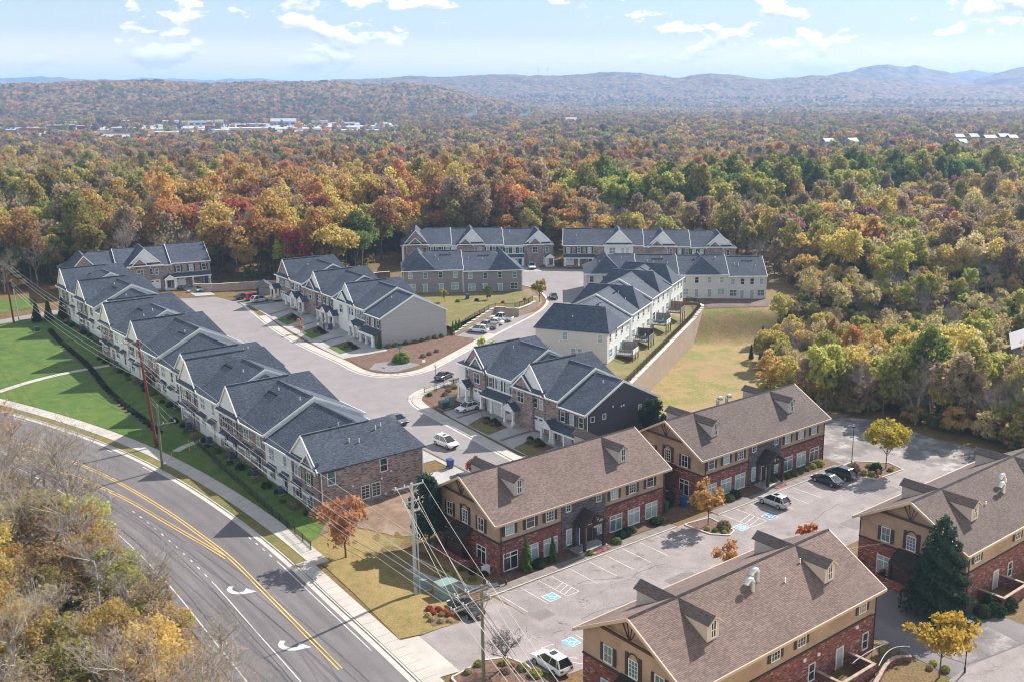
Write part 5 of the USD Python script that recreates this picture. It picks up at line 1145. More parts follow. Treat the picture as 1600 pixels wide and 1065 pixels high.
FORM = [dict(H=14, W=10, lobes=34, shape='round'), dict(H=16, W=9, lobes=32, shape='tall', base=.3), dict(H=15, W=11.5, lobes=36, shape='flat', base=.34), dict(H=17, W=10, lobes=34, shape='tall', base=.36)]
for ci, col in enumerate(['rust', 'orange', 'gold', 'olive', 'green', 'brown', 'lime', 'maroon', 'pale', 'dark_green', 'red', 'yellow']):
    for fi in ((0, 1, 2) if col in ('rust', 'gold', 'olive', 'green', 'brown', 'orange') else (ci % 4,)):
        TK.setdefault(col, []).append(tree_kind(col + '_tree', col, 100 + ci*7 + fi, n=2100 if col != 'pale' else 1300, size=.40, **FORM[(fi + ci) % 4]))
TK['bare'] = [bare_kind('bare_tree', 31, 14, 10), bare_kind('bare_tree', 32, 16, 9, twig='twig_pale'), bare_kind('bare_tree', 33, 13, 10, 'brown', 600, twig='twig', size=.34), bare_kind('bare_tree', 34, 15, 9, 'gold', 600, size=.34)]
TK['bush'] = [tree_kind('leafy_bush', c_, 70 + i, H=5, W=6.5, base=.06, n=1300, size=.30, lobes=16) for i, c_ in enumerate(['lime', 'gold', 'olive', 'green', 'brown', 'pale'])]
TK['cedar'] = [cedar_kind('cedar_tree', 'dark_green', 81), cedar_kind('cedar_tree', 'deep_green', 82, 10, 4.0)]
HT = {'bush': 5, 'cedar': 9.5}

ROAD_L = [tuple(p) for p in LineString(KERB_R).parallel_offset(16.0, 'left', join_style=1).coords]
if ROAD_L[0][1] > ROAD_L[-1][1]: ROAD_L = ROAD_L[::-1]
CLEAR = Polygon([(60, 15), (100, 15), (135, 15), (150, 40), (154, 64), (154, 96), (148, 104), (151, 112), (149, 119), (160, 123), (172, 138), (191, 152), (214, 157), (230, 176), (250, 215), (208, 253), (168, 281), (153, 271), (140, 254), (129, 253), (118, 262), (108, 269), (108, 287), (68, 293), (60, 286), (40, 288), (10, 293), (-30, 290), (-30, 240)] + [p for p in ROAD_L[::-1]]).buffer(0)
WEDGE = (YAW - math.radians(31.5), YAW + math.radians(36))
def photo_px(x, y, z):
    q = np.array([x, y, z]) - EYE; d = q @ FWD
    return PCX + FPX * (q @ RIGHT) / d, PCY - FPX * (q @ UP) / d
MIXES = {
    'far': dict(rust=.16, brown=.19, bare=.22, olive=.12, orange=.13, green=.05, gold=.11, maroon=.02),
    'left': dict(bare=.42, olive=.22, gold=.14, brown=.13, green=.07, rust=.06, lime=.04),
    'mid': dict(rust=.25, orange=.18, gold=.17, bare=.20, brown=.10, olive=.06, red=.02, lime=.02),
    'edge': dict(rust=.24, orange=.18, gold=.23, bare=.11, red=.07, maroon=.03, lime=.08, green=.06),
    'centre': dict(gold=.26, rust=.18, orange=.17, olive=.11, brown=.09, bare=.11, green=.05, lime=.03),
    'belt': dict(green=.36, olive=.18, lime=.38, dark_green=.04, gold=.04),
    'right': dict(bare=.36, gold=.18, olive=.12, brown=.10, maroon=.04, pale=.10, lime=.06, orange=.04),
    'thicket': dict(bush=.34, pale=.12, lime=.17, bare=.14, gold=.14, cedar=.03, olive=.04, orange=.02)}
WHERE = {'far': 'the far valley', 'left': 'the left woods', 'mid': 'the wood behind long rows', 'edge': 'the wood behind the pale-ended row', 'centre': 'the wood behind back rows', 'belt': 'the long green belt', 'right': 'the grey woods at right', 'thicket': 'the thicket beside the field'}
PARTS = {'belt': (900, 1600, 5), 'left': (0, 230, 2), 'mid': (230, 650, 2), 'edge': (330, 650, 2), 'centre': (650, 930, 2), 'right': (900, 1600, 3), 'thicket': (1150, 1600, 3), 'far': (0, 1600, 3)}
PNAME = {2: ('left half', 'right half'), 3: ('left third', 'middle', 'right third'), 5: ('left end', 'left half', 'middle', 'right half', 'right end')}
ORDS = ['leftmost'] + [o + ' from left' for o in ('second', 'third', 'fourth', 'fifth', 'sixth', 'seventh', 'eighth', 'ninth', 'tenth', 'eleventh', 'twelfth', 'thirteenth', 'fourteenth', 'fifteenth', 'sixteenth', 'seventeenth', 'eighteenth', 'nineteenth', 'twentieth', 'twenty-first', 'twenty-second', 'twenty-third', 'twenty-fourth', 'twenty-fifth', 'twenty-sixth')]
BELT = LineString([(262.0, 296.0), (312.0, 280.0), (411.0, 292.0), (495.0, 292.0), (591.0, 287.0), (656.0, 279.0)])
def region(x, y, px, d):
    if BELT.distance(Point(x, y)) < 24: return 'belt'
    if d > 640: return 'far'
    if px < 230: return 'left'
    if px < 650: return 'edge' if d < 345 and px > 330 else 'mid'
    if px < 930: return 'centre'
    if x > 145 and y < 175 and d < 290: return 'thicket'
    return 'right'
LOOKS_OF = {'rust': 'rust-brown', 'orange': 'orange', 'gold': 'golden', 'olive': 'olive-green', 'green': 'mid-green', 'brown': 'dull brown', 'lime': 'yellow-green', 'maroon': 'maroon', 'pale': 'pale yellow', 'dark_green': 'dark green', 'red': 'red', 'yellow': 'yellow', 'bare': 'leafless grey', 'bush': 'bushy', 'cedar': 'conical cedar'}
rng = np.random.default_rng(5)
spots = []
def scatter(d0, d1, step):
    out = []
    n = int(d1 / step) + 2; gx, gy = np.meshgrid(np.arange(-n, n) * step, np.arange(0, n) * step); p = np.stack([gx.ravel(), gy.ravel()], 1) + rng.uniform(-.42, .42, (gx.size, 2)) * step
    d = np.hypot(*p.T); az = np.arctan2(p[:, 1], p[:, 0]); ok = (d >= d0) & (d < d1) & (az > WEDGE[0]) & (az < WEDGE[1])
    return p[ok]
near = np.vstack([scatter(120, 460, 6.2), scatter(460, 760, 7.8)])
dense = scatter(130, 330, 3.9); dense = dense[(dense[:, 0] > 145) & (dense[:, 1] < 178)]
near = np.vstack([near[~((near[:, 0] > 145) & (near[:, 1] < 178) & (np.hypot(*near.T) < 330))], dense])
shapely.prepare(CLEAR)
near = near[~shapely.contains_xy(CLEAR, near[:, 0], near[:, 1])]
GARDEN = Polygon([(186, 96), (232, 112), (232, 96), (200, 78), (178, 74)])
near = near[~shapely.contains_xy(GARDEN, near[:, 0], near[:, 1])]
for x, y in near:
    d = math.hypot(x, y); z = terr(x, y) if d < 400 else float(land(x, y))
    px, py = photo_px(x, y, z + 6)
    if px < -160 or px > 1760 or py > 1250: continue
    if px < 480 and x < 34 and y < 235: continue                     # the near wood at the lower left is planted below
    rg = region(x, y, px, d); mx = MIXES[rg]
    # colours gather in patches
    v = float(meshkit.fbm(np.array([[x/34, y/34, 2.0]]), 2, 3)[0]); u = (rng.uniform() * .75 + (v - .3) / .4 * .25) % 1
    cum = np.cumsum(list(mx.values())); col = list(mx)[min(len(mx)-1, int(np.searchsorted(cum / cum[-1], u)))]
    s = rng.uniform(.64, 1.16)
    if rg == 'thicket': s = rng.uniform(.38, .62) if col != 'bush' else rng.uniform(.65, 1.15)
    if rg == 'thicket' and y < 112 and x < 172: s *= 1.35
    if rg == 'right': s *= .85
    if rg == 'belt': s = rng.uniform(1.1, 1.4)
    if rg in ('mid', 'edge', 'centre', 'left') and d < 420: s *= 1.14
    s = (s, s, s * rng.uniform(.86, 1.28))
    spots.append((d, x, y, z, rg, col, s, rng.uniform(0, 2*PI), int(rng.integers(0, 99)), px))
    if rg != 'thicket' and rng.uniform() < .5 and d < 420:
        sb = rng.uniform(.5, .9); spots.append((d + 1, x + 3, y + 2, z, rg, 'bush', (sb, sb, sb), 0.0, int(rng.integers(0, 99)), px))
spots = [s for s in spots if not CLEAR.contains(Point(s[1], s[2]))]
order = sorted(range(len(spots)), key=lambda i: spots[i][0] / ((HT.get(spots[i][5], 14) * spots[i][6][2])) + (400 if not 0 < spots[i][9] < 1600 else 0))
single = set(order[:200])
BUSHCOL = ['yellow-green', 'golden', 'olive', 'green', 'brown', 'pale']
rest, CLS = {}, {}
for i in single:
    d, x, y, z, rg, col, s, rz, pick, px = spots[i]; a, b, n = PARTS[rg]
    CLS.setdefault((rg, min(n - 1, max(0, int((px - a) / (b - a) * n))), col if col != 'bush' else 'bush%d' % (pick % 6)), []).append((px, i))
PLACE = {}
for (rg, p, c), lst in CLS.items():
    for k_, (px, i) in enumerate(sorted(lst)): PLACE[i] = (rg, PNAME[PARTS[rg][2]][p], ORDS[min(k_, 25)] if len(lst) > 1 else '')
for i, (d, x, y, z, rg, col, s, rz, pick, px) in enumerate(spots):
    ks = TK[col]; kp = ks[pick % len(ks)]
    if i in single:
        lk = LOOKS_OF[col] if col != 'bush' else 'low ' + BUSHCOL[pick % 6]
        word = 'shrub' if col == 'bush' else 'tree'
        _, part, o = PLACE[i]
        copy_of(kp, 'woodland_' + word, f'{lk} {word} in {part} of {WHERE[rg]}' + (f', {o}' if o else ''), word, (x, y, z), rz, f'{lk} {word}s in {WHERE[rg]}', s)
    else: rest.setdefault(kp, []).append((x, y, z, rz, s))
def instancer(name, protos_, label, cat):
    """One object of many copies: protos_ is {kind path: [(x, y, z, turn, scale)]}."""
    path = numbered('/World', name); pi = UsdGeom.PointInstancer.Define(stage, path); tag(pi, label, cat, None, 'stuff')
    pos, ori, scl, idx = [], [], [], []
    for j, (kp, lst) in enumerate(protos_.items()):
        q = UsdGeom.Xform.Define(stage, f'{path}/{kp.split("/")[-1]}'); q.GetPrim().GetReferences().AddInternalReference(kp); pi.GetPrototypesRel().AddTarget(q.GetPath())
        for x, y, z, rz, s in lst:
            pos.append((x, y, z)); ori.append(Gf.Quath(math.cos(rz/2), 0, 0, math.sin(rz/2))); scl.append((s, s, s) if np.ndim(s) == 0 else tuple(map(float, s))); idx.append(j)
    pi.CreatePositionsAttr(Vt.Vec3fArray.FromNumpy(np.array(pos, np.float32))); pi.CreateOrientationsAttr(Vt.QuathArray(ori)); pi.CreateScalesAttr(Vt.Vec3fArray.FromNumpy(np.array(scl, np.float32))); pi.CreateProtoIndicesAttr(Vt.IntArray(idx))
instancer('woodland', rest, 'autumn woods behind the townhouses reading as one mass', 'woods')

# far trees: coarser crowns, out to the hills, with gaps for the town
FK = {}
for ci, col in enumerate(['rust', 'orange', 'gold', 'olive', 'green', 'brown', 'maroon', 'dark_green']):
    FK[col] = [tree_kind('far_' + col + '_tree', col, 300 + ci, H=14, W=13, base=.10, n=300, size=1.0, lobes=20, fill=.4, shape='round')]
leaf_look('leaves_bare', (.33, .26, .225), .3); FK['bare'] = [tree_kind('far_bare_tree', 'bare', 330, H=14, W=12, base=.1, n=420, size=.75, lobes=14)]
TOWN = []
def at_px(px, d, off=0.0):
    a = px_azimuth(px); return d * math.cos(a), d * math.sin(a)
far = np.vstack([scatter(760, 1250, 10.2), scatter(1250, 2450, 14.0), scatter(2450, 3250, 16.0), scatter(3250, 4300, 22.0)])
gone = np.zeros(len(far), bool)
fd = np.hypot(*far.T); faz = np.arctan2(far[:, 1], far[:, 0]); fpx = PCX - np.tan(faz - YAW) * FPX / math.cos(PITCH)
gone |= (fpx < 215) & (fpx > -40) & (fd > 1290) & (fd < 1900) & (rng.uniform(size=len(far)) < .88)
gone |= (fpx >= 215) & (fpx < 620) & (fd > 1210 + (fpx - 215) * .2) & (fd < 2000) & (rng.uniform(size=len(far)) < .90)
gone |= (fpx > 1150) & (fpx < 1330) & (fd > 900) & (fd < 990) & (rng.uniform(size=len(far)) < .55)
gone |= (fpx > 150) & (fpx < 205) & (fd > 1150) & (fd < 1320)
gone |= (fpx > 1395) & (fpx < 1640) & (fd > 930) & (fd < 1230) & (rng.uniform(size=len(far)) < .8)
gone |= (fpx > 1290) & (fpx < 1370) & (fd > 860) & (fd < 1120) & (rng.uniform(size=len(far)) < .8)
far = far[~gone]
fz = land(far[:, 0], far[:, 1])
fl = {}
pv = meshkit.fbm(np.stack([far[:, 0]/90, far[:, 1]/90, 0*far[:, 0]], -1), 2, 8)
mixf = {'rust': .14, 'brown': .19, 'bare': .25, 'olive': .14, 'orange': .09, 'green': .06, 'gold': .07, 'maroon': .02, 'dark_green': .04}
cum = np.cumsum(list(mixf.values()))
for (x, y), z, v in zip(far, fz, pv):
    u = (rng.uniform() * .75 + (v - .3) / .4 * .25) % 1; col = list(mixf)[min(len(cum)-1, int(np.searchsorted(cum / cum[-1], u)))]
    fl.setdefault(FK[col][0], []).append((x, y, z - .3, rng.uniform(0, 2*PI), (lambda q: (q * rng.uniform(.8, 1.2), q * rng.uniform(.8, 1.2), q * rng.uniform(.75, 1.25)))(rng.uniform(.62, 1.12) * (1.35 if math.hypot(x, y) > 3250 else 1))))
instancer('far_woodland', fl, 'wooded valley floor that stretches from the estate to the hills', 'woods')
# ------------------------------------------------------------ retaining walls, fences
def wall_along(name, label, line, top, bottom, th=.45, mat='block_tan', cap=True, parent=None):
    t = thing(name, label, 'wall')
    p = np.asarray(line, float); n = len(p); seg = MB(); cp = MB()
    for i in range(n - 1):
        a, b = p[i], p[i+1]; d = (b - a) / np.linalg.norm(b - a); nr = np.array([-d[1], d[0]]) * th / 2
        c = [a + nr, a - nr, b - nr, b + nr]
        zt = [top[i], top[i], top[i+1], top[i+1]] if not np.isscalar(top) else [top]*4
        zb = [bottom[i], bottom[i], bottom[i+1], bottom[i+1]]
        seg.prism(c, zb, zt)
        m = 1 if np.linalg.norm(b - a) < 2.5 else int(np.linalg.norm(b - a) / 2)
        for j in range(m):
            q0, q1 = a + (b-a)*j/m, a + (b-a)*((j+1)/m - .02); e = nr * 1.35
            z = zt[0] + (zt[2] - zt[0]) * j / m
            MB().prism([q0 + e, q0 - e, q1 - e, q1 + e], z + .003, z + .12).build('coping_stone', 'kerb_concrete' , t)
    seg.build('wall_face', mat, t); return t
ts = np.arange(-14, 67, 2.0); C_LINE = np.array([WALL_P + WALL_D * t for t in ts]); end = [(189.6, 171.9), (190.6, 174.2), (190.2, 176.8)]
C_LINE = np.vstack([C_LINE, end])
ctop = np.array([1.9 + .35 * math.floor((t + 14) / 8) * .18 for t in ts] + [3.3, 3.4, 3.5]); ctop[ts.shape[0]-6:ts.shape[0]] += np.linspace(.1, .9, 6)
cbot = np.array([float(field(*q)) - .8 for q in C_LINE + WALL_N * .6])
wall_along('retaining_wall', 'tall tan block retaining wall that curves along the grass field below the decks', C_LINE, ctop, cbot, .6)
def fence(label, line, h=1.2, fn=gz, gap=2.4, mat='metal_black', dz=0.0, zs=None, name='fence'):
    """Black metal fence: posts, rails and thin pickets."""
    t = thing(name, label, 'fence'); ls = LineString(line); n = max(1, int(ls.length / gap)); P = [np.array(ls.interpolate(ls.length*i/n).coords[0]) for i in range(n+1)]
    Z = [fn(*q) + dz if zs is None else float(np.interp(i/n, np.linspace(0, 1, len(zs)), zs)) for i, q in enumerate(P)]
    for q, z in zip(P, Z): MB().box(q[0]-.04, q[1]-.04, z-.2, q[0]+.04, q[1]+.04, z+h+.08).build('post', mat, t)
    pk = MB()
    for (a, za), (b, zb) in zip(zip(P[:-1], Z[:-1]), zip(P[1:], Z[1:])):
        m = MB()
        for hh in (h - .02, h - .22, .18): m.bar((*a, za + hh), (*b, zb + hh), .035, .045)
        m.build('rail', mat, t)
        k_ = max(2, int(np.linalg.norm(b - a) / .16))
        for j in range(1, k_): q = a + (b-a)*j/k_; z = za + (zb-za)*j/k_; pk.box(q[0]-.01, q[1]-.01, z+.1, q[0]+.01, q[1]+.01, z+h-.05)
    path = pk.build('pickets', mat, t); tag(stage.GetPrimAtPath(path), kind='stuff'); return t
fence('black metal fence along the top of the tall tan retaining wall, below the decks', C_LINE - WALL_N * .75, 1.25, zs=list(ctop))
W2 = smooth_line([(122.6, 184.0), (130, 188.2), (137, 192.0), (141.3, 194.2)], 2.0); W2b = np.array([(141.3, 194.2), (144.6, 189.6), (149, 191.6), (153.4, 194.0)])
W2all = np.vstack([W2, W2b[1:]])
w2top = np.array([gz(*q) for q in W2all]) + np.concatenate([np.linspace(.5, 2.0, len(W2)), [1.9, 1.8, 1.9]])
wall_along('retaining_wall', 'tan block retaining wall behind the white pick-up trucks', W2all, w2top, [gz(*q) - .6 for q in W2all], .5)
fence('black metal fence on the wall above the white pick-up trucks', W2all + np.array([-.3, .7]), 1.2, zs=list(w2top))
struct('yard', sheet(Polygon([tuple(q) for q in W2all + np.array([-.2, .55])] + [(158, 202), (150, 214), (136, 222), (126, 206)]).buffer(0), 1.5, .06, lambda x, y: ground(x, y) + 1.75 * (1 - sst(np.array([LineString(W2all).distance(Point(a, b)) for a, b in zip(np.atleast_1d(x), np.atleast_1d(y))]) / 11)) - .05), 'yard_grass')
W3 = smooth_line([(95.6, 263.5), (98.5, 260.5), (103, 258.6), (108, 257.2), (113, 254.6), (114.5, 252.5)], 1.6)
wall_along('retaining_wall', 'curved tan block wall with a dark fence behind the parked red van', W3, np.array([gz(*q) for q in W3]) + 1.9, [gz(*q) - .5 for q in W3], .5)
fence('dark fence on the curved wall behind the parked red van', W3 + np.array([.3, .8]), 1.3, zs=[gz(*q) + 1.9 for q in W3])
W4 = smooth_line([(133, 244.5), (138, 247.5), (144, 247)], 1.6)
wall_along('retaining_wall', 'short dark retaining wall at the wood edge between two townhouse rows', W4, np.array([gz(*q) for q in W4]) + 2.2, [gz(*q) - .5 for q in W4], .5, 'brown_slope')
fence('long black metal fence between the road pavement and the near townhouse lawn', [(53.2, 152.4), (52.2, 140), (51.3, 126), (50.6, 114), (50.1, 107.2)], 1.15)
fence('black metal fence round the planted corner by the street lamp', [(94.6, 152.0), (98.5, 152.8), (102.6, 153.6), (106.6, 155.2)], 1.1)
fence('black metal fence behind the red-leaved young tree at the end of the street', [(70.5, 109.5), (78, 109.8), (86, 110.4)], 1.1)
fence('weathered plank fence of the garden at the right edge, in the thicket', [(196, 112.5), (203, 111.0), (212, 109.5), (222, 108.5)], 1.9, gap=2.4, mat='fence_wood', name='plank_fence')

# ------------------------------------------------------------ cars
for n_, c_, r_ in (('car_white', (.78, .78, .77), .25), ('car_silver', (.50, .51, .52), .3), ('car_black', (.010, .012, .016), .2), ('car_grey', (.10, .11, .13), .25), ('car_navy', (.02, .03, .055), .2), ('car_red', (.38, .02, .02), .3), ('car_beige', (.40, .36, .31), .3)):
    plain(n_, c_, r_, coat_weight=.8, coat_roughness=.05)
plain('tyre', (.012, .012, .012), .8); plain('rim', (.45, .46, .47), .3, metallic=.7); plain('tail_light', (.35, .01, .015), .3); plain('head_light', (.7, .72, .72), .15); plain('car_trim', (.02, .02, .022), .6); plain('plate', (.6, .6, .58), .5)
def car_kind(name, paint, style, Lc=4.7, W=1.86, Hc=1.45):
    """x forward, wheels on z = 0. The body is lofted from cross-sections, the glasshouse stands on it."""
    k = kind(name); g = .20
    belt, nose = (.98, .80) if style in ('suv', 'van', 'pickup') else (.90, .72)
    if style in ('suv', 'van'): sec = [(-Lc/2, .50, .74*belt), (-Lc/2 + .10, .36, belt), (-Lc*.22, .26, belt), (Lc*.20, .26, belt), (Lc*.36, .28, nose + .12), (Lc*.465, .34, nose), (Lc/2, .42, nose*.80)]
    elif style == 'pickup': sec = [(-Lc/2, .55, belt), (-Lc/2 + .08, .45, belt), (-Lc*.12, .32, belt), (Lc*.16, .32, belt + .02), (Lc*.34, .34, belt - .02), (Lc*.46, .40, belt - .08), (Lc/2, .48, .80)]
    else: sec = [(-Lc/2, .46, .74), (-Lc/2 + .12, .30, belt - .02), (-Lc*.28, .22, belt + .01), (Lc*.18, .22, belt - .03), (Lc*.34, .24, nose + .06), (Lc*.455, .28, nose - .06), (Lc/2, .36, .56)]
    rings = []
    for i, (x, zb, zt) in enumerate(sec):
        e = .86 if i in (0, len(sec) - 1) else .96 if i in (1, len(sec) - 2) else 1.0; w = W/2*e
        rings.append([(x, -w*.90, zb), (x, -w, zb + .14), (x, -w, zt*.72 + zb*.28), (x, -w*.93, zt - .03), (x, -w*.84, zt), (x, w*.84, zt), (x, w*.93, zt - .03), (x, w, zt*.72 + zb*.28), (x, w, zb + .14), (x, w*.90, zb)])
    n = 10; v = np.array(rings).reshape(-1, 3); f = []
    for i in range(len(sec) - 1):
        for j in range(n): q = (j+1) % n; f += [(i*n+j, (i+1)*n+q, (i+1)*n+j), (i*n+j, i*n+q, (i+1)*n+q)]
    m = (len(sec)-1)*n; f += [(0, j, j+1) for j in range(1, n-1)] + [(m, m+j+1, m+j) for j in range(1, n-1)]
    MB().add(v, f).build('body', paint, k, smooth=35)
    if style == 'suv': lo, hi = (-Lc*.475, Lc*.29), (-Lc*.355, Lc*.06)
    elif style == 'van': lo, hi = (-Lc*.485, Lc*.33), (-Lc*.45, Lc*.14)
    elif style == 'pickup': lo, hi = (-Lc*.12, Lc*.24), (-Lc*.09, Lc*.11)
    elif style == 'hatch': lo, hi = (-Lc*.46, Lc*.24), (-Lc*.28, Lc*.03)
    else: lo, hi = (-Lc*.38, Lc*.24), (-Lc*.18, Lc*.04)
    wb, wt, z0, z1 = W/2*.88, W/2*.64, belt - .03, Hc - .05
    G = [(lo[0], -wb, z0), (lo[1], -wb, z0), (lo[1], wb, z0), (lo[0], wb, z0), (hi[0], -wt, z1), (hi[1], -wt, z1), (hi[1], wt, z1), (hi[0], wt, z1)]
    MB().hexa(G).build('windows', 'car_glass', k)
    o = .02; R_ = [(hi[0] - .03, -wt - o, z1), (hi[1] + .03, -wt - o, z1), (hi[1] + .03, wt + o, z1), (hi[0] - .03, wt + o, z1), (hi[0] + .10, -wt*.88, Hc), (hi[1] - .15, -wt*.88, Hc), (hi[1] - .15, wt*.88, Hc), (hi[0] + .10, wt*.88, Hc)]
    roof = MB().hexa(R_).build('roof', paint, k)
    if style in ('suv', 'hatch'):
        MB().box(hi[1] - .95, -wt*.62, Hc - .02, hi[1] - .30, wt*.62, Hc + .008).build('sunroof', 'car_glass', roof)
    pil = MB(); lerp = lambda a, b, t: tuple(np.array(a) + (np.array(b) - np.array(a)) * t)
    for s in (0, 3):
        a, b, c, d = (G[0], G[1], G[4], G[5]) if s == 0 else (G[3], G[2], G[7], G[6])
        out = (0, -1, 0) if s == 0 else (0, 1, 0)
        for p, q in ((a, c), (b, d)) + (((lerp(a, b, .46), lerp(c, d, .46)),) if style != 'pickup' else ((lerp(a, b, .5), lerp(c, d, .5)),)) + (((lerp(a, b, .14), lerp(c, d, .10)),) if style in ('suv', 'van') else ()): pil.bar(np.array(p) + np.array(out)*.012, np.array(q) + np.array(out)*.012, .055 if not (p[0] == lo[0] and style in ('suv', 'hatch', 'van')) else .30, .03, out)
    pil.build('pillars', paint, k)
    ax = Lc*.30 if style != 'pickup' else Lc*.32; rw = .36 if style in ('suv', 'pickup', 'van') else .33
    for sx in (-1, 1):
        for sy in (-1, 1):
            c = trimesh.creation.cylinder(rw, .23, sections=16); c.apply_transform(trimesh.transformations.rotation_matrix(PI/2, [1, 0, 0])); c.apply_translation((sx*ax, sy*(W/2 - .10), rw))
            w = MB().mesh(c).build('wheel', 'tyre', k, smooth=40)
            c = trimesh.creation.cylinder(rw*.64, .02, sections=12); c.apply_transform(trimesh.transformations.rotation_matrix(PI/2, [1, 0, 0])); c.apply_translation((sx*ax, sy*(W/2 + .02), rw)); MB().mesh(c).build('rim', 'rim', w)
    zt = belt - .18
    for sy in (-1, 1):
        MB().box(-Lc/2 - .01, sy*W*.33 - .17, zt - .10, -Lc/2 + .22, sy*W*.33 + .17, zt + .08).build('tail_light', 'tail_light', k)
        MB().box(Lc/2 - .22, sy*W*.31 - .2, nose - .20, Lc/2 - .02, sy*W*.31 + .2, nose - .07).build('head_light', 'head_light', k)
        MB().box(lo[1] - .38, sy*(W/2 + .07) - .07, belt - .02, lo[1] - .25, sy*(W/2 + .07) + .07, belt + .12).build('mirror', paint, k)
    MB().box(-Lc/2 - .02, -.26, zt - .26, -Lc/2 + .1, .26, zt - .12).build('number_plate', 'plate', k)
    MB().box(Lc/2 - .12, -W*.26, .40, Lc/2 + .015, W*.26, .60).build('grille', 'car_trim', k)
    if style == 'pickup': MB().box(-Lc/2 + .15, -W/2 + .16, belt - .38, -Lc*.135, W/2 - .16, belt + .006).build('load_bed', 'car_trim', k)
    return k
CK = {n: car_kind(n, *a) for n, a in dict(white_suv=('car_white', 'suv', 4.75, 1.9, 1.72), silver_suv=('car_silver', 'suv', 4.6, 1.85, 1.68), black_suv=('car_black', 'suv', 4.7, 1.9, 1.75), black_sedan=('car_black', 'sedan', 4.95, 1.87, 1.45), navy_sedan=('car_navy', 'sedan', 4.7, 1.83, 1.44), grey_sedan=('car_grey', 'sedan', 4.75, 1.84, 1.44),
      white_hatch=('car_white', 'hatch', 4.35, 1.78, 1.46), white_sedan=('car_white', 'sedan', 4.7, 1.83, 1.44), white_pickup=('car_white', 'pickup', 5.8, 2.0, 1.86), beige_pickup=('car_beige', 'pickup', 5.6, 1.95, 1.80), red_van=('car_red', 'van', 4.9, 1.95, 1.85), silver_sedan=('car_silver', 'sedan', 4.6, 1.8, 1.44)).items()}
def car(k, name, label, x, y, heading, cat='car', dz=.05):
    e = 1.5; s, c = math.sin(math.radians(heading)), math.cos(math.radians(heading))
    copy_of(CK[k], name, label, cat, (x, y, gz(x, y) + dz), math.radians(heading))
car('white_suv', 'parked_car', 'white hatchback-style car parked beside the bare tree at the bottom of the car park', 57.1, 70.2, 90)
car('silver_suv', 'parked_car', 'white estate car parked on the disabled bay in front of the grey-brown-roofed office', 106.9, 82.6, 90)
car('black_sedan', 'parked_car', 'shiny black saloon parked near the right end of the office shrubs', 119.3, 82.8, 88)
car('black_suv', 'parked_car', 'dark tall estate car parked next to the shiny black saloon, by the planting island', 122.8, 82.9, 90)
car('black_sedan', 'parked_car', 'black car parked behind the crossarms of the near wooden pole', 56.9, 84.6, 92)
car('white_suv', 'parked_car', 'white car with a dark glass roof standing in the sunlit gap of the street', 82.6, 127.0, -86)
car('black_suv', 'parked_car', 'dark car half hidden behind the red-leaved young tree', 75.8, 112.6, 85)
car('grey_sedan', 'parked_car', 'grey car of which only the roof shows over the near brick row', 82.6, 141.2, -90)
car('white_hatch', 'parked_car', 'white hatchback parked on the driveway of the dark-ended townhouse row', 95.2, 139.3, 184)
car('navy_sedan', 'parked_car', 'dark saloon stopped on the street beside the corner street lamp', 102.6, 157.6, 24)
for i, (k_, lb, ct) in enumerate((('white_pickup', 'white pick-up truck farthest right in the walled parking bay', 'truck'), ('white_sedan', 'white saloon between the two pick-up trucks in the walled bay', 'car'), ('beige_pickup', 'pale beige pick-up truck second from the left in the walled bay', 'truck'), ('white_suv', 'white car farthest left in the walled bay, by the willow', 'car'))):
    x, y = (139.2 - i*3.55, 188.9 - i*1.95); car(k_, 'parked_car', lb, x, y, 120, ct)
car('grey_sedan', 'parked_car', 'dark grey car parked at the kerb below the small golden tree', 164.6, 200.6, 58)
car('silver_sedan', 'parked_car', 'silver car on the driveway of the three-gabled back row', 200.6, 226.8, -131)
car('white_pickup', 'parked_car', 'white truck on the driveway behind the right end of the taupe row', 186.2, 237.2, -122, 'truck')
car('silver_suv', 'parked_car', 'silver car at the front of the three parked cars below the curved wall', 103.4, 241.0, 8)
car('red_van', 'parked_car', 'red van parked below the curved wall', 103.2, 244.0, 8, 'van')
car('navy_sedan', 'parked_car', 'dark car beside the red van below the curved wall', 101.6, 246.6, 8)
car('silver_sedan', 'parked_car', 'grey-blue car on the driveway of the brick row at the far left', 96.4, 262.6, -100)

# ------------------------------------------------------------ trees near the houses
def lone(name, kindp, label, x, y, s=1.0, rz=0.0, cat='tree', group=None, fn=terr): copy_of(kindp, name, label, cat, (x, y, fn(x, y)), rz, group, s)
K = tree_kind
lone('oak_tree', K('russet_oak', 'russet', 501, H=8.4, W=7.4, base=.18, n=1700, size=.25, lobes=26, fill=.85, shape='tall', r0=.15), 'rust-brown leafy tree at the near corner of the long townhouse row', 52.6, 103.2)
lone('maple_tree', K('red_maple', 'bright_red', 502, H=6.2, W=3.4, base=.22, n=800, size=.20, lobes=14, fill=.85, shape='tall', r0=.08), 'small red-leaved tree at the end of the street by the blue bin', 75.0, 108.6)
lone('magnolia_tree', K('magnolia', 'deep_green', 503, H=10.6, W=5.8, base=.0, n=3600, size=.28, lobes=30, shape='tall', r0=.16), 'tall dark glossy evergreen at the left end of the pinkish-roofed office', 63.2, 101.8)
lone('magnolia_tree', K('magnolia', 'deep_green', 504, H=8.6, W=5.2, base=.0, n=2600, size=.25, lobes=24, shape='tall', r0=.14), 'evergreen with pale glints beside the dark navy end wall', 108.6, 108.4)
lone('holly_tree', cedar_kind('holly', 'deep_green', 505, 11.6, 8.6, 6400, .26, .58), 'broad dark evergreen in front of the right-edge office', 96.2, 51.6)
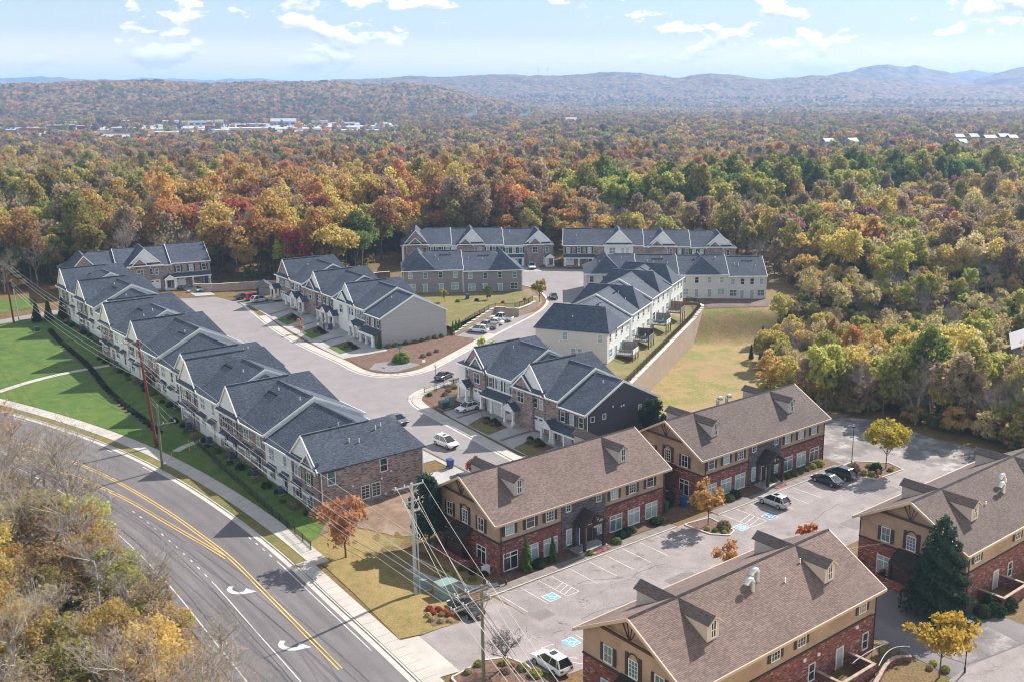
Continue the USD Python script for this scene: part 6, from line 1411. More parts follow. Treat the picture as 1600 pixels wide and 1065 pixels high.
lone('ash_tree', K('golden_ash', 'yellow', 506, H=9.0, W=7.6, base=.22, n=2600, size=.26, lobes=22, fill=.8, shape='flat', r0=.11), 'bright yellow tree on the planting island of the car park', 131.0, 80.6)
lone('ash_tree', K('golden_ash', 'yellow', 507, H=7.6, W=7.6, base=.30, n=2600, size=.22, lobes=18, fill=.8, shape='flat', r0=.10), 'bright yellow tree at the bottom right, beside the curved railing', 85.0, 44.8)
lone('oak_tree', K('orange_oak', 'orange', 508, H=7.0, W=5.0, base=.22, n=1250, size=.24, lobes=16, fill=.85, shape='tall', r0=.09), 'thin orange tree on the island between the two middle offices', 95.0, 84.0)
lone('maple_tree', K('orange_maple', 'orange', 509, H=8.0, W=4.8, base=.25, n=900, size=.24, lobes=14, fill=.8, r0=.08), 'orange tree peeping over the nearest office roof, left of its right-hand dormers', 80.6, 67.5)
lone('maple_tree', K('red_maple', 'bright_red', 510, H=5.9, W=4.8, base=.25, n=800, size=.24, lobes=14, fill=.8, r0=.08), 'red-orange tree peeping over the right end of the nearest office roof', 94.6, 67.4)
lone('crape_myrtle', bare_kind('crape_myrtle', 511, 6.0, 7.4, levels=(9, 6, 5), bark='bark', twig='bark', tw=.017, r0=.15, nt=6), 'leafless round-headed tree beside the white car at the bottom', 53.0, 72.4)
lone('willow_tree', K('willow', 'lime', 512, H=7.4, W=5.6, base=.08, n=2000, size=.25, lobes=20, fill=.8, shape='round'), 'yellow-green drooping tree at the street bend left of the dark-ended row', 110.2, 154.6)
lone('young_tree', K('young_gold', 'gold', 513, H=6.4, W=4.6, base=.18, n=1400, size=.26, lobes=16), 'small golden tree on the verge at the right end of the taupe row', 158.8, 199.2)
lone('young_tree', K('young_lime', 'lime', 514, H=3.6, W=2.6, base=.2, n=500, size=.2, lobes=9), 'little yellow-green tree on the yard behind the taupe row', 139.6, 213.4)
lone('young_tree', K('young_green', 'green', 515, H=3.6, W=3.2, base=.1, n=600, size=.22, lobes=10), 'little dark green tree near the middle of the taupe rear facade', 150.2, 209.5)
lone('maple_tree', K('orange_maple', 'orange', 516, H=3.6, W=2.2, base=.22, n=420, size=.18, lobes=10, fill=.8, r0=.05), 'tiny orange tree in a front bed of the pale-ended row', 96.9, 205.6)
lone('maple_tree', K('rust_maple', 'brown', 517, H=4.6, W=3.6, base=.1, n=800, size=.2, lobes=12, fill=.8, r0=.06), 'reddish-brown small tree behind the red utility pole', 57.4, 183.4)
lone('evergreen', cedar_kind('arborvitae', 'bright_green', 518, 4.6, 1.7, 1100, .16), 'taller of the two pointed evergreens at the office front', 68.6, 88.9, 1.0)
ARB = cedar_kind('arborvitae', 'bright_green', 519, 3.6, 1.5, 900, .15)
lone('evergreen', ARB, 'shorter of the two pointed evergreens at the office front', 72.6, 88.9, .95)
lone('evergreen', ARB, 'pointed evergreen at the front corner of the pale end wall', 104.2, 184.2, .95)
for i, (x, y) in enumerate(((122.8, 184.6), (124.2, 185.4), (125.6, 186.2))): lone('evergreen', ARB, ('left', 'middle', 'right')[i] + ' of three pointed evergreens right of the pale end wall', x, y, .85, i, 'tree', 'three pointed evergreens in a line')
for i, (x, y) in enumerate(((55.0, 250.6), (57.4, 250.2), (60.4, 250.4), (63.0, 249.2))): lone('evergreen', TK['cedar'][i % 2], ('first', 'second', 'third', 'fourth')[i] + ' from the left of the cone-shaped evergreens beside the entrance road', x, y, .58, i, 'tree', 'cone-shaped evergreens beside the entrance road')
# the wood at the lower left, beside the road
NB1 = bare_kind('spreading_bare_tree', 521, 13, 13, levels=(9, 5, 5), bark='bark_pale', twig='twig', tw=.017, r0=.30, nt=3); NB2 = bare_kind('spreading_bare_tree', 522, 12, 12, 'gold', 160, levels=(9, 5, 5), bark='bark_pale', twig='bark_pale', size=.15, tw=.018, r0=.30, nt=3); NB3 = bare_kind('spreading_bare_tree', 523, 11, 11, 'russet', 800, levels=(8, 6, 5), bark='bark', size=.19, tw=.013, r0=.20, nt=3)
NG = K('near_gold', 'gold', 524, H=10, W=8, base=.15, n=4200, size=.20, lobes=44, fill=.8); NO = K('near_olive', 'olive', 525, H=8, W=8, base=.1, n=3600, size=.20, lobes=40, fill=.8); NR = K('near_rust', 'brown', 526, H=9, W=9, base=.15, n=2600, size=.19, lobes=40, fill=.9); NL = K('near_green', 'bright_green', 527, H=7, W=7.5, base=.05, n=3600, size=.20, lobes=36, fill=.7); NGR = K('near_lime', 'lime', 528, H=7, W=7, base=.08, n=2900, size=.20, lobes=36, fill=.8)
def px_ground(px, py, dz=0.0):
    d = FWD * FPX + RIGHT * (px - PCX) - UP * (py - PCY); z = 0.0
    for _ in range(40):
        t = (z + dz - EYE[2]) / d[2]; x, y = EYE[0] + d[0]*t, EYE[1] + d[1]*t; z = .5*z + .5*gz(x, y)
    return x, y
LOWER = [(NB1, 31.8, 139.0, 1.12, 'tall bare tree reaching over the road bend, right of the pale-branched one'), (NB2, 30.6, 147.0, 1.1, 'bare pale tree nearest the pavement across the road'), (NB3, 28.6, 160.0, 1.1, 'highest russet-tinged bare tree at the upper left of the wood'), (NB2, 32.2, 127.0, 1.0, 'pale bare tree with limbs over the double yellow lines'), (NB2, 27.0, 152.0, 1.0, 'pale-branched leafless tree at the upper edge of the lower-left wood, over the road bend'), (NB1, 29.6, 133.0, 1.0, 'dark-trunked spreading bare tree leaning over the road at left'), (NB3, 28.6, 118.5, .95, 'russet thin-leaved tree beside the road edge line'), (NB1, 31.0, 104.0, .74, 'dark leaning bare tree just above the near turn arrow'), (NB2, 26.0, 112.0, .95, 'bare tree with pale forked limbs in the middle of the lower-left wood'),
         (NG, 17.5, 118.0, 1.0, 'golden tree at the left edge of the picture, middle height'), (NG, 16.0, 109.0, .9, 'golden tree just below the left-edge golden one'), (NR, 22.8, 121.0, .9, 'brown bushy tree behind the golden left-edge trees'), (NO, 21.5, 108.0, .8, 'olive tree in the middle of the lower-left wood'), (NG, 17.4, 100.0, .8, 'golden tree in the lower-left corner'), (NL, 25.6, 97.0, .75, 'bright green bushy tree at the bottom left'), (NGR, 21.6, 99.0, .8, 'yellow-green tree between the corner golden tree and the green one'),
         (NB2, 33.0, 92.2, .62, 'small bare tree with few yellow leaves overhanging the near edge line'), (NR, 29.6, 101.0, .62, 'low russet bush at the road edge near the bottom'), (NO, 12.5, 131.0, .9, 'olive tree at the left edge under the bare trees'), (NB3, 19.0, 139.0, 1.0, 'brownish bare tree at the left edge below the lawn'), (NB1, 18.0, 158.0, .95, 'bare tree at the left edge just under the pavement'), (NR, 23.5, 137.0, .8, 'brown thicket tree under the pale-branched tree'), (NG, 13.0, 143.0, .8, 'yellow tree low at the left edge below the bare branches'), (NB2, 24.8, 126.0, .9, 'grey bare tree behind the russet one'), (NGR, 30.6, 96.8, .5, 'yellow-green bush at the road side by the bottom edge'), (NO, 27.8, 92.8, .7, 'olive bush at the bottom edge beside the road')]
for k_, x, y, s_, lb in LOWER: lone('roadside_tree', k_, lb, x, y, s_, x * 1.7, fn=gz)

TK['near'] = {'golden': NG, 'olive': NO, 'brown': NR, 'green': NL, 'yellow-green': NGR, 'bare dark-trunked': NB1, 'bare pale-branched': NB2, 'russet thin-leaved': NB3}
WOODEDGE = Polygon([tuple(p) for p in LineString(KERB_R).parallel_offset(14.9, 'left', join_style=1).coords] + ([(-25, 230), (-25, 62)] if LineString(KERB_R).parallel_offset(14.9, 'left', join_style=1).coords[0][1] < 100 else [(-25, 62), (-25, 230)])).buffer(0)
r5 = np.random.default_rng(77); fill = []; under = {}
gx, gy = np.meshgrid(np.arange(-6, 40, 4.3), np.arange(70, 216, 4.3))
for x, y in zip(gx.ravel() + r5.uniform(-1.6, 1.6, gx.size), gy.ravel() + r5.uniform(-1.6, 1.6, gx.size)):
    if not WOODEDGE.contains(Point(x, y)): continue
    px, py = photo_px(x, y, gz(x, y) + 5)
    if not (-60 < px < 470 and 560 < py < 1150): continue
    u = r5.uniform(); w = ['golden'] * 11 + ['olive'] * 5 + ['brown'] * 5 + ['green'] * 2 + ['yellow-green'] * 7 + ['bare dark-trunked'] * 24 + ['bare pale-branched'] * 26 + ['russet thin-leaved'] * 20
    if y > 128: w = ['golden'] * 8 + ['yellow-green'] * 4 + w[30:] + ['bare pale-branched'] * 12 + ['bare dark-trunked'] * 10
    c = w[int(u * len(w))]; d = WOODEDGE.exterior.distance(Point(x, y)); s_ = r5.uniform(.62, .98) * (.62 if d < 2.5 and 'bare' not in c else 1.12 if 'bare' in c else 1) * (1.15 if y > 120 else 1)
    fill.append((py, px, x, y, c, s_))
    for _ in range(1):
        bx, by = x + r5.uniform(-2.5, 2.5), y + r5.uniform(-2.5, 2.5)
        if WOODEDGE.contains(Point(bx, by)): kp = TK['bush'][int(r5.integers(0, 6))]; under.setdefault(kp, []).append((bx, by, gz(bx, by), r5.uniform(0, 6), r5.uniform(.28, .55)))
cls = {}
for f_ in fill: cls.setdefault((f_[4], 'upper' if f_[0] < 800 else 'middle' if f_[0] < 930 else 'lowest'), []).append(f_)
for (c, band), lst in cls.items():
    for i, (py, px, x, y, _, s_) in enumerate(sorted(lst, key=lambda q: q[1])):
        copy_of(TK['near'][c], 'roadside_tree', f'{c} tree in the {band} band of the lower-left wood, {ORDS[min(i, 25)]}', 'tree', (x, y, gz(x, y)), x * 2.1 + y, f'{c} trees of the lower-left wood', s_)
instancer('undergrowth', under, 'brown and yellow undergrowth of the lower-left wood', 'bushes')
low = {}
r6 = np.random.default_rng(78)
for x, y in zip(r6.uniform(146, 235, 1700), r6.uniform(66, 178, 1700)):
    if CLEAR.contains(Point(x, y)) or GARDEN.contains(Point(x, y)): continue
    low.setdefault(TK['bush'][int(r6.integers(0, 6))], []).append((x, y, terr(x, y), r6.uniform(0, 6), r6.uniform(.35, .75)))
instancer('undergrowth', low, 'bushy undergrowth of the thicket beside the grass field', 'bushes')

# ------------------------------------------------------------ shrubs
def shrub_kind(name, leaf, seed, r=.6, n=420, size=.12, h=1.0):
    rng = np.random.default_rng(seed); k = kind(name); d = rng.normal(size=(n, 3)); d /= np.linalg.norm(d, axis=1, keepdims=True); d[:, 2] = np.abs(d[:, 2]) * 1.0
    c = d * r * rng.uniform(.72, 1.05, (n, 1)) * [1, 1, h]; c[:, 2] += .08
    v, f = quads(c, d + rng.normal(size=(n, 3)) * .4, size, rng); MB().add(v, f).build('foliage', 'leaves_' + leaf, k); MB().tube([(0, 0, -.2), (0, 0, r*.6)], [.05, .03], 4).build('stem', 'bark', k); return k
SK = {c: shrub_kind(c + '_shrub', lf, 600 + i, **kw) for i, (c, lf, kw) in enumerate((('green', 'green', {}), ('dark', 'dark_green', {}), ('lime', 'lime', {}), ('red', 'bright_red', dict(r=.5, n=260)), ('olive', 'olive', {}), ('brown', 'brown', {}), ('pale', 'pale', dict(r=.45, n=200)), ('bright', 'bright_green', dict(r=.75, n=520))))}
WORD = dict(green='green', dark='dark green', lime='yellow-green', red='red', olive='olive', brown='brown', pale='pale', bright='bright green')
ORD = ['first', 'second', 'third', 'fourth', 'fifth', 'sixth', 'seventh', 'eighth', 'ninth', 'tenth', 'eleventh', 'twelfth', 'thirteenth', 'fourteenth', 'fifteenth', 'sixteenth', 'seventeenth', 'eighteenth', 'nineteenth', 'twentieth']
ORD += ['twenty-' + o for o in ORD[:9]] + ['thirtieth'] + ['thirty-' + o for o in ORD[:9]] + ['fortieth'] + ['forty-' + o for o in ORD[:9]] + ['fiftieth'] + ['fifty-' + o for o in ORD[:9]]
def shrubs(spots_, where, group, fn=terr, name='shrub', mid='from the left'):
    """spots_: (colour, x, y, scale). Each is told apart by its place among its own colour."""
    tot = {}; 
    for c, *_ in spots_: tot[c] = tot.get(c, 0) + 1
    seen = {}
    for c, x, y, s in spots_:
        i = seen.get(c, 0); seen[c] = i + 1
        lb = f'{WORD[c]} shrub {where}' if tot[c] == 1 else f'{ORD[i]} {WORD[c]} shrub {where}, {mid}'
        copy_of(SK[c], name, lb, 'shrub', (x, y, fn(x, y) + .05), x * 3.1 + y, group, s)
shrubs([('green' if i < 6 else 'lime', 113.6 + i * 1.55, 88.0, (1.25, 1.1, 1.0, 1.2, 1.05, .9, 1.0, 1.35)[i]) for i in range(8)], 'at the front of the grey-brown-roofed office', 'clipped shrubs along the office front')
shrubs([('dark', 105.0, 88.0, 1.5), ('green', 103.6, 87.8, 1.3)], 'left of the porch of the grey-brown-roofed office', None)
shrubs([('dark', 70.5, 88.9, 1.5), ('dark', 83.6, 88.6, 1.3), ('dark', 84.8, 88.8, 1.3), ('green', 82.0, 87.6, 1.1), ('dark', 90.0, 88.7, 1.4), ('olive', 91.4, 88.8, .9), ('olive', 77.3, 87.4, .8), ('green', 86.0, 88.9, 1.0)], 'in front of the pinkish-roofed office', 'shrubs in the bed of the pinkish-roofed office')
shrubs([('lime', 60.0, 94.6, .9), ('lime', 60.6, 93.4, .9), ('lime', 61.3, 92.3, .9), ('olive', 62.4, 91.2, .8), ('dark', 63.4, 92.6, .9), ('dark', 64.0, 91.2, .9), ('green', 63.0, 94.2, .9)], 'at the left end of the pinkish-roofed office', 'shrubs at the left office end')
shrubs([('red', 53.6, 86.6, .9), ('red', 54.3, 86.0, .9), ('red', 54.6, 85.2, .9), ('red', 53.4, 85.6, .8), ('red', 54.7, 84.4, .9), ('pale', 52.6, 85.4, .8), ('pale', 52.4, 84.4, .8), ('pale', 53.0, 83.6, .8), ('pale', 54.0, 83.3, .8), ('lime', 54.0, 84.9, .6)], 'in the flower bed by the drive entrance', 'plants of the entrance flower bed')
shrubs([('lime', 51.2, 74.2, .8), ('lime', 53.4, 73.0, .9), ('pale', 49.6, 73.7, .9), ('olive', 54.2, 71.2, 1.0), ('lime', 54.6, 69.6, 1.2), ('brown', 52.6, 71.6, .8), ('red', 53.8, 72.2, .6)], 'on the island with the leafless tree', 'shrubs on the island with the leafless tree')
shrubs([('lime', 126.4, 81.4, .9), ('lime', 127.0, 80.4, .95), ('green', 128.4, 80.2, .95), ('lime', 129.6, 82.6, .9), ('green', 130.2, 81.6, .9), ('lime', 131.4, 82.2, .8), ('dark', 129.2, 81.2, 1.6), ('brown', 126.8, 83.4, 1.7), ('lime', 125.8, 83.6, 1.0), ('pale', 131.9, 80.0, .7), ('olive', 130.6, 79.6, .8)], 'on the island with the bright yellow tree', 'shrubs on the island with the yellow tree')
shrubs([('lime', 93.8, 83.0, .7), ('green', 94.2, 82.0, .7), ('olive', 95.2, 81.2, .9), ('brown', 95.9, 82.0, 1.5), ('lime', 94.6, 80.8, .6)], 'on the island with the thin orange tree', 'shrubs on the island with the orange tree')
shrubs([('dark', 99.6, 48.2, 1.7), ('dark', 101.0, 47.4, 1.8), ('dark', 102.4, 48.6, 1.9), ('dark', 103.4, 47.2, 1.7), ('lime', 97.6, 47.6, .6)], 'by the right-edge office service wall', 'dark shrubs at the right-edge office')
shrubs([('lime', 86.6, 46.4, .7), ('olive', 86.4, 45.0, .8), ('brown', 85.6, 46.2, .6)], 'at the foot of the bottom-right yellow tree', None)
HP = [tuple(p) for p in smooth_line(HEDGE, 1.9)]
shrubs([('dark', x + .5, y, .95) for x, y in HP], 'of the lawn hedge', 'shrubs of the hedge line across the lawn', gz, 'hedge_shrub', mid='from its far end')
fr = []
for i, y in enumerate(np.arange(117, 252, 2.9)):
    xf = 55.8 if y < 164.4 else 58.3 if y < 214.2 else 61.6; fr.append((('dark', 'brown', 'green', 'dark')[i % 4], xf - 1.3 - (i % 3) * .35, y, (.9, 1.2, .8)[i % 3]))
shrubs(fr, 'at the long row fronts', 'shrubs at the foot of the long row fronts', gz, mid='from the near end')
bd = []
for (x0, y0) in ((93.0, 129.4), (92.6, 117.4)): bd += [('dark', x0 + 1.6, y0 + .4, 1.0), ('dark', x0 + 2.1, y0 + 2.0, 1.0), ('olive', x0 + .8, y0 + 2.6, .9), ('green', x0 + .9, y0 + .8, .8), ('dark', x0 + 1.8, y0 + 3.6, .9)]
shrubs(bd, 'in the dark-ended row front beds', 'shrubs in the front beds of the dark-ended row', gz, mid='from the far end')
bd = []
for (x0, y0) in ((100.4, 217.4), (99.4, 202.6), (98.6, 187.2)): bd += [('dark', x0 + 1.4, y0, 1.1), ('green', x0 + .6, y0 + 2.0, 1.0), ('dark', x0 + 2.0, y0 + 3.0, 1.1), ('olive', x0 - .6, y0 + 1.2, .7)]
shrubs(bd, 'in the pale-ended row front beds', 'shrubs in the front beds of the pale-ended row', gz, mid='from the far end')
shrubs([('bright', 102.2, 172.4, 2.3)], 'round and large on the street corner below the pale end wall', None, gz)
shrubs([('olive', 106.0, 183.7, 1.1), ('olive', 107.8, 183.8, 1.1), ('green', 110.2, 183.8, 1.0), ('olive', 114.2, 183.8, .9), ('olive', 116.0, 183.9, 1.1), ('olive', 117.8, 183.9, 1.2), ('green', 119.4, 184.0, 1.1), ('brown', 112.2, 183.4, 1.0), ('brown', 107.6, 172.8, 1.1), ('brown', 109.6, 173.6, 1.0), ('brown', 112.0, 174.6, .9)], 'along the foot of the pale end wall', 'shrubs at the foot of the pale end wall', gz)
shrubs([('brown', 96.8, 148.6, 1.0), ('brown', 98.6, 150.2, 1.0), ('red', 97.6, 146.6, .9), ('green', 94.6, 150.2, .9), ('brown', 100.8, 151.4, 1.0), ('olive', 99.4, 147.6, .9)], 'in the fenced corner bed by the street lamp', 'plants of the fenced corner bed', gz)
shrubs([('green', 176.5, 244.0, 1.0), ('dark', 195.0, 238.0, 1.3), ('green', 196.5, 236.4, 1.2), ('lime', 197.4, 235.0, .9)], 'between the two back rows', None, gz)
shrubs([('red', 150.8, 203.8, 1.0), ('olive', 142.4, 211.5, 1.0), ('dark', 147.0, 209.8, .9), ('red', 157.4, 203.4, .9)], 'behind the taupe row', None, gz)
for i, (x, y, h_, c_) in enumerate(((154.6, 99.5, .86, 'bare'), (156.4, 94.0, .9, 'olive'), (157.2, 88.6, .95, 'bare'), (156.0, 83.0, .85, 'brown'), (158.4, 78.0, .92, 'bare'), (150.8, 104.8, .75, 'olive'), (146.4, 107.6, .6, 'brown'), (160.4, 91.2, 1.0, 'green'), (161.0, 83.6, .95, 'olive'))):
    lone('lotside_tree', TK[c_][i % len(TK[c_])], f'{ORD[i]} of the taller trees that shade the worn car park, from the left back', x, y, h_, i * 1.3, 'tree', 'taller trees along the worn car park')
# field edge: loose bushes, young cedars and two bright saplings
for i, (c, x, y, s_) in enumerate((('dark', 176, 141.5, 1), ('dark', 178, 146, .8), ('dark', 166, 130, .9), ('dark', 160, 127.2, .8), ('dark', 186, 151.5, .7), ('dark', 193, 155, .7))):
    lone('cedar_tree', TK['cedar'][i % 2], f'{ORD[i]} of the young cedars along the right field edge', x, y, .45 * s_, i, 'tree', 'young cedars along the field edge')
lone('sapling', K('orange_sapling', 'orange', 530, H=10.0, W=4.6, base=.1, n=1500, size=.28, lobes=16, shape='tall'), 'tall narrow orange tree in the thicket right of the grass field', 190, 133)
lone('sapling', K('red_sapling', 'bright_red', 531, H=5.5, W=3.0, base=.1, n=800, size=.24, lobes=12, shape='tall'), 'bright red sapling at the left edge of the thicket by the field', 172.5, 137.0)
lone('sapling', K('red_sapling', 'bright_red', 532, H=7.0, W=4.5, base=.1, n=900, size=.28, lobes=12), 'red sapling amid the thicket, right of the tall orange tree', 199, 128)
lone('dome_tree', K('brown_dome', 'gold', 533, H=13, W=17, base=.12, n=4800, size=.34, lobes=34, shape='flat'), 'broad dome-shaped gold-brown tree in the thicket, the widest there', 182, 100)
lone('maple_tree', K('coral_maple', 'orange', 534, H=8.5, W=7.5, base=.12, n=2000, size=.28, lobes=20), 'coral-orange tree at the right edge above the right-edge office roof', 160, 72)
lone('maple_tree', K('coral_maple', 'bright_red', 535, H=6.5, W=6, base=.12, n=1400, size=.26, lobes=18), 'red-leaved tree just left of the coral-orange one', 154.8, 72.0)
lone('tulip_tree', K('pale_crown', 'gold', 536, H=18, W=13, base=.35, n=3600, size=.36, lobes=26, shape='round'), 'big pale gold tree crown, left one of the pair above the thicket', 231, 160)
lone('tulip_tree', K('pale_crown', 'lime', 537, H=17, W=12, base=.35, n=3400, size=.36, lobes=26, shape='round'), 'big pale gold tree crown, right one of the pair above the thicket', 234.5, 146)
# ------------------------------------------------------------ poles and wires
def insul(m, p, h=.28): m.tube([(p[0], p[1], p[2]), (p[0], p[1], p[2] + h)], [.06, .07], 6)
def pole(name, label, x, y, ztop, mat, r0=.17, r1=.11, arms=(), lean=(0, 0), steel=False, dz=0.0):
    z0 = gz(x, y); t = thing(name, label, 'utility pole', (x, y, z0)); Hh = ztop - z0
    MB().tube([(0, 0, -.5), (lean[0]/2, lean[1]/2, Hh/2), (*lean, Hh)], [r0, (r0+r1)/2, r1], 10).build('shaft', mat, t, smooth=50)
    for (za, x0, x1, dy) in arms:
        k = (za - z0) / Hh; lx, ly = lean[0]*k, lean[1]*k
        m = MB().box(lx + x0, ly + dy - .06, za - z0 - .07, lx + x1, ly + dy + .06, za - z0 + .07)
        if x1 - x0 > 1.4: m.bar((lx, ly + dy, za - z0 - .9), (lx + x0*.6, ly + dy, za - z0 - .05), .05, .05).bar((lx, ly + dy, za - z0 - .9), (lx + x1*.6, ly + dy, za - z0 - .05), .05, .05)
        a = m.build('crossarm', 'metal_galv' if steel else 'wood_grey', t)
        for q in (x0 + .1, (x0*2 + x1)/3, x1 - .1): i = MB(); insul(i, (lx + q, ly + dy, za - z0 + .05)); i.build('insulator', 'insulator', a)
    return t
pole('utility_pole', 'tall pale steel pole with three short arms, on the dry lawn', 54.5, 90.8, 14.2, 'metal_dull', .24, .15, ((13.9, -2.1, 1.5, 0), (12.1, -1.3, .9, 0), (10.9, -.5, .9, 0)), steel=True)
MB().tube([(.45, -.1, -.4), (.40, -.1, 7.5)], .07, 6).tube([(.6, .1, -.4), (.42, .1, 9.5)], .05, 6).build('conduit', 'metal_dull', '/World/utility_pole'); MB().box(-.30, -.32, 1.2, .25, -.16, 2.3).build('meter_box', 'utility_green', '/World/utility_pole')
pole('utility_pole', 'wooden pole with doubled crossarms in front of the car park entrance', 49.9, 71.5, 11.1, 'wood_pole', .19, .14, ((10.75, -2.9, .9, -.25), (10.75, -2.9, .9, .25), (9.55, -3.3, .9, -.25), (9.55, -3.3, .9, .25)))
pole('utility_pole', 'greenish wooden pole with one outstretched arm at the kerb', 45.5, 144.2, 12.3, 'wood_pole', .19, .14, ((9.3, -.2, 2.4, 0),), lean=(.2, .3))
pole('utility_pole', 'tall red-brown pole leaning beside the footpath on the lawn', 48.1, 153.9, 19.3, 'wood_red', .24, .16, ((19.0, -2.4, .2, .1),), lean=(-.6, 2.2))
pole('utility_pole', 'dark pole at the left edge beside the entrance road', 50.8, 252.8, 17.6, 'wood_red', .22, .15, ((17.2, -1.5, 1.5, 0), (14.6, -1.0, 1.0, 0)), lean=(-.4, .6))
pole('utility_pole', 'thin pale pole standing against the dark one at the left edge', 52.0, 253.4, 12.6, 'metal_dull', .13, .09, lean=(-.3, .3))
def wire(label, pts, sag=.9, r=.027, mat='wire', group=None):
    t = thing('overhead_wire', label, 'wire', group=group)
    P = []
    for a, b in zip(pts[:-1], pts[1:]):
        a, b = np.array(a, float), np.array(b, float); n = 14
        for i in range(n + (1 if b is pts[-1] else 0)): u = i / n; q = a + (b - a)*u; q[2] -= 4 * sag * u * (1 - u) * np.linalg.norm(b - a) / 80; P.append(q)
    P.append(np.array(pts[-1], float)); MB().tube(P, r, 4).build('cable', mat, t)
RT = (47.6, 156.0); G_ = 'power lines along the road'
for i, (dx, z, zz_) in enumerate(((-2.3, 19.1, 10.95), (-1.2, 19.1, 10.95), (.0, 19.4, 11.3))):
    wire(('left', 'middle', 'right')[i] + ' one of the top wires between the red pole and the near wooden pole', [(36, 30, 13.2 + i*.2), (49.8 + (-2.8, -1.6, .8)[i], 71.3, zz_), (RT[0] + dx, RT[1], z), (52.0 + dx*.5, 253, 17.6), (58, 350, 18)], 1.1)
for i, (dx, z, zz_) in enumerate(((-3.1, 15.4, 9.75), (-1.8, 14.2, 9.75), (.8, 13.2, 9.75))):
    wire(('left', 'middle', 'right')[i] + ' one of the lower wires between the near wooden pole and the red pole', [(36, 30, 11.4 + i*.2), (49.8 + dx, 71.3, zz_), (47.8, 155, z), (51 + .2*i, 252.9, 14.8 - i)], 1.5)
for i, z in enumerate((9.0, 8.2, 7.6)): wire(('upper', 'middle', 'lower')[i] + ' one of the dark cables that pass over the dry lawn', [(38, 30, 9.4 - i*.4), (49.85, 71.4, z), (45.7, 144.4, z + 2.4 - .4*i), (40.0, 197, 11 - i*.3), (30, 262, 12)], 1.7, .026, 'wire_dark')
for i, (a, b) in enumerate((((52.6, 90.8, 14.1), (47.2, 71.3, 11.0)), ((54.0, 90.8, 14.1), (48.4, 71.3, 11.0)), ((55.9, 90.8, 14.1), (50.6, 71.3, 11.0)), ((53.4, 90.8, 12.3), (47.0, 71.3, 9.8)), ((55.2, 90.8, 12.3), (48.8, 71.3, 9.8)))): wire(ORD[i] + ' from left of the short wires between steel pole and wooden pole', [a, b], .5, .020)
for i, (dx, z) in enumerate(((2.2, 9.5), (1.2, 9.5))): wire(('outer', 'inner')[i] + ' wire from the green pole arm to the red pole', [(45.7 + dx, 144.3, z), (47.9, 154.2, 10.8 - i*.6)], .3, .016)
wire('single wire that crosses to the front wall of the right-edge office', [(49.9, 71.5, 10.2), (99.3, 58.2, 5.6)], .8, .014)

# ------------------------------------------------------------ street furniture
def lamp(label, x, y, h=4.6, globe=True):
    t = thing('street_lamp', label, 'street lamp', (x, y, gz(x, y))); MB().tube([(0, 0, -.2), (0, 0, .6), (0, 0, .62), (0, 0, h)], [.12, .10, .06, .05], 8).build('post', 'metal_black', t)
    if globe:
        MB().mesh(trimesh.creation.icosphere(2, .24), trimesh.transformations.translation_matrix((0, 0, h + .22))).build('globe', 'vent_white', t, smooth=True); MB().tube([(0, 0, h - .04), (0, 0, h + .04)], .13, 8).tube([(0, 0, h + .42), (0, 0, h + .52)], [.12, .04], 8).build('collar', 'metal_black', t)
    else: MB().box(-.35, -.16, h, .35, .16, h + .14).build('lamp_head', 'metal_black', t)
lamp('black street lamp with a white globe at the fenced street corner', 97.0, 151.8); lamp('black street lamp with a white globe at the right end of the taupe row', 166.4, 221.0)
lamp('thin dark lamp post on the island with the bright yellow tree', 128.7, 85.1, 6.0, False); lamp('thin dark lamp post at the bottom right by the pale concrete slab', 87.6, 43.6, 5.4, False)
lamp('black post lamp at the left front corner of the pinkish-roofed office', 64.6, 87.6, 5.0, False)
def cabinet(label, x, y, s, mat='utility_green', yaw=0.0):
    t = thing('utility_cabinet', label, 'utility box', (x, y, terr(x, y) + .04), yaw); a, b, c = s
    MB().box(-a/2 - .12, -b/2 - .12, -.3, a/2 + .12, b/2 + .12, .08).build('plinth', 'concrete', t)
    MB().mesh(fitbox((0, 0, c/2 + .08), (a, b, c))).build('cabinet', mat, t); MB().box(-a/2 - .05, -b/2 - .05, c + .08, a/2 + .05, b/2 + .05, c + .14).build('lid', mat, t)
    for k_ in (-1, 1): MB().box(k_*a*.25 - a*.22, -b/2 - .03, .2, k_*a*.25 + a*.22, -b/2 - .005, c - .05).build('door', mat, t)
cabinet('large pale green electrical cabinet at the edge of the dry lawn', 57.3, 89.0, (2.2, 1.6, 1.7)); cabinet('small pale green cabinet next to the large one on the dry lawn', 56.2, 91.6, (.9, .6, 1.2))
cabinet('pale green cabinet in the fenced corner bed', 94.9, 144.0, (1.5, 1.2, 1.3)); cabinet('dark green cabinet by the white hatchback', 92.6, 142.6, (1.5, 1.3, 1.15), 'utility_dark')
cabinet('small green box on the far lawn by the hedge end', 52.8, 241.5, (.9, .8, .9), 'utility_dark')
cabinet('small white box at the left end wall of the pinkish-roofed office', 64.6, 91.6, (.9, .5, .8), 'vent_white')
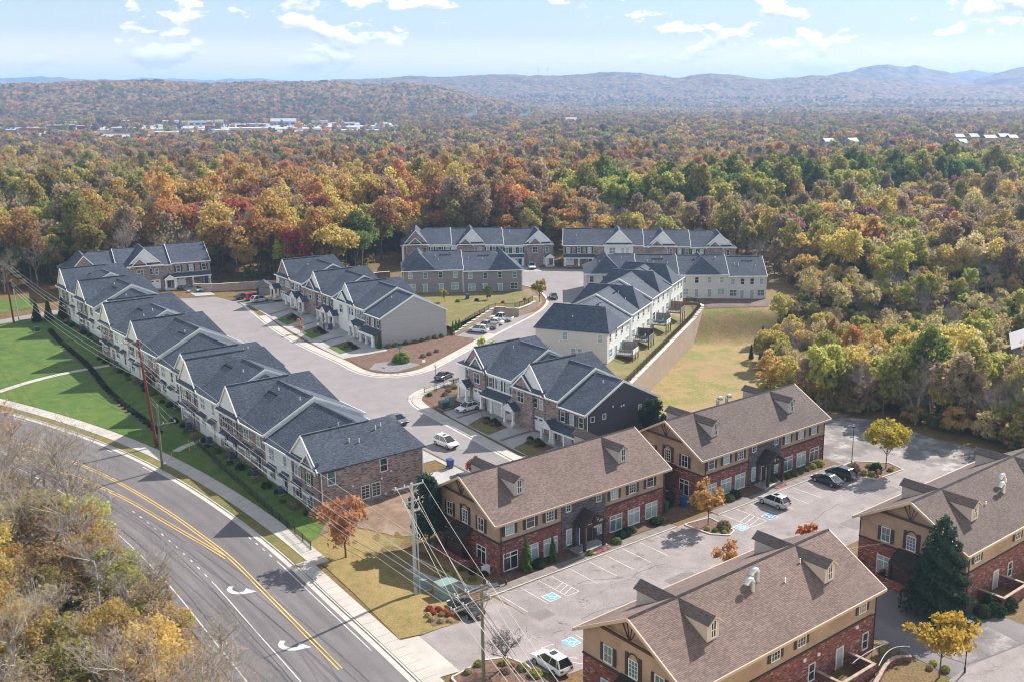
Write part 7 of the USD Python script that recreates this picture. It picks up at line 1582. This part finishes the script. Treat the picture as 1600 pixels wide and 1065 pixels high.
def bin_(label, x, y, mat, yaw=0.0, s=1.0):
    t = thing('wheelie_bin', label, 'bin', (x, y, terr(x, y) + .05), yaw, scale=s)
    MB().hexa([(-.26, -.30, .06), (.26, -.30, .06), (.26, .26, .06), (-.26, .26, .06), (-.31, -.38, .98), (.31, -.38, .98), (.31, .34, .98), (-.31, .34, .98)]).build('tub', mat, t)
    MB().slab([(-.33, -.42, 1.03), (.33, -.42, 1.03), (.33, .38, 1.10), (-.33, .38, 1.10)], .07).build('lid', mat, t)
    for k_ in (-1, 1):
        c = trimesh.creation.cylinder(.12, .06, sections=10); c.apply_transform(trimesh.transformations.rotation_matrix(PI/2, [0, 1, 0])); c.apply_translation((k_*.30, .30, .12)); MB().mesh(c).build('wheel', 'tyre', t)
bin_('bright blue bin with its lid up by the white car in the street', 78.0, 119.0, 'bin_blue', s=1.25); bin_('blue bin in front of the open garage of the pale-ended row', 103.6, 204.6, 'bin_blue', s=1.2)
bin_('green bin next to the right corner of the pinkish-roofed office', 94.0, 91.0, 'bin_green', s=1.3); bin_('black-green bin between the two middle offices', 95.6, 91.6, 'bin_black', s=1.4); bin_('blue bin between the two middle offices', 97.2, 90.4, 'bin_blue', s=1.35)
bin_('dark bin below the canopy between the two middle offices', 96.6, 92.4, 'bin_black', s=1.4); bin_('blue bin behind the taupe row by the doors', 146.4, 213.0, 'bin_blue', s=1.2)
t = thing('grit_box', 'yellow box at the front corner of the grey-brown-roofed office', 'box', (98.4, 88.2, .06)); MB().hexa([(-.6, -.35, 0), (.6, -.35, 0), (.6, .35, 0), (-.6, .35, 0), (-.7, -.42, .8), (.7, -.42, .8), (.7, .42, .8), (-.7, .42, .8)]).build('tub', 'yellow_paint', t); MB().slab([(-.74, -.46, .88), (.74, -.46, .88), (.74, .46, 1.0), (-.74, .46, 1.0)], .1).build('lid', 'yellow_paint', t)
t = thing('fire_hydrant', 'pinkish-red fire hydrant between clipped shrubs on the yellow-tree island', 'hydrant', (127.4, 79.6, gz(127.4, 79.6) + .08), scale=1.25)
MB().tube([(0, 0, 0), (0, 0, .08), (0, 0, .10), (0, 0, .62), (0, 0, .64), (0, 0, .72), (0, 0, .82)], [.20, .20, .13, .13, .18, .16, .05], 10).build('barrel', 'hydrant_red', t, smooth=40); MB().tube([(-.26, 0, .5), (.26, 0, .5)], .07, 8).tube([(0, -.24, .45), (0, 0, .45)], .08, 8).build('outlet', 'hydrant_red', t)
t = thing('street_sign', 'green street-name sign on a post beside the large round corner shrub', 'sign', (101.4, 171.4, gz(101, 171))); MB().tube([(0, 0, -.2), (0, 0, 3.4)], .04, 6).build('post', 'metal_black', t); MB().box(-.62, -.02, 3.38, .62, .02, 3.66).build('name_plate', 'sign_green', t); MB().box(-.02, -.6, 3.10, .02, .6, 3.36).build('name_plate', 'sign_green', t)
for i, (x, y) in enumerate(((51.2, 149.0), (47.9, 147.2))):
    t = thing('marker_post', ('yellow marker post in the hedge end by the pavement', 'yellow marker post on the verge by the green pole')[i], 'post', (x, y, gz(x, y))); MB().tube([(0, 0, -.2), (0, 0, 1.75 - i*.7)], .055, 8).build('post', 'yellow_paint', t); MB().tube([(0, 0, 1.75 - i*.7), (0, 0, 1.8 - i*.7)], [.055, .02], 8).build('cap', 'yellow_paint', t)
t = thing('garden_sign', 'small white sign in the bed at the street corner', 'sign', (105.2, 168.8, gz(105, 168.8)), .4); MB().box(-.5, -.04, .25, .5, .04, .75).build('panel', 'vent_white', t); MB().box(-.42, -.03, -.2, -.36, .03, .25).box(.36, -.03, -.2, .42, .03, .25).build('leg', 'vent_white', t)
n_ac = 0
for i, y in enumerate((116.6, 125.4, 133.8, 142.0, 150.4, 158.8, 171, 187.2, 203, 220, 236)):
    xf = 55.8 if y < 164.4 else 58.3 if y < 214.2 else 61.6; x = xf - 1.0
    t = thing('air_conditioner', f'{ORD[i]} dark cooling unit at the long row fronts, from the near end', 'air conditioner', (x, y, gz(x, y)), 0, 'cooling units at the foot of the long row fronts')
    MB().box(-.5, -.5, -.2, .5, .5, .08).build('pad', 'concrete', t); MB().box(-.42, -.42, .08, .42, .42, 1.05).build('casing', 'unit_blue', t); m = MB()
    for j in range(7): m.box(-.43, -.43, .2 + j*.11, .43, .43, .24 + j*.11)
    m.build('louvre', 'metal_black', t); MB().tube([(0, 0, 1.05), (0, 0, 1.10)], .34, 12).build('fan_guard', 'metal_black', t)
# curved handrails and the brick ramp wall at the bottom right
def railing(label, pts, h=1.05, zf=0.0):
    t = thing('railing', label, 'railing'); p = smooth_line(pts, .5); z = np.array([gz(*q) for q in p]) + zf
    MB().tube(np.column_stack([p, z + h]), .045, 6).build('handrail', 'metal_galv', t); MB().tube(np.column_stack([p, z + .15]), .02, 4).build('bottom_rail', 'metal_black', t)
    ls = LineString(p)
    for i in range(int(ls.length / 1.2) + 1): q = ls.interpolate(i * 1.2).coords[0]; MB().tube([(q[0], q[1], gz(*q) + zf - .1), (q[0], q[1], gz(*q) + zf + h)], .025, 5).build('baluster', 'metal_black', t)
railing('outer curved railing beside the ramp at the bottom right', [(80.0, 48.4), (82.4, 49.2), (84.4, 49.2), (85.4, 48.4)], 1.05, .5); railing('inner curved railing of the ramp along the nearest office', [(78.6, 50.4), (81.6, 50.6), (84.2, 50.4)], 1.05, .4)
t = thing('ramp_wall', 'low curved red brick wall below the railing at the bottom right', 'wall'); p = smooth_line([(76.5, 47.6), (79.9, 48.2), (82.4, 49.0), (84.4, 49.0), (85.5, 48.2)], .8)
m = MB(); cp = MB()
for a, b in zip(p[:-1], p[1:]):
    d = (b - a) / np.linalg.norm(b - a); nr = np.array([-d[1], d[0]]) * .16; m.prism([a + nr, a - nr, b - nr, b + nr], -.6, .55); cp.prism([a + nr*1.3, a - nr*1.3, b - nr*1.3, b + nr*1.3], .553, .64)
m.build('brickwork', 'brick_red', t); cp.build('coping', 'block_tan', t)
# ------------------------------------------------------------ people
import manifold3d as m3
def person(label, x, y, yaw, shirt, legs_, hair, step=.0, arm=.1):
    t = thing('person', label, 'person', (x, y, gz(x, y) + .07), yaw)
    def hull(a, ra, b, rb): return m3.Manifold.batch_hull([m3.Manifold.sphere(ra, 10).translate(a), m3.Manifold.sphere(rb, 10).translate(b)])
    def grp(bs):
        r = bs[0]
        for q in bs[1:]: r = r + q
        return r
    foot = [hull((s*.10 + 0, (s*step) + .10, .04), .045, (s*.10, s*step - .07, .05), .05) for s in (-1, 1)]
    leg = [grp([hull((s*.09, 0, .90), .095, (s*.10, s*step*.4 + .03, .50), .062), hull((s*.10, s*step*.4 + .03, .50), .060, (s*.10, s*step, .09), .042)]) for s in (-1, 1)]
    torso = [hull((-.08, 0, .95), .12, (.08, 0, .95), .12), hull((-.10, 0, .98), .11, (-.14, 0, 1.36), .09), hull((.10, 0, .98), .11, (.14, 0, 1.36), .09), hull((-.15, 0, 1.37), .08, (.15, 0, 1.37), .08), hull((0, 0, 1.1), .13, (0, 0, 1.38), .10), hull((0, 0, 1.38), .07, (0, .01, 1.52), .055)]
    arms = []
    for s in (-1, 1):
        sh, el, wr = (s*.20, 0, 1.38), (s*.25, -.02, 1.10), (s*.25, arm, .88); arms += [hull(sh, .055, el, .042), hull(el, .042, wr, .032), hull(wr, .035, (wr[0], wr[1] + .02, .80), .032)]
        for j in range(4): arms.append(hull((wr[0] + s*.0, wr[1] - .02 + j*.018, .80), .010, (wr[0] - s*.012, wr[1] + .0 + j*.018, .725 + .008*abs(j - 1.5)), .008))
        arms.append(hull((wr[0], wr[1] + .05, .84), .011, (wr[0] - s*.01, wr[1] + .075, .775), .009))
    head = [m3.Manifold.sphere(.105, 16).scale((.86, 1.0, 1.18)).translate((0, .02, 1.63)), hull((0, .12, 1.62), .012, (0, .135, 1.60), .016)] + [m3.Manifold.sphere(.03, 8).scale((.5, 1, 1.3)).translate((s*.092, .01, 1.62)) for s in (-1, 1)]
    MB().mesh((lambda mm_: trimesh.Trimesh(mm_.vert_properties[:, :3], mm_.tri_verts))(grp(foot + leg + torso + arms + head).refine_to_length(.06).to_mesh())).build('body', 'skin', t, smooth=50)
    tm = lambda M: (lambda q: trimesh.Trimesh(q.vert_properties[:, :3], q.tri_verts))(M.to_mesh())
    MB().mesh(tm(grp([hull((-.08, 0, .95), .135, (.08, 0, .95), .135), hull((-.10, 0, .98), .122, (-.14, 0, 1.36), .10), hull((.10, 0, .98), .122, (.14, 0, 1.36), .10), hull((0, 0, 1.1), .145, (0, 0, 1.37), .115)] + [hull((s*.19, 0, 1.38), .068, (s*.25, -.02, 1.12), .055) for s in (-1, 1)]))).build('shirt', shirt, t, smooth=50)
    MB().mesh(tm(grp([hull((s*.09, 0, .92), .108, (s*.10, s*step*.4 + .03, .50), .075) for s in (-1, 1)] + [hull((s*.10, s*step*.4 + .03, .50), .073, (s*.10, s*step, .12), .056) for s in (-1, 1)]))).build('trousers', legs_, t, smooth=50)
    MB().mesh(tm(grp([hull((s*.10, s*step + .12, .045), .052, (s*.10, s*step - .07, .055), .058) for s in (-1, 1)]))).build('shoes', 'tyre', t, smooth=50)
    MB().mesh(tm(m3.Manifold.sphere(.112, 14).scale((.9, 1.0, 1.1)).translate((0, -.015, 1.665)))).build('hair', hair, t, smooth=50)
    m = MB()
    for s in (-1, 1): m.mesh(trimesh.creation.icosphere(1, .012), trimesh.transformations.translation_matrix((s*.035, .115, 1.635)))
    m.box(-.025, .112, 1.562, .025, .124, 1.572); m.build('eyes_and_mouth', 'hair_dark', t)
person('person in a white top standing by the open garage of the pale-ended row', 101.6, 206.4, 2.4, 'vent_white', 'car_grey', 'hair_dark', .05); person('person in dark clothes standing left of the blue bin by the open garage', 102.6, 205.6, 2.0, 'car_navy', 'car_black', 'hair_brown', .08, .2)

# ------------------------------------------------------------ the far town, houses in the trees, masts and pylons
plain('town_white', (.50, .51, .52), .6); plain('town_grey', (.42, .42, .44), .7); plain('town_red', (.33, .09, .07), .7); plain('town_tan', (.42, .34, .28), .7); plain('town_dark', (.09, .09, .11), .6)
def town(label, px0, px1, d, h, depth, wall, roof, gable=False, name='commercial_building', turn=0.0):
    a, b = np.array(at_px(px0, d)), np.array(at_px(px1, d)); w = float(np.linalg.norm(b - a)); c = (a + b) / 2; yaw = math.atan2(*(b - a)[::-1]) + turn
    z0 = float(far_height(*c)) ; t = thing(name, label, 'building', (*c, z0), yaw)
    MB().box(-w/2, 0, -3, w/2, depth, h).build('wall', wall, t)
    if gable: MB().slab([(-w/2 - .5, -.6, h), (w/2 + .5, -.6, h), (w/2 + .5, depth/2, h + depth*.27), (-w/2 - .5, depth/2, h + depth*.27)], .3).slab([(w/2 + .5, depth + .6, h), (-w/2 - .5, depth + .6, h), (-w/2 - .5, depth/2, h + depth*.27), (w/2 + .5, depth/2, h + depth*.27)], .3).build('roof', roof, t)
    else:
        MB().box(-w/2 - .2, -.2, h + .003, w/2 + .2, depth + .2, h + .5).build('roof', roof, t)
        for i in range(max(1, int(w / 25))): x = -w/2 + w*(i + .5)/max(1, int(w / 25)); MB().box(x - 2, depth*.4, h + .5, x + 2, depth*.4 + 3, h + 1.9).build('roof_unit', 'town_grey', t)
    n = max(2, int(w / 9))
    for i in range(n):
        x = -w/2 + w*(i + .5)/n; MB().box(x - w/n*.32, -.12, h*.28, x + w/n*.32, .05, h*.66).build('window', 'town_dark', t)
TB = [(18, 130, 1330, 6.5, 26, 'town_tan', 'town_grey', 'long flat pale building nearest of the town, at the left'), (-40, 18, 1560, 6, 30, 'town_red', 'town_grey', 'red-walled low building at the left edge of the town'), (22, 62, 1620, 6, 30, 'town_red', 'town_tan', 'low red building beside the long pale one'),
      (66, 112, 1700, 7, 30, 'town_dark', 'town_grey', 'dark-fronted shop in the town at left'), (114, 150, 1690, 6, 26, 'town_red', 'town_tan', 'small red shop left of the dark town trees'), (-40, 40, 1930, 7, 40, 'town_white', 'town_white', 'white strip building farthest left behind the town'), (44, 100, 1950, 7, 40, 'town_white', 'town_grey', 'grey-roofed strip building behind the red shops'),
      (104, 160, 1930, 7, 40, 'town_white', 'town_white', 'long white strip building in the middle of the left town'), (164, 200, 1900, 8, 40, 'town_dark', 'town_grey', 'dark shop front left of the town tree clump'), (250, 276, 1850, 9, 40, 'town_white', 'town_white', 'tall white building right of the town tree clump'), (280, 330, 1880, 7, 45, 'town_white', 'town_grey', 'long low white store behind the little red building'),
      (332, 346, 1800, 10, 30, 'town_white', 'town_white', 'boxy white tower-like store in the town'), (316, 330, 1610, 6, 24, 'town_red', 'town_red', 'little red-roofed building in the town'), (306, 352, 1460, 5.5, 40, 'town_white', 'town_white', 'white warehouse roof nearest the woods, left of the red-brown one'), (354, 426, 1500, 6, 45, 'town_tan', 'town_white', 'big tan-walled warehouse with a white roof'),
      (430, 500, 1480, 5.5, 60, 'town_white', 'town_white', 'big white warehouse roof in the middle of the town'), (504, 556, 1520, 6, 60, 'town_white', 'town_white', 'white warehouse roof right of the middle one'), (560, 612, 1560, 5.5, 60, 'town_white', 'town_white', 'rightmost white warehouse roof of the town'), (420, 460, 1880, 7, 18, 'town_white', 'town_white', 'white hall with a peaked roof behind the warehouses'),
      (484, 510, 1830, 7, 35, 'town_white', 'town_grey', 'white shop right of the peaked hall'), (384, 412, 1700, 6, 30, 'town_tan', 'town_white', 'tan shop between the warehouses and the hills'), (516, 552, 1760, 6, 30, 'town_white', 'town_white', 'small white store before the hill foot'), (560, 584, 1850, 8, 30, 'town_dark', 'town_grey', 'dark building at the right end of the town')]
TB += [(236, 300, 1400, 6, 40, 'town_grey', 'town_white', 'white-roofed workshop at the near edge of the town'), (430, 478, 1370, 6, 45, 'town_tan', 'town_white', 'pale warehouse nearest the woods, in front of the middle one'), (500, 590, 1410, 5.5, 40, 'town_white', 'town_white', 'long white warehouse at the near right edge of the town'), (170, 214, 1560, 6, 26, 'town_tan', 'town_grey', 'small tan shop in front of the dark town trees'), (366, 384, 1590, 8, 26, 'town_red', 'town_grey', 'red-brown shop between two white warehouses')]
for a, b, d, h, dp, w_, r_, lb in TB: town(lb, a, b, d, h, dp, w_, r_, lb.startswith('white hall'))
struct('town_ground', (lambda v: (np.column_stack([v, far_height(v[:, 0], v[:, 1]) + .6]), [(0, 1, 2), (0, 2, 3)]))(np.array([at_px(-60, 1270), at_px(640, 1400), at_px(640, 2020), at_px(-60, 2020)])[::-1]), 'town_grey')
struct('town_car_park', (lambda v: (np.column_stack([v, far_height(v[:, 0], v[:, 1]) + 1.0]), [(0, 1, 2), (0, 2, 3)]))(np.array([at_px(158, 1120), at_px(200, 1120), at_px(198, 1300), at_px(160, 1300)])[::-1]), 'lot_asphalt')
cr = np.random.default_rng(12); CP = {}
for i in range(70):
    px = cr.uniform(20, 560); d = cr.uniform(1640, 1860); CP.setdefault(CK[('white_suv', 'black_sedan', 'silver_suv', 'white_sedan', 'red_van')[i % 5]], []).append((*at_px(px, d), float(far_height(*at_px(px, d))) + .9, cr.uniform(0, 6.3), 1.15))
instancer('town_cars', CP, 'tiny parked cars between the shops of the far town', 'cars')
for i, (px, d, w, wl, rf, lb) in enumerate(((1302, 1000, 17, 'town_grey', 'town_grey', 'grey-roofed house among the far trees, left of the pale-roofed one'), (1340, 1010, 14, 'town_white', 'town_white', 'white-roofed house among the far trees'), (1507, 1120, 15, 'town_white', 'town_grey', 'leftmost house of the cluster at the far right'), (1530, 1130, 14, 'town_tan', 'town_grey', 'second house of the cluster at the far right'), (1556, 1100, 20, 'town_tan', 'town_tan', 'largest brown-roofed house at the far right'), (1578, 1140, 18, 'town_tan', 'town_grey', 'grey-roofed house at the right edge of the far cluster'), (1514, 1010, 12, 'town_white', 'town_white', 'small white-roofed house below the far right cluster'), (1592, 1110, 14, 'town_tan', 'town_grey', 'last house of the far right cluster, cut by the picture edge'))):
    town(lb, px - w/2, px + w/2, d, 9.5, 11, wl, rf, True, 'house', .5)
for px, d, lb in ((742, 2050, 'white church steeple in the left middle of the valley'), (826, 2080, 'white church steeple right of the other one in the valley')):
    x, y = at_px(px, d); t = thing('church', lb, 'church', (x, y, float(far_height(x, y)))); MB().box(-8, 0, -2, 8, 26, 11).build('nave', 'town_white', t); MB().box(-2.6, -3, -2, 2.6, 2, 20).build('tower', 'town_white', t); MB().add([(-2.6, -3, 20), (2.6, -3, 20), (2.6, 2, 20), (-2.6, 2, 20), (0, -.5, 38)], [(0, 1, 4), (1, 2, 4), (2, 3, 4), (3, 0, 4)]).build('spire', 'town_white', t); MB().slab([(-8.5, -.2, 11), (-8.5, 26, 11), (0, 26, 17), (0, -.2, 17)], .4).slab([(8.5, 26, 11), (8.5, -.2, 11), (0, -.2, 17), (0, 26, 17)], .4).build('roof', 'town_grey', t)
town('white-roofed hall standing alone in the wooded valley, right of the steeples', 884, 901, 1650, 11, 20, 'town_white', 'town_white', True)
def mast(name, label, cat, px, d, h, w, arms=()):
    x, y = at_px(px, d); t = thing(name, label, cat, (x, y, float(far_height(x, y)))); m = MB(); r = max(.25, w*.06)
    for sx in (-1, 1):
        for sy in (-1, 1): m.tube([(sx*w, sy*w, -2), (sx*w*.25, sy*w*.25, h*.6), (sx*w*.1, sy*w*.1, h)], r, 4)
    for i in range(8):
        z0, z1 = h*i/8, h*(i+1)/8; k = lambda z: w * (1 - .75*min(z/(h*.6), 1)) if z < h*.6 else w*.25 - w*.15*(z - h*.6)/(h*.4)
        m.tube([(-k(z0), -k(z0), z0), (k(z1), -k(z1), z1)], r*.7, 3).tube([(k(z0), k(z0), z0), (-k(z1), k(z1), z1)], r*.7, 3)
    m.build('lattice', 'metal_dull', t)
    for z, a in arms: MB().box(-a, -.3, z - .3, a, .3, z + .3).build('crossarm', 'metal_dull', t)
mast('radio_mast', 'left one of the two thin radio masts on the skyline', 'mast', 841, 5100, 62, 1.6); mast('radio_mast', 'right one of the two thin radio masts on the skyline', 'mast', 856, 5120, 58, 1.6)
for i, (px, d) in enumerate(((1280, 1050), (1395, 1250), (1446, 1700), (1210, 1450))): mast('pylon', f'lattice pylon in the right valley, {ORD[i]} nearest of the four' if i else 'nearest lattice pylon in the right valley', 'pylon', px, d, 36, 3.2, ((33, 6), (28, 8), (23, 7)))
# houses at the right edge, below the garden fence
for i, (x, y, w, d, yw, lb) in enumerate(((217, 99, 15, 10, .5, 'grey-roofed house behind the plank fence at the right edge'), (197, 84, 14, 9, .7, 'pale-roofed house low at the right edge, half hidden by trees'))):
    t = thing('house', lb, 'house', (x, y, terr(x, y)), yw); MB().box(-w/2, -d/2, -.5, w/2, d/2, 3).build('wall', 'siding_taupe', t); MB().slab([(-w/2 - .4, -d/2 - .5, 2.9), (w/2 + .4, -d/2 - .5, 2.9), (w/2 + .4, 0, 5.4), (-w/2 - .4, 0, 5.4)], .2).slab([(w/2 + .4, d/2 + .5, 2.9), (-w/2 - .4, d/2 + .5, 2.9), (-w/2 - .4, 0, 5.4), (w/2 + .4, 0, 5.4)], .2).build('roof', 'town_grey', t)
    for k_ in (-.3, .0, .3): f = MB().box(k_*w - .6, -d/2 - .06, .9, k_*w + .6, -d/2 + .02, 2.2).build('window', 'trim_white', t); MB().box(k_*w - .5, -d/2 - .08, 1.0, k_*w + .5, -d/2 + .02, 2.1).build('pane', 'glass_dark', f)
struct('garden', sheet(GARDEN, 3.0, .1), 'lawn_dry')

# ------------------------------------------------------------ the air
hz = trimesh.creation.box((30000, 30000, 392)); hz.apply_translation((5000, 8000, -12 + 196))
LOOK['haze'] = usdkit.material(stage, '/World/Looks/haze', {'v': ('principled_volume', {'color': (.36, .59, 1.0), 'density': HAZE, 'anisotropy': .15})}, volume='v.volume')
struct('haze', hz, 'haze', k='stuff')
